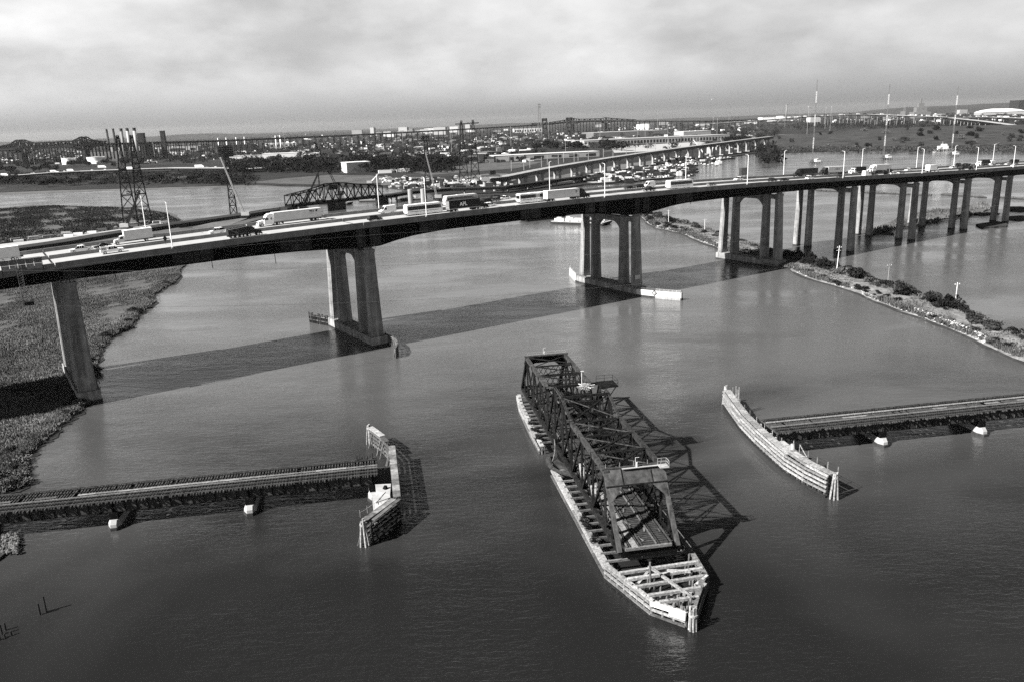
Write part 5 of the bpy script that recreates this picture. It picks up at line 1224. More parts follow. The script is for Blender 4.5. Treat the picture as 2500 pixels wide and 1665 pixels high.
# shrubs on the causeway
i = 30.0
sh_far = 'bushy dark shrub in the hedge along the far edge of the causeway'; sh_near = 'low dark bush on the near slope of the causeway'
for k in range(118):
    i = R.uniform(33.5, 58.9); x, y, z = cw_pt(i, R.uniform(.58, .95)); r = .9 + 2.4 * R.random() ** 1.5; plant('shrub', SHRUBS, (x, y, z - .1), r, r * R.uniform(.7, 1.6), sh_far, 'shrub', 'hedge of shrubs on the causeway')
for k in range(30):
    i = R.uniform(27, 36); x, y, z = cw_pt(i, R.uniform(.7, .95)); r = R.uniform(.8, 1.5); plant('shrub', [SHRUBS[3], SHRUBS[0]], (x, y, z - .1), r, r * 1.1, 'small pale shrub on the causeway near the bridge pier', 'shrub', 'small shrubs by the bridge pier')
for k in range(44):
    i = R.uniform(28, 57); x, y, z = cw_pt(i, R.uniform(.1, .36)); r = R.uniform(.7, 1.7); plant('shrub', SHRUBS, (x, y, z - .1), r, r * .8, sh_near, 'shrub', 'bushes on the near slope of the causeway')
for k in range(46):
    i = R.uniform(0, 17); x, y, z = cw_pt(i, R.choice((R.uniform(.12, .35), R.uniform(.65, .95), R.uniform(.65, .95)))); r = R.uniform(1.4, 2.8); plant('shrub', SHRUBS, (x, y, z - .1), r, r * R.uniform(.8, 1.3), 'dark shrub on the causeway beyond the highway bridge', 'shrub', 'shrubs on the causeway beyond the bridge')
for k in range(14):
    i = R.uniform(18, 26); x, y, z = cw_pt(i, R.uniform(.5, .95)); plant('shrub', SHRUBS, (x, y, z - .1), R.uniform(1.0, 2.0), R.uniform(1.0, 1.8), 'shrub in the shade under the highway bridge', 'shrub', 'shrubs under the highway bridge')
for k in range(22):
    x, y = G(R.uniform(6, 64), R.uniform(1108, 1196), .5); r = R.uniform(.9, 2.0); plant('shrub', [SHRUBS[0], SHRUBS[3]], (x, y, .3), r, r * .75, 'rounded marsh bush at the left shore before the trestle', 'shrub', 'marsh bushes at the left shore')
for k in range(70):
    j = R.randrange(10, 78); x, y = ME[j]; r = R.uniform(1.0, 2.2); plant('reed_clump', [SHRUBS[0], SHRUBS[3], SHRUBS[2]], (x - R.uniform(.5, 4.5), y + R.uniform(-1, 2.5), .3), r, r * .8, 'clump of tall reeds at the edge of the near marsh', 'reed clump', 'reed clumps along the marsh edge')
for k in range(26):
    x, y = G(R.uniform(25, 66), R.uniform(1535, 1555)) if False else RW(-6.2 + R.uniform(-.3, .3), R.choice((-27, -26, -25, -31, 14, 18, 22)) + R.uniform(-1, 1)); plant('shrub', SHRUBS, (x, y, 1.9), .55, .6, 'weedy bush growing on the timber fender left of the truss', 'shrub', 'weeds on the swing bridge fender')
# utility poles
def pole(px, base, top, label, m, arms=1, r=.14, tilt=0.0):
    x, y = G(*base, 1.5); z = zat(0, top, x, y); t = thing('utility_pole', label, 'pole', (x, y, 1.2), 0.3); t.rotation_euler = (0, tilt, .3)
    MB().tube((0, 0, 0), (0, 0, z - 1.2), r, r * .7, 7).build('pole', m, t)
    for k in range(arms): MB().bar((-1.1, 0, z - 1.9 - k * 1.3), (1.1, 0, z - 1.9 - k * 1.3), .14, .14).build('crossarm', m, t)
    for dx in (-1, 0, 1): MB().tube((dx, 0, z - 1.85), (dx, 0, z - 1.5), .06).build('insulator', M_WHITE, t)
pole(0, (2042, 666), 601, 'leaning white utility pole on the causeway next to the highway piers', M_WHITE, 2, .16, .05)
pole(0, (2332, 742), 690, 'white utility pole in the hedge at the right', M_WHITE, 1)
pole(0, (1632, 545), 513, 'white pole with lamps on the causeway beyond the bridge', M_WHITE, 1)
pole(0, (1720, 566), 535, 'thin white marker pole on the causeway beyond the bridge', M_WHITE, 0, .12)
pole(0, (2168, 684), 645, 'thin grey pole on the causeway between the two utility poles', M_LGREY, 1, .1)

# ---------------------------------------------------------------- Far things
def lattice_tower(label, base, topy, wb, wt, arms=(), strut=None, m=M_BLACK, name='transmission_tower', bands=None, thick=.95, group=None, z0=1.0):
    x, y = G(*base, z0); H = zat(0, topy, x, y) - z0; t = thing(name, label, 'tower', (x, y, z0), math.atan2(y, x) - math.pi / 2, group)
    P = lambda sx, sy, f: Vector((sx * (wb + (wt - wb) * f) / 2, sy * (wb + (wt - wb) * f) / 2, H * f))
    cs = ((-1, -1), (1, -1), (1, 1), (-1, 1))
    for c in cs: MB().bar(P(*c, 0), P(*c, 1), thick, thick).build('leg', m, t)
    n = max(6, int(H / (wb + wt) * 1.3)); n = min(n, 11)
    for k in range(n):
        f0, f1 = (k / n) ** .9, ((k + 1) / n) ** .9; br = MB()
        for a, b in zip(cs, cs[1:] + cs[:1]):
            br.bar(P(*a, f0), P(*b, f1), thick * .32); br.bar(P(*b, f0), P(*a, f1), thick * .32); br.bar(P(*a, f1), P(*b, f1), thick * .5)
        br.build('bracing', m, t)
    for f, w in arms: MB().bar((-w / 2, 0, H * f), (w / 2, 0, H * f), thick * .9, thick * 1.2).build('crossarm', m, t)
    MB().box(0, 0, -.5, wb + 1, wb + 1, 1.2).build('footing', M_CONC, t)
    return t, H
tw = 'tall dark lattice power tower '
lattice_tower(tw + 'left of the pair at the left, beyond the rail line', (320, 545), 332, 11, 1.4, ((.98, 2.5), (.62, 5)))
lattice_tower(tw + 'right of the pair at the left, beyond the rail line', (353, 541), 331, 11, 1.4, ((.98, 2.5), (.62, 5)))
lattice_tower(tw + 'standing by the crane left of the truss swing bridge', (571, 525), 358, 5.5, 2.4, ((.98, 11), (.95, 11), (.92, 11), (.89, 11), (.86, 11)))
lattice_tower(tw + 'with broad top behind the white coach', (1046, 462), 332, 6.0, 3.2, ((.98, 9), (.95, 9), (.91, 9)))
lattice_tower(tw + 'left of the pair right of centre, with curved arms', (1133, 447), 296, 11, 1.5, ((.95, 14), (.55, 6)))
lattice_tower(tw + 'right of the pair right of centre, with curved arms', (1161, 444), 294, 11, 1.5, ((.95, 14), (.55, 6)))
for a, b in (((320, 545), (353, 541)), ((1133, 447), (1161, 444))):
    p, q = G(*a, 1), G(*b, 1); o = MB()
    for z in (24, 25.2): o.bar((p[0], p[1], z), (q[0], q[1], z), .6)
    tag(o.build('tower_strut', M_STEEL, None), 'steel strut tying the two lattice towers %s' % ('at the left' if a[0] < 500 else 'right of centre'), 'strut')
# banded radio masts standing in the right-hand reach with their trestle walk
mb_ = [((1983, 399), 195), ((2157, 389), 205), ((2322, 381), 210)]; mpos = []
for k, (b, ty) in enumerate(mb_):
    x, y = G(*b, 1); H = zat(0, ty, x, y); mpos.append((x, y)); t = thing('radio_mast', 'slender banded radio mast standing in the river, %s of three' % ['left', 'middle', 'right'][k], 'mast', (x, y, 0), .3, 'radio masts in the river')
    for bnd in range(7):
        f0, f1 = bnd / 7, (bnd + 1) / 7; m = M_WHITE2 if bnd % 2 else M_GREY; o = MB(); z0, z1 = 5 + (H - 5) * f0, 5 + (H - 5) * f1; tri = [(.65 * math.cos(q), .65 * math.sin(q)) for q in (.5, 2.6, 4.7)]
        for cx, cy in tri: o.bar((cx, cy, z0), (cx, cy, z1), .22)
        for j in range(5):
            za, zb = z0 + (z1 - z0) * j / 5, z0 + (z1 - z0) * (j + 1) / 5
            for (ax, ay), (bx, by) in zip(tri, tri[1:] + tri[:1]): o.bar((ax, ay, za), (bx, by, zb), .13)
        o.build('mast_section', m, t)
    for q in (.5, 2.1, 3.7, 5.3): MB().tube((4 * math.cos(q), 4 * math.sin(q), -1), (1.0 * math.cos(q), 1.0 * math.sin(q), 5.5), .3, .25, 6).build('base_leg', M_DGREY, t)
    MB().box(0, 0, 2.2, 9, 6, .4).build('platform', M_DGREY, t)
    hut = thing('mast_hut', 'small white hut at the foot of the %s radio mast' % ['left', 'middle', 'right'][k], 'hut', (x + 8, y + 3, 1.8), .3, 'huts at the radio masts')
    MB().box(0, 0, 2.2, 7, 5, 3.6).build('wall', M_WHITE, hut); MB().side([(-3.8, 4.0), (3.8, 4.0), (0, 5.2)], -2.8, 2.8).build('roof', M_LGREY, hut); MB().box(0, 0, .2, 8, 6, .4).build('deck', M_GREY, hut)
    for q in ((-3, -2), (3, -2), (3, 2), (-3, 2)): MB().tube((q[0], q[1], -2.5), (q[0], q[1], .2), .25, .25, 6).build('stilt', M_DGREY, hut)
wk = thing('mast_walkway', 'low trestle walkway linking the three radio masts', 'walkway', (0, 0, 0))
for (ax, ay), (bx, by) in zip(mpos, mpos[1:]):
    n = 30
    for sgn in (-1, 1): MB().bar((ax, ay + sgn, 1.8), (bx, by + sgn, 1.8), .25).build('stringer', M_GREY, wk)
    for k in range(n):
        tt = k / n; MB().tube((ax + (bx - ax) * tt, ay + (by - ay) * tt, -1), (ax + (bx - ax) * tt, ay + (by - ay) * tt, 2.0), .3, .3, 5).build('bent', M_GREY, wk)
far_items = []
# ---- old swing truss rail bridge behind, on low piers
pa, pb = Vector(G(712, 505, 7) + (7,)), Vector(G(935, 480, 7) + (7,)); ax_ = (pb - pa); LB = ax_.length; an = math.atan2(ax_.y, ax_.x)
ob = thing('truss_rail_bridge', 'dark truss railway swing bridge behind the highway bridge', 'rail bridge', (pa.x, pa.y, 0), an)
npan = 12; hx = [LB * k / npan for k in range(npan + 1)]; ht = [8.5, 9.5, 10.5, 11.5, 13, 15, 15, 15, 13.5, 12.5, 11.5, 10.5, 9]
for y in (0, 9.5):
    MB().bar((0, y, 7), (LB, y, 7), 1.0, 2.0).build('bottom_chord', M_STEEL, ob)
    for k in range(npan):
        MB().bar((hx[k], y, 7 + ht[k]), (hx[k + 1], y, 7 + ht[k + 1]), .8, .8).build('top_chord', M_STEEL, ob)
        up = k % 2 == 0; MB().bar((hx[k], y, 7 if up else 7 + ht[k]), (hx[k + 1], y, 7 + ht[k + 1] if up else 7), .7, .6, up=(0, 1, 0)).build('diagonal', M_STEEL, ob)
    for k in range(npan + 1): MB().bar((hx[k], y, 7), (hx[k], y, 7 + ht[k]), .55).build('post', M_STEEL, ob)
for k in range(0, npan + 1, 1): MB().bar((hx[k], 0, 7 + ht[k]), (hx[k], 9.5, 7 + ht[k]), .6).build('cross_strut', M_STEEL, ob)
MB().span(0, LB, .3, 9.2, 6.6, 7.6).build('deck', M_STEEL, ob)
MB().tube((LB / 2, 4.7, -1), (LB / 2, 4.7, 6.0), 8, 8, 20).build('pivot_pier', M_DGREY, ob); MB().box(LB / 2 - 4, 4.7, 19, 8, 6, 4).build('machine_house', M_DGREY, ob)
for x in (-2, LB + 2): MB().box(x, 4.7, 2.5, 6, 12, 8).build('rest_pier', M_DGREY, ob)
# rail line: embankment on the left, trestle to the right
def run(name, label, cat, pts, w, z0, z1, m, mtop=None, piers=0, pm=None, kind=None, rail=None, catm=None):
    t = thing(name, label, cat, (0, 0, 0))
    rs_, rt_ = [], []
    for k, p in enumerate(pts):
        a = pts[max(0, k - 1)]; b = pts[min(len(pts) - 1, k + 1)]; d = Vector((b[0] - a[0], b[1] - a[1])).normalized(); nx, ny = -d.y * w / 2, d.x * w / 2
        za = z1 if len(p) < 3 else p[2]; zb = z0 if z0 < 2 else za - z0
        if z0 < 2: zb = z0
        rs_.append([(p[0] - nx, p[1] - ny, zb), (p[0] + nx, p[1] + ny, zb), (p[0] + nx, p[1] + ny, za), (p[0] - nx, p[1] - ny, za)])
        rt_.append([(p[0] - nx, p[1] - ny, za - .1), (p[0] + nx, p[1] + ny, za - .1), (p[0] + nx, p[1] + ny, za + .5), (p[0] - nx, p[1] - ny, za + .5)])
    MB().rings(rs_).build('girder' if z0 >= 2 else 'bank', m, t)
    if mtop: MB().rings(rt_).build('deck', mtop, t)
    if piers:
        P = np.array([(p[0], p[1]) for p in pts]); d = np.r_[0, np.cumsum(np.hypot(*np.diff(P, axis=0).T))]; zt = [p[2] if len(p) > 2 else z1 for p in pts]
        k = piers * .4
        while k < d[-1]:
            x, y, z = np.interp(k, d, P[:, 0]), np.interp(k, d, P[:, 1]), np.interp(k, d, zt)
            i = min(len(P) - 2, int(np.searchsorted(d, k)) - 1 if k > 0 else 0); dv = Vector(P[i + 1] - P[i]).normalized(); an_ = math.atan2(dv.y, dv.x)
            pr = thing_part('pier', t); pr.location = (x, y, 0); pr.rotation_euler = (0, 0, an_)
            zz = z - (z0 if z0 >= 2 else 0)
            if pm == 'pair':
                for s_ in (-1, 1): MB().tube((0, s_ * w * .28, 0), (0, s_ * w * .28, zz - 1.6), 1.6, 1.6, 10).build('column', M_CONC_L, pr)
                MB().side([(-1.3, zz - 1.8), (1.3, zz - 1.8), (1.3, zz - .05), (-1.3, zz - .05)], -w * .55, w * .55).build('cap', M_CONC_L, pr)
                MB().box(0, 0, 1.2, 5, w * .8, 2.0).build('footing', M_CONC_L, pr)
            else:
                for s_ in (-1, 1): MB().bar((0, s_ * w * .36, -1), (0, s_ * w * .3, zz - .4), 1.2).build('column', pm or M_DGREY, pr)
                MB().bar((0, -w * .4, zz - .5), (0, w * .4, zz - .5), 1.2, 1.0).build('cap', pm or M_DGREY, pr)
            k += piers
    return t
rl_l = [G(x, y, 3) for x, y in ((-250, 640), (-100, 622), (0, 610), (130, 592), (250, 572), (410, 548), (560, 527), (690, 508), (712, 505))]
run('rail_embankment', 'dark railway embankment running from the left edge to the truss rail bridge', 'embankment', rl_l, 15, -.5, 3.0, M_MARSH2)
sheet('access_road', [G(x, y, 1.6) for x, y in [(-100, 611), (0, 597), (80, 588), (200, 573), (330, 555), (412, 543), (416, 547), (330, 560), (200, 580), (100, 595), (0, 608), (-100, 622)]], 1.6, M_CONC_L, 1.2)
for k in range(26):
    x = R.uniform(20, 420); y = 596 - x * .125 + R.uniform(-6, 3); p = G(x, y, 1.6); far_items.append((p, k))
rl_r = [tuple(pb[:2])] + [G(x, y, 6) for x, y in ((1000, 472), (1100, 464), (1230, 460), (1330, 446), (1424, 434))]
run('rail_trestle', 'low dark rail trestle leading right from the truss rail bridge', 'rail bridge', rl_r, 10, 2.2, 7.2, M_STEEL, M_DGREY, 42, M_CONC)
# pale pier columns waiting beside the trestle
for k, (x, y, ty) in enumerate(((1003, 497, 463), (1034, 496, 462))):
    p = G(x, y, 0); h = zat(0, ty, *p); o = MB().tube((0, 0, -1), (0, 0, h), 2.2, 2.2, 14).build('bridge_column', M_CONC_L, None); o.location = (p[0], p[1], 0); tag(o, 'round concrete column standing in the water by the rail trestle, %s one' % ['left', 'right'][k], 'column', 'round columns by the rail trestle')
# new viaduct on paired white columns
vd = [(1196, 437, 468), (1232, 430, 466), (1300, 418, 452), (1345, 411, 444), (1400, 402, 435), (1480, 389, 421), (1560, 376, 408), (1640, 364, 396), (1700, 355, 388), (1760, 349, 380), (1830, 341, 370), (1880, 335, 364)]
vp = []
for x, ty, by in vd:
    p = G(x, by, 1.2); vp.append((p[0], p[1], zat(0, ty, *p)))
vz = np.polyfit(range(len(vp)), [p[2] for p in vp], 2); vp = [(p[0], p[1], float(np.polyval(vz, k))) for k, p in enumerate(vp)]
run('rail_viaduct', 'new curving rail viaduct on pale paired columns behind the highway bridge', 'viaduct', vp, 12, 3.6, 15, M_BLACK, M_CONC, 43, 'pair')
# its unfinished end with rebar and form
e0 = vp[0]; t = thing('viaduct_pier', 'wide white hammerhead pier at the unfinished viaduct end', 'pier', (e0[0], e0[1], 0), .35)
for s_ in (-1, 1): MB().tube((s_ * 5.2, 0, 0), (s_ * 5.2, 0, 11.5), 1.7, 1.7, 12).build('column', M_CONC_L, t)
MB().side([(-7.5, 11.5), (7.5, 11.5), (9.2, 13.4), (9.2, 15.2), (-9.2, 15.2), (-9.2, 13.4)], -1.8, 1.8).build('cap', M_WHITE2, t)
MB().box(1, 2, 16.6, 20, 6, 1.6).build('formwork', M_GREY, t); MB().box(4, 2, 19.5, 6, 4, 4).build('machine', M_DGREY, t)
for k in range(14): MB().bar((-8 + k * 1.2, 2, 17), (-8 + k * 1.2, 2, 18.6 + R.uniform(0, 1.4)), .22).build('rebar', M_DGREY, t)
# catenary portals along the old line behind
def portal(px, label):
    x, y = G(*px, 1.2); t = thing('catenary_portal', label, 'catenary portal', (x, y, 1.2), .2, 'catenary portals along the rail line'); return t
CATM = (MB().bar((-9, 0, 0), (-9, 0, 15), .75).mesh('mast', M_LGREY), MB().bar((9, 0, 0), (9, 0, 15), .75).mesh('mast', M_LGREY), MB().bar((-9, 0, 11), (9, 0, 11), .8).mesh('beam', M_LGREY), MB().bar((-9, 0, 15), (0, 0, 11.4), .12).bar((9, 0, 15), (0, 0, 11.4), .12).mesh('stay', M_LGREY))
for k, px in enumerate(((1264, 418), (1308, 410), (1350, 403), (1389, 397), (1424, 393), (1485, 385), (1540, 377), (1590, 369), (1640, 361), (1700, 352))):
    t = portal(px, 'pale steel catenary portal over the tracks, %s from the left' % ordinal(k))
    for me in CATM: obj(me.name.split('.')[0], me, t)
# ---- lattice boom cranes and boom trucks
def crane(label, base, tip, m=M_STEEL, lat=True, body=True, th=.9, yk=1.0, wb=None):
    x, y = G(*base, 1.2); k = (ray(*tip)[0] / ray(*tip)[1]); X2 = k * y; z2 = zat(0, tip[1], X2, y)
    t = thing('crane', label, 'crane', (x, y, 1.2)); p, q = Vector((0, 0, 2.5)), Vector((X2 - x, 0, z2 - 1.2)); d = (q - p).normalized(); nrm = Vector((-d.z, 0, d.x)) * th
    if lat:
        for s_ in (-1, 1):
            for yy in (-.7, .7): MB().bar(p + Vector((0, yy, 0)) + nrm * s_ * .8, q + Vector((0, yy * .4, 0)) + nrm * s_ * .3, th * .3).build('boom_chord', m, t)
        lc = MB(); n = max(8, int((q - p).length / 3.2))
        for i_ in range(n): a, b = p + (q - p) * (i_ / n), p + (q - p) * ((i_ + 1) / n); sg = 1 if i_ % 2 else -1; lc.bar(a + nrm * sg * .75, b - nrm * sg * .75, th * .18)
        lc.build('boom_lacing', m, t)
    else: MB().bar(p, q, th, th).build('boom', m, t); MB().bar(p, p + (q - p) * .5, th * 1.5, th * 1.5).build('boom_base', m, t)
    if body:
        MB().box(0, 0, .7, 7, 5, 1.4).build('crawler', M_BLACK, t); MB().box(-1.2 * (1 if d.x > 0 else -1), 0, 2.8, 6.5, 3.4, 2.8).build('house', M_LGREY if m is not M_STEEL else M_DGREY, t); MB().tube(q, q - Vector((0, 0, (q - p).length * .35)), .08).build('hoist_line', M_DGREY, t)
    return t
crane('pale lattice boom crane leaning left beside the lone power tower', (597, 531), (538, 385), M_LGREY)
crane('long dark lattice crane boom above the truss rail bridge', (830, 478), (768, 348), M_STEEL, True, True, 1.2)
crane('black diagonal crane boom standing in front of the truss rail bridge', (742, 510), (777, 424), M_BLACK, False, True, 1.3)
crane('slim dark pile-driving mast by the truss rail bridge', (783, 492), (776, 412), M_BLACK, True, True, .8)
crane('dark crane boom crossing the left pair of power towers', (310, 560), (341, 466), M_BLACK, False, True, 1.2)
crane('thin grey crane boom right of the broad-topped tower', (1067, 488), (1039, 375), M_LGREY, True, True, .8)
crane('small white boom truck behind the parked cars', (905, 451), (921, 428), M_WHITE, False, True, .8)
crane('white telescopic crane left of the white pier caps', (1720, 382), (1693, 343), M_WHITE, False, True, 1.2)
crane('thin pale crane right of the white pier caps', (1775, 372), (1757, 338), M_LGREY, False, True, .9)
crane('low white crane on the far work barge', (1795, 368), (1783, 360), M_WHITE, False, True, .8)
for k, (x, by) in enumerate(((1731, 376), (1744, 375))):
    p = G(x, by, 1.2); t = thing('viaduct_pier', 'white unfinished pier cap on the river bank, %s of the two' % ['left', 'right'][k], 'pier', (p[0], p[1], 1.2)); MB().box(0, 0, 6, 7, 5, 12).build('stem', M_WHITE2, t); MB().box(0, 0, 13, 10, 6, 2.2).build('cap', M_WHITE, t)
# ---- barges, docks, boats
def barge(label, px, L, W, ang, deck, load=0, seed=1):
    x, y = G(*px, 0); t = thing('barge', label, 'barge', (x, y, 0), ang); rr = random.Random(seed)
    MB().side([(-L / 2 + 2.5, -.6), (L / 2 - 2.5, -.6), (L / 2, 1.0), (L / 2, 1.9), (-L / 2, 1.9), (-L / 2, 1.0)], -W / 2, W / 2).build('hull', M_DGREY, t); MB().span(-L / 2 + .3, L / 2 - .3, -W / 2 + .3, W / 2 - .3, 1.9, 1.98).build('deck', deck, t)
    for s_ in (-1, 1): MB().span(-L / 2 + 1, L / 2 - 1, s_ * W / 2 - .1, s_ * W / 2 + .1, 1.5, 2.0).build('rub_rail', M_LGREY, t)
    for k in range(load):
        MB().box(rr.uniform(-L / 2 + 3, L / 2 - 3), rr.uniform(-W / 2 + 2, W / 2 - 2), 1.98 + .5 * (hh := rr.uniform(.7, 2.4)), rr.uniform(1, 4), rr.uniform(.8, 2.4), hh, rr.uniform(-.2, .2)).build('cargo', rr.choice((M_WHITE, M_WHITE2, M_DGREY, M_LGREY, M_TIMBER_M)), t)
barge('deck barge heaped with pale equipment seen under the main span', (1418, 547), 40, 14, .55 - 1.1, M_CONC, 60, 3)
barge('empty dark barge moored beyond the main span', (1325, 536), 34, 10, .55, M_DGREY, 4, 4)
for k, (px, L, W, ang, n) in enumerate((((1500, 447), 60, 16, .35, 14), ((1575, 441), 70, 18, .5, 30), ((1640, 427), 80, 16, .62, 24), ((1660, 409), 60, 18, .7, 34), ((1755, 391), 70, 16, .75, 24), ((820, 500), 30, 11, -.3, 8), ((1000, 489), 26, 9, 0, 3), ((905, 493), 22, 8, -.2, 2))):
    barge(['pale work barge with deck cargo at the left of the construction wharf', 'crowded work barge at the construction wharf', 'dark-sided barge right of the construction wharf', 'work barge crowded with pale containers', 'farthest work barge below the white pier caps', 'work barge under the truss rail bridge', 'small work barge beside the round columns', 'low open boat moored by the truss rail bridge'][k], px, L, W, ang, M_CONC_L if k in (0, 3) else M_GREY, n, 20 + k)
t = thing('moored_vessel', 'white vessel moored at the right bank behind the right radio mast', 'boat', G(2305, 370) + (0,), .2)
MB().side([(-18, 0), (16, 0), (20, 3.5), (-18, 3)], -4, 4).build('hull', M_WHITE2, t); MB().box(-3, 0, 5.5, 16, 6, 5).build('deck_house', M_WHITE, t); MB().box(-1, 0, 9.5, 8, 4.5, 3).build('wheelhouse', M_WHITE, t); MB().tube((-4, 0, 11), (-4, 0, 15), .3).build('mast', M_LGREY, t)
# ---- buildings
def building(px, w, d, h, m, label, ang=0.0, roof=None, windows=0, name='warehouse', group=None, band=None, z=1.2, flat=True):
    x, y = G(*px, z); t = thing(name, label, 'building', (x, y, z), ang, group)
    MB().box(0, 0, h / 2, w, d, h).build('wall', m, t)
    if flat: MB().box(0, 0, h + .3, w + .8, d + .8, .6).build('roof', roof or M_LGREY, t)
    else: MB().side([(-w / 2 - .5, h), (w / 2 + .5, h), (0, h + w * .18)], -d / 2 - .4, d / 2 + .4).build('roof', roof or M_LGREY, t)
    for k in range(windows):
        xx = -w / 2 + (k + .5) * w / windows; MB().box(xx, -d / 2 - .1, h * .45, w / windows * .55, .3, h * .5).build('window', M_DGREY, t)
    return t
building((870, 421), 38, 26, 15, M_WHITE2, 'pale box shed with grey side beside the tree belt', .5, M_WHITE, 0)
building((640, 389), 150, 40, 9, M_WHITE2, 'long low white warehouse in front of the thin chimneys', .1, M_LGREY, 0)
building((688, 394), 75, 40, 17, M_WHITE2, 'white office block at the right end of the long warehouse', .1, M_WHITE2, 0)
building((1330, 388), 200, 36, 9, M_LGREY, 'long low shed with pale roof behind the catenary portals', .25, M_WHITE2, 6)
building((1590, 350), 420, 90, 14, M_LGREY, 'very long white warehouse with a row of dark loading bays', .28, M_LGREY, 46)
building((1690, 340), 90, 60, 22, M_LGREY, 'taller white block at the right end of the very long warehouse', .28, M_WHITE2, 0)
building((1525, 334), 300, 120, 18, M_GREY, 'large grey flat-roofed hall behind the very long warehouse', .28, M_LGREY, 0)
building((1290, 324), 190, 80, 24, M_WHITE2, 'pale hall with gridded front left of the lift towers', .1, M_LGREY, 12)
hl = thing('hall', 'huge white arched low hall near the right horizon', 'building', G(2440, 281) + (1,), -.1)
MB().side([(-150, 0), (150, 0), (150, 18), (110, 30), (50, 38), (-30, 40), (-100, 32), (-150, 18)], -60, 60).build('wall', M_LGREY, hl); MB().side([(-152, 19), (150, 19), (110, 31), (50, 39.5), (-30, 41.5), (-100, 33.5)], -63, 63).build('roof', M_WHITE, hl)
building((2500, 277), 170, 120, 96, M_DGREY, 'dark slab building at the right edge of the horizon', 0, M_DGREY, 0, 'slab_building')
building((1900, 292), 420, 90, 22, M_WHITE, 'long white sheds on the horizon left of the far viaduct', .2, M_WHITE, 0, 'hall')
building((440, 371), 150, 60, 18, M_LGREY, 'grey shed with pale front right of the power station', .1, M_LGREY, 4)
building((580, 370), 120, 70, 22, M_DGREY, 'dark plant building under the four thin chimneys', .1, M_DGREY, 0, 'plant_building')
building((690, 362), 90, 50, 18, M_LGREY, 'pale plant building under the twin thin chimneys', .1, M_WHITE, 5, 'plant_building')
# tanks
def tank(px, r, h, m, label, z=1.2):
    x, y = G(*px, z); t = thing('storage_tank', label, 'tank', (x, y, z)); MB().tube((0, 0, 0), (0, 0, h), r, r, 32).build('shell', m, t, None); MB().tube((0, 0, h), (0, 0, h + r * .08), r, .5, 32).build('roof', M_LGREY, t); MB().tube((0, 0, h - .5), (0, 0, h + .4), r + .4, r + .4, 32, False).build('rim', M_WHITE, t)
tank((170, 402), 17, 15, M_WHITE, 'white round storage tank, left one of the pair by the far highway')
tank((236, 400), 21, 16, M_WHITE, 'white round storage tank, right one of the pair by the far highway')
tank((1575, 318), 50, 30, M_WHITE, 'white storage tank beyond the very long warehouse')
tank((1720, 372 - 40), 14, 12, M_WHITE2, 'small pale tank right of the very long warehouse')
for k in range(4): tank((20 + k * 16, 399 - k), 9, 8, M_WHITE, 'small white tank at the far left edge, %s from the left' % ordinal(k))
# chimneys
def chimney(x, by, ty, r, m, label, group, dark_top=True):
    p = G(x, by, 1.2); h = zat(0, ty, *p); t = thing('chimney', label, 'chimney', (p[0], p[1], 0), 0, group); MB().tube((0, 0, 0), (0, 0, h - 8), r * 1.25, r, 14).build('shaft', m, t, None, True); MB().tube((0, 0, h - 8), (0, 0, h), r * 1.02, r, 14).build('crown', M_DGREY if dark_top else m, t)
for k, (x, m) in enumerate(((272, M_DGREY), (288, M_DGREY), (307, M_GREY), (322, M_LGREY), (339, M_CONC_L))): chimney(x, 392, (316, 315, 314.5, 313.5, 313)[k], (2.6, 2.8, 3.8, 3.9, 4.2)[k], m, 'power station chimney, %s of five from the left' % ordinal(k), 'five power station chimneys')
for k, (x, by, ty) in enumerate(((536, 372, 338), (556, 371, 337), (580, 370, 336), (600, 368, 335), (676, 369, 332), (687, 368, 331), (840, 361, 339), (861, 359, 337), (883, 358, 336), (903, 357, 333))): chimney(x, by, ty, 1.9, M_WHITE, 'thin white chimney, %s from the left in the row before the skyway' % ordinal(k), 'thin white chimneys', False)
ps = thing('power_station', 'dark power station block behind the five chimneys', 'building', G(315, 392) + (1.2,), .1)
MB().box(0, 20, 20, 110, 50, 40).build('boiler_house', M_DGREY, ps); MB().box(40, 10, 36, 16, 20, 72).build('boiler_tower', M_DGREY, ps); MB().box(-40, -30, 12, 100, 40, 24).build('turbine_hall', M_GREY, ps); MB().box(102, 0, 38, 11, 14, 76).build('coal_tower', M_DGREY, ps)
for k in range(5): MB().box(-40 + k * 18, -6, 30, 8, 1.2, 12).build('window', M_LGREY, ps)
# ---- distant skyway: two cantilever humps and the long viaduct
def skyway(label, pts, humps, y_of=None):
    t = thing('skyway_bridge', label, 'bridge', (0, 0, 0)); P = []
    for x, dy, by in pts:
        p = G(x, by, 1.2); P.append((p[0], p[1], zat(0, dy, *p)))
    return t, P
sk, P = skyway('long dark elevated skyway with truss humps crossing the whole distance', [(-60, 372, 404), (60, 363, 402), (210, 356, 398), (300, 352, 394), (420, 349, 386), (560, 345, 378), (700, 338, 369), (860, 332, 360), (1000, 324, 350), (1130, 317, 341), (1220, 312, 336), (1330, 305, 329), (1400, 298, 325), (1480, 296, 322), (1560, 297, 320), (1700, 298, 318), (1850, 294, 312)], None)
def sk_at(u):
    k = min(len(P) - 2, int(u)); f = u - k; return Vector(P[k]) * (1 - f) + Vector(P[k + 1]) * f
N_ = 170; pts_ = [sk_at(u) for u in np.linspace(0, len(P) - 1.001, N_)]
for a, b in zip(pts_[::10], list(pts_[10::10]) + [pts_[-1]]): MB().bar(a, b, 24, 5.5).build('deck_girder', M_BLACK, sk)
for k in range(2, N_, 1): 
    q = pts_[k]; o = MB()
    for s_ in (-8, 8): o.bar((q.x, q.y + s_, 0), (q.x, q.y + s_, q.z - 2), 1.7)
    o.build('bent', M_STEEL, sk)
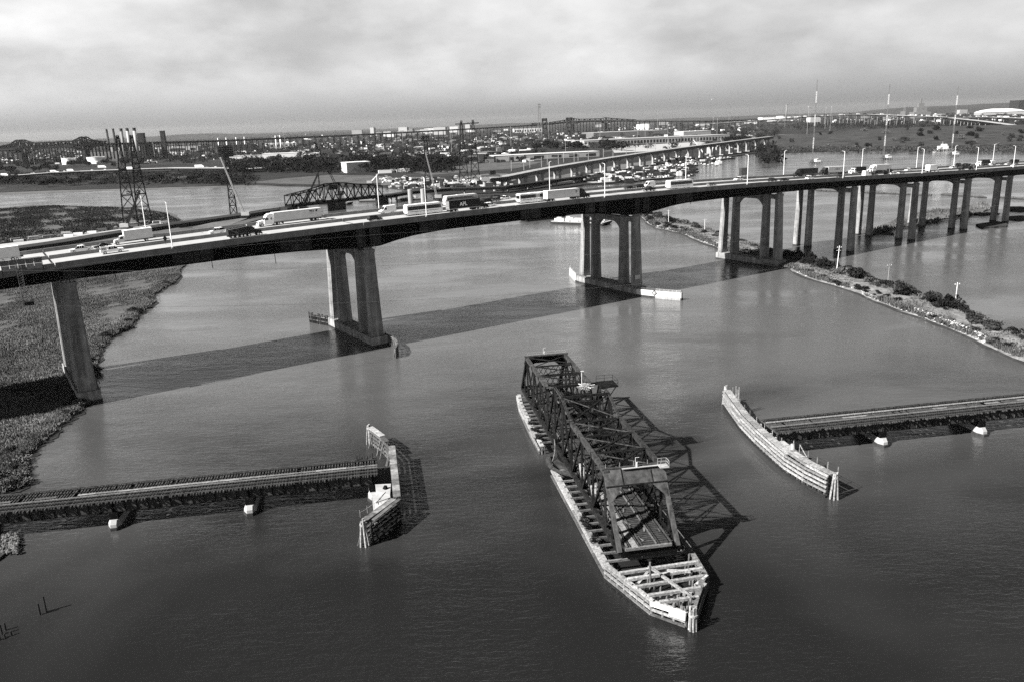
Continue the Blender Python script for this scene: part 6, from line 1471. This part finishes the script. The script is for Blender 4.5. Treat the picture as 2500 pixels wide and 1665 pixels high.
def hump(u0, u1, u2, u3, hh, low):
    """through truss between two pylons: anchor arm, main span, anchor arm"""
    us = np.linspace(u0, u3, 40); tp, bt = [], []
    for u in us:
        q = sk_at(u); d1 = abs(u - u1); d2 = abs(u - u2); f = max(math.exp(-(d1 / (u2 - u1) * 7) ** 2), math.exp(-(d2 / (u2 - u1) * 7) ** 2)); base_ = 12 if u1 < u < u2 else 12 * max(0, 1 - min(d1, d2) / (u1 - u0 + 1e-6)) + 3
        tp.append(q + Vector((0, 0, max(base_, hh * f + 8)))); bt.append(q - Vector((0, 0, 3 + low * f)))
    for s_ in (-11, 11):
        S_ = Vector((0, s_, 0))
        for k in range(len(us) - 1):
            MB().bar(tp[k] + S_, tp[k + 1] + S_, 3.0).build('top_chord', M_STEEL, sk); MB().bar(bt[k] + S_, bt[k + 1] + S_, 3.0).build('bottom_chord', M_STEEL, sk)
            MB().bar((bt if k % 2 else tp)[k] + S_, (tp if k % 2 else bt)[k + 1] + S_, 1.8).build('diagonal', M_STEEL, sk); MB().bar(bt[k] + S_, tp[k] + S_, 1.8).build('post', M_STEEL, sk)
    for u in (u1, u2):
        q = sk_at(u); MB().box(q.x, q.y, q.z / 2 - 6, 8, 26, q.z - 12).build('main_pier', M_DGREY, sk)
hump(.25, 1.0, 2.05, 2.6, 14, 12)
hump(10.7, 12.0, 13.0, 13.9, 9, 10)
# lift bridge towers near the right hump
for k, (x, by, ty, w) in enumerate(((1330, 330, 291, 26), (1390, 328, 289, 30))):
    p = G(x, by, 1.2); h = zat(0, ty, *p); t = thing('lift_tower', 'dark lift bridge tower by the skyway, %s one' % ['left', 'right'][k], 'tower', (p[0], p[1], 1.2)); 
    for sx in (-1, 1): MB().box(sx * w * .36, 0, h / 2, w * .22, w, h).build('leg', M_DGREY, t)
    MB().box(0, 0, h - 6, w, w, 14).build('sheave_house', M_DGREY, t); MB().box(0, 0, h * .4, w * .8, w, 8).build('brace', M_DGREY, t)
lattice_tower('tall slim communication tower with antennas on the skyline', (1318, 338), 254, 16, 5, ((.97, 12), (.9, 12)), None, M_GREY, 'communication_tower', thick=2.2)
# ---- far highway on the left bank and the viaduct on the right
hw_l = [G(x, y, 7) + (7,) for x, y in ((-200, 447), (0, 432), (120, 423), (200, 419), (300, 415), (420, 411), (560, 411), (640, 412))]
run('far_highway', 'pale far highway on a low dark viaduct along the left bank', 'highway', hw_l, 22, 2.4, 7, M_STEEL, M_CONC_L, 70, M_DGREY)
vr = []
for x, ty, by in ((1740, 303, 318), (1850, 295, 313), (2000, 284, 306), (2120, 280, 306), (2230, 284, 308), (2330, 288, 306), (2420, 287, 303), (2560, 292, 304)):
    p = G(x, by, 1.2); vr.append((p[0], p[1], zat(0, ty, *p)))
run('far_viaduct', 'long pale road viaduct on many columns across the right distance', 'viaduct', vr, 26, 3.5, 20, M_STEEL, M_CONC_L, 75, M_LGREY)
vr2 = []
for x, ty, by in ((2290, 286, 304), (2340, 291, 308), (2400, 297, 314), (2470, 306, 318)):
    p = G(x, by, 1.2); vr2.append((p[0], p[1], zat(0, ty, *p)))
run('far_ramp', 'ramp curving down to the right from the far road viaduct', 'viaduct', vr2, 20, 3, 20, M_STEEL, M_CONC_L, 70, M_LGREY)
# ---- vehicles too far to show parts
CARM = [MB().side([(-2.3, .3), (2.3, .3), (2.3, .8), (1.2, .95), (.6, 1.5), (-1.2, 1.5), (-2.2, .95)], -.9, .9).mesh('parked_car', m) for m in (M_WHITE, M_WHITE2, M_LGREY, M_GREY, M_BLACK)]
TRKM = [MB().side([(-6, .8), (4, .8), (4, .5), (6.2, .5), (6.2, 1.8), (5.4, 2.9), (4.2, 3.0), (4.2, 3.9), (-6, 3.9)], -1.25, 1.25).mesh('truck', m) for m in (M_WHITE, M_WHITE2, M_DGREY)]
CONM = [MB().box(0, 0, 1.4, 12, 2.5, 2.7).box(0, 0, 2.8, 12.1, 2.6, .12).mesh('shipping_container', m) for m in (M_WHITE, M_WHITE2, M_LGREY, M_GREY)]
def far_obj(name, me, p, ang, label, cat, group, sc_=1.0):
    o = obj(name, me); o.location = p; o.rotation_euler = (0, 0, ang); o.scale = (sc_,) * 3; return tag(o, label, cat, group)
for k in range(150):
    x = R.uniform(930, 1165); y = R.uniform(431, 452); 
    if y < 436 + (x - 930) * .02 and R.random() < .5: continue
    p = G(x, y, 1.3); far_obj('parked_car', R.choice(CARM), p + (1.3,), R.uniform(-.4, .4) + R.choice((0, .3, 1.6)), 'small parked car in the crowded lot behind the coach', 'car', 'cars parked in the construction lot')
for k in range(120):
    t_ = R.random(); x = 1400 + 300 * t_; y = 444 - 46 * t_ + R.uniform(-12, 4); p = G(x, y, 1.3); far_obj('parked_car', R.choice(CARM), p + (1.3,), R.uniform(0, 3), 'small parked car on the construction wharf', 'car', 'cars parked on the construction wharf')
for k in range(60):
    t_ = R.random(); u = t_ * (len(vr) - 1.01); q = Vector(vr[int(u)]) * (1 - u % 1) + Vector(vr[int(u) + 1]) * (u % 1); far_obj('truck' if R.random() < .45 else 'parked_car', R.choice(TRKM) if R.random() < .5 else R.choice(CARM[:3]), (q.x, q.y + R.uniform(-8, 8), q.z + .8), .2, 'vehicle on the far road viaduct', 'vehicle', 'traffic on the far road viaduct', 1.3)
for k in range(22):
    u = R.random() * (len(hw_l) - 1.01); q = Vector(hw_l[int(u)]) * (1 - u % 1) + Vector(hw_l[int(u) + 1]) * (u % 1); far_obj('truck', R.choice(TRKM[:2]) if R.random() < .3 else R.choice(CARM), (q.x, q.y + R.uniform(-7, 7), q.z + .8), -.05, 'vehicle on the far highway at the left bank', 'vehicle', 'traffic on the far highway')
for k, (x, y) in enumerate(((250, 411), (487, 410))): q = G(x, y, 8); far_obj('truck', TRKM[0], q + (7.8,), .05, 'large white truck on the far highway, %s one' % ['left', 'right'][k], 'truck', 'white trucks on the far highway', 1.3)
for p, k in far_items: far_obj('site_container', CONM[k % 4] if k % 3 else CARM[k % 5], p + (1.6,), .45 + R.uniform(-.3, .3), 'pale site container or vehicle along the rail embankment at left', 'container', 'items along the rail embankment', .5)
# ---- scattered industrial yards on the far bank
SHED = []
for k in range(10):
    w, d, h = R.choice((20, 30, 45, 60)), R.choice((14, 20, 30)), R.choice((5, 6, 8, 10, 13)); SHED.append((w, d, h))
def shed(p, k, m, rm, ang, label, group, s_=1.0):
    w, d, h = SHED[k]; t = thing('shed', label, 'building', p, ang, group); key = (k, m.name, rm.name)
    if key not in SHEDM: SHEDM[key] = (MB().box(0, 0, h / 2, w, d, h).mesh('wall', m), MB().box(0, 0, h + .25, w + .6, d + .6, .5).mesh('roof', rm) if k % 3 else MB().side([(-w / 2 - .4, h), (w / 2 + .4, h), (0, h + 2.2)], -d / 2 - .3, d / 2 + .3).mesh('roof', rm), MB().box(w * .2, -d / 2 - .06, h * .35, w * .16, .12, h * .6).mesh('door', M_DGREY))
    for nm, me in zip(('wall', 'roof', 'door'), SHEDM[key]): obj(nm, me, t)
    t.scale = (s_,) * 3
SHEDM = {}
zones = [(380, 900, 352, 392, 60), (880, 1300, 332, 398, 85), (1200, 1500, 325, 360, 40), (0, 380, 372, 400, 26), (1500, 1850, 305, 340, 34), (1950, 2480, 276, 296, 30), (620, 1250, 328, 350, 40)]
zn = ['beyond the tree belt', 'in the yards right of centre', 'below the lift towers', 'by the power station', 'on the flats right of the long warehouse', 'below the right horizon', 'just below the skyway']
for z_, (x0, x1, y0, y1, n) in enumerate(zones):
    for k in range(n):
        x = R.uniform(x0, x1); y = y0 + (y1 - y0) * R.random(); y -= 0; hz = 341.5 - x * .0349
        if y < hz + 9: continue
        p = G(x, y, 1.2); m = R.choice((M_WHITE, M_LGREY, M_GREY, M_DGREY, M_DGREY)); shed(p + (1.2,), R.randrange(10), m, R.choice((M_WHITE, M_LGREY, M_GREY, M_GREY, M_DGREY, M_DGREY)), R.choice((.1, .25, -.2, 1.5)), 'small industrial shed %s' % zn[z_], 'industrial sheds %s' % zn[z_], R.uniform(.35, .8))
for k in range(190):
    x = R.uniform(640, 1260); y = R.uniform(352, 398) if x > 900 else R.uniform(358, 386)
    p = G(x, y, 1.2); far_obj('shipping_container', R.choice(CONM), p + (1.2 + R.choice((0, 0, 2.9)),), R.choice((.1, .2, 1.4)), 'pale shipping container in the far yards', 'container', 'containers in the far yards', R.uniform(.8, 1.4))
for k, (x, y) in enumerate(((940, 424), (970, 421), (984, 421), (997, 419), (1160, 395), (1150, 370), (1290, 395))): p = G(x, y, 1.2); far_obj('office_trailer', CONM[k % 2], p + (1.2,), .3, 'white site trailer behind the crowded car lot, %s from the left' % ordinal(k), 'trailer', 'site trailers', 1.6)
# clutter of yards too small to pick apart
def clutter(name, label, n, zs, m, seed, s0=1.0):
    rr = random.Random(seed); mb = MB()
    for _ in range(n):
        x0, x1, y0, y1 = rr.choice(zs); x = rr.uniform(x0, x1); y = rr.uniform(y0, y1)
        if y < 341.5 - x * .0349 + 8: continue
        p = G(x, y, 1.2); k = s0 * rr.choice((1, 1, 1.5, 2.5)); w, d, h = rr.uniform(2, 9) * k, rr.uniform(2, 6) * k, rr.uniform(1.2, 4.5) * k; mb.box(p[0], p[1], 1.1 + h / 2, w, d, h, rr.choice((.1, .25, -.2)))
    tag(mb.build(name, m, None, 'stuff'), label, 'yard clutter')
CZ = [(380, 900, 350, 394), (640, 1260, 330, 396), (880, 1300, 340, 400), (1200, 1500, 322, 362), (0, 380, 370, 402), (1480, 1850, 303, 345), (1850, 2500, 272, 300)]
clutter('yard_clutter', 'small bright roofs and vehicles scattered over the far yards', 900, CZ, M_WHITE, 1, .8)
clutter('yard_clutter', 'small grey sheds and stacks scattered over the far yards', 900, CZ, M_GREY, 2)
clutter('yard_clutter', 'small dark blocks scattered over the far yards', 1300, CZ, M_DGREY, 3, 1.4)
clutter('wharf_clutter', 'small bright gear heaped on the construction wharf', 420, [(1400, 1560, 428, 446), (1500, 1690, 410, 432), (1600, 1760, 384, 405), (940, 1250, 440, 462)], M_WHITE2, 4, .4)
clutter('wharf_clutter', 'small dark gear heaped on the construction wharf', 520, [(1400, 1560, 428, 446), (1500, 1690, 410, 432), (1600, 1760, 384, 405), (940, 1250, 440, 462)], M_DGREY, 5, .5)
# distant skyline blocks
for k in range(60):
    x = R.choice((R.uniform(850, 1260), R.uniform(900, 1240), R.uniform(1400, 2450))); d = R.uniform(5200, 8000); X = ray(x, 300)[0] / ray(x, 300)[1] * d; h = R.choice((14, 18, 25, 35, 50)) * R.uniform(.8, 1.3)
    if x > 1400: h *= .6
    t = thing('skyline_block', 'hazy distant block on the skyline', 'building', (X, d, 1), R.uniform(-.3, .3), 'distant blocks on the skyline'); w = R.uniform(30, 90)
    MB().box(0, 0, h / 2, w, 40, h).build('wall', R.choice((M_LGREY, M_GREY, M_WHITE2)), t); MB().box(0, 0, h + 1.5, w * .5, 20, 3).build('penthouse', M_GREY, t)
# yard and street poles standing up from the far bank
POLM = (MB().tube((0, 0, 0), (0, 0, 1), .012, .008, 5).mesh('pole', M_LGREY), MB().box(0, 0, 1.0, .05, .03, .012).mesh('lamp_head', M_WHITE))
for k, (x, by, ty) in enumerate(((87, 413, 363), (379, 392, 350), (698, 372, 312), (1103, 376, 316), (1248, 366, 311), (985, 370, 318), (1381, 371, 330), (1340, 346, 300), (1465, 352, 305), (1557, 345, 300), (1630, 350, 300), (1916, 312, 258), (1970, 330, 262), (2014, 316, 265), (2026, 322, 262), (1750, 340, 292), (1740, 330, 288), (1605, 330, 292), (1575, 345, 306), (1620, 296, 274), (1660, 296, 276), (1780, 285, 268))):
    p = G(x, by, 1.2); h = zat(0, ty, *p) - 1.2; t = thing('tall_pole', 'tall thin yard pole on the far bank, %s' % ('number %d counted from the left' % (k + 1) if False else ['left of the tanks', 'right of the power station', 'rising behind the crane boom', 'left of the tower pair', 'left of the communication tower', 'near the broad-topped tower', 'above the catenary portals', 'by the left lift tower', 'below the skyway hump', 'right of the skyway hump', 'over the very long warehouse', 'left of the far road viaduct', 'beside the left radio mast', 'right of the left radio mast', 'farther right of the left radio mast', 'right of the very long warehouse', 'behind the white pier caps', 'behind the white tank', 'at the hall roof edge', 'faint on the horizon', 'faint on the horizon right of it', 'faint above the far sheds'][k]), 'pole', p + (1.2,), 0, 'tall yard poles on the far bank')
    for me in POLM: o = obj(me.name.split('.')[0], me, t)
    t.scale = (h * 1.0 if h < 40 else 40, h if h < 40 else 40, h)
for k, (x, by, ty) in enumerate(((1780, 306, 270), (1952, 300, 256), (1975, 300, 252), (2206, 292, 244))):
    lattice_tower('hazy power pylon on the right skyline, %s from the left' % ordinal(k), (x, by), ty, 14, 3, ((.95, 24), (.85, 24), (.75, 22)), None, M_GREY, 'pylon', thick=1.6, group='pylons on the right skyline')
chimney(1919, 296, 256, 5, M_GREY, 'single grey chimney on the right skyline', None, False)
st = thing('stacked_plant', 'hazy stepped plant tower on the right skyline', 'building', G(2245, 290) + (1,), 0)
for w, z, h in ((110, 0, 40), (70, 40, 30), (36, 70, 25), (10, 95, 30)): MB().box(0, 0, z + h / 2, w, w * .6, h).build('block', M_GREY, st)
# ---- trees
def tree_at(x, y, h, lab, grp, z=1.2):
    p = G(x, y, z); plant('tree', TREES, p + (z,), h * .62, h * .5, lab, 'tree', grp)
for k in range(112):
    x = R.uniform(560, 1110); lo = 404 + (x - 560) * -.012; y = R.uniform(lo, lo + 22); tree_at(x, y, R.uniform(11, 20), 'dark leafy tree in the belt across the middle distance', 'tree belt in the middle distance')
for k in range(38):
    x = R.uniform(1290, 1520); y = R.uniform(358, 372); tree_at(x, y, R.uniform(11, 20), 'dark tree in the clump before the very long warehouse', 'trees before the very long warehouse')
for k in range(28):
    x = R.uniform(-30, 150); y = R.uniform(402, 424); tree_at(x, y, R.uniform(9, 15), 'dark tree left of the tanks', 'trees at the left by the far highway')
for k in range(38):
    x = R.uniform(-20, 340); y = R.uniform(398, 414); tree_at(x, y, R.uniform(8, 14), 'dark tree below the tanks and the power station', 'trees below the tanks')
for k in range(36):
    x = R.uniform(-20, 220); y = R.uniform(440, 459); tree_at(x, y, R.uniform(7, 11), 'dark tree on the left river bank', 'trees on the left river bank')
for k in range(14):
    x = R.uniform(300, 560); y = R.uniform(440, 448); tree_at(x, y, R.uniform(6, 11), 'low dark tree on the river bank before the far highway', 'trees before the far highway')
for k in range(24):
    x = R.uniform(1180, 1330); y = R.uniform(378, 398); tree_at(x, y, R.uniform(6, 11), 'low tree beside the long low shed', 'trees beside the long low shed')
for x, y, h in ((1772, 349, 13), (1785, 348, 14), (1800, 348, 16), (1812, 349, 15), (1825, 348, 13), (1774, 355, 11), (1517, 369, 20), (1505, 368, 18)): tree_at(x, y, h, 'large round dark tree right of the very long warehouse' if x > 1600 else 'round tree at the edge of the pale yard', 'large trees right of the warehouse' if x > 1600 else 'round trees at the pale yard')
for k in range(48):
    x = R.uniform(1860, 2500); y = R.uniform(312, 366); tt = sm(1400, 1780, 0)
    # stand on the mound
    d = ray(x, y); best = None
    for s_ in np.linspace(1380, 2260, 160):
        X = d[0] / d[1] * s_; Z = CAM_H + d[2] / d[1] * s_
        if Z <= mound_z(X, s_): best = (X, s_, mound_z(X, s_)); break
    if best: plant('shrub', SHRUBS, best, R.uniform(3, 8), R.uniform(5, 9), 'dark bush on the grassy mound right of the river', 'shrub', 'bushes on the grassy mound')
# woods merged into one mass far out
wd = []
rr = np.random.default_rng(77)
def woods(name, label, n, xr, yr, hr, leaf, seed, m=M_LEAF_D):
    rr = np.random.default_rng(seed); xs = rr.uniform(*xr, n); ys = rr.uniform(*yr, n); C = []
    for x, y in zip(xs, ys):
        hz = 341.5 - x * .0349
        if y < hz + 6 or (x > 1330 and 345 < y < 360) or (x > 1150 and 366 < y < 402 and x < 1850): continue
        p = G(x, y, 1.2); C.append((p[0], p[1], rr.uniform(*hr)))
    C = np.array(C); k = rr.integers(0, len(C), len(C) * 40); c = np.c_[C[k, 0] + rr.normal(0, 5, len(k)), C[k, 1] + rr.normal(0, 5, len(k)), 1 + C[k, 2] * rr.uniform(.1, 1, len(k))]
    a = rr.normal(0, 1, (len(k), 3)); b = rr.normal(0, 1, (len(k), 3)); V = np.stack([c - a * leaf, c + b * leaf, c + a * leaf], 1)
    me = bpy.data.meshes.new(name); me.vertices.add(len(k) * 3); me.vertices.foreach_set('co', V.reshape(-1)); me.loops.add(len(k) * 3); me.loops.foreach_set('vertex_index', np.arange(len(k) * 3)); me.polygons.add(len(k)); me.polygons.foreach_set('loop_start', np.arange(0, len(k) * 3, 3)); me.update(calc_edges=True); me.materials.append(m)
    tag(obj(name, me, None, 'stuff'), label, 'woods')
woods('woods', 'dark far-off woods between the yards below the skyline', 1900, (0, 1900), (318, 400), (6, 15), 1.7, 5)
woods('woods', 'dark scrub on the left bank below the far highway', 420, (-40, 620), (422, 452), (1.5, 5), 1.0, 6)
woods('woods', 'dark far-off woods along the right skyline', 420, (1850, 2520), (272, 312), (7, 15), 2.0, 8)
woods('woods', 'dark scrub along the right river bank', 260, (1850, 2520), (362, 374), (2, 6), .9, 9, M_LEAF)
woods('woods', 'dark trees in a mass below the far road viaduct', 200, (1880, 2520), (302, 318), (9, 18), 1.6, 10)
woods('woods', 'dark undergrowth of the tree belt in the middle distance', 420, (560, 1110), (398, 424), (5, 13), 1.2, 11)
# pale skyline streaks and gulls
g1 = MB().add([(-.6, 0, .25), (-.25, .12, .1), (0, 0, 0), (.25, .12, .1), (.6, 0, .25), (0, -.15, -.03)], [(0, 1, 2), (2, 3, 4), (1, 5, 2), (3, 2, 5)])
d = ray(1736, 244); q = d * (160 / d[1]); o = g1.build('gull', M_WHITE, None); o.location = (q[0], q[1], q[2] + CAM_H); tag(o, 'white gull flying above the skyline right of centre', 'gull')
# ---------------------------------------------------------------- haze
HZ = 1.4e-5
hm = bpy.data.materials.new('haze'); hm.use_nodes = True; nt = hm.node_tree; nt.nodes.clear()
pv_ = nt.nodes.new('ShaderNodeVolumePrincipled'); pv_.inputs['Color'].default_value = (.9, .9, .9, 1); pv_.inputs['Density'].default_value = HZ; pv_.inputs['Anisotropy'].default_value = .2
oo = nt.nodes.new('ShaderNodeOutputMaterial'); nt.links.new(pv_.outputs[0], oo.inputs['Volume'])
hz_ = MB().span(-28000, 28000, -500, 27000, -7, 230).build('haze', hm, None, 'stuff')
tag(hz_, 'thin pale haze over the river and far bank', 'haze')
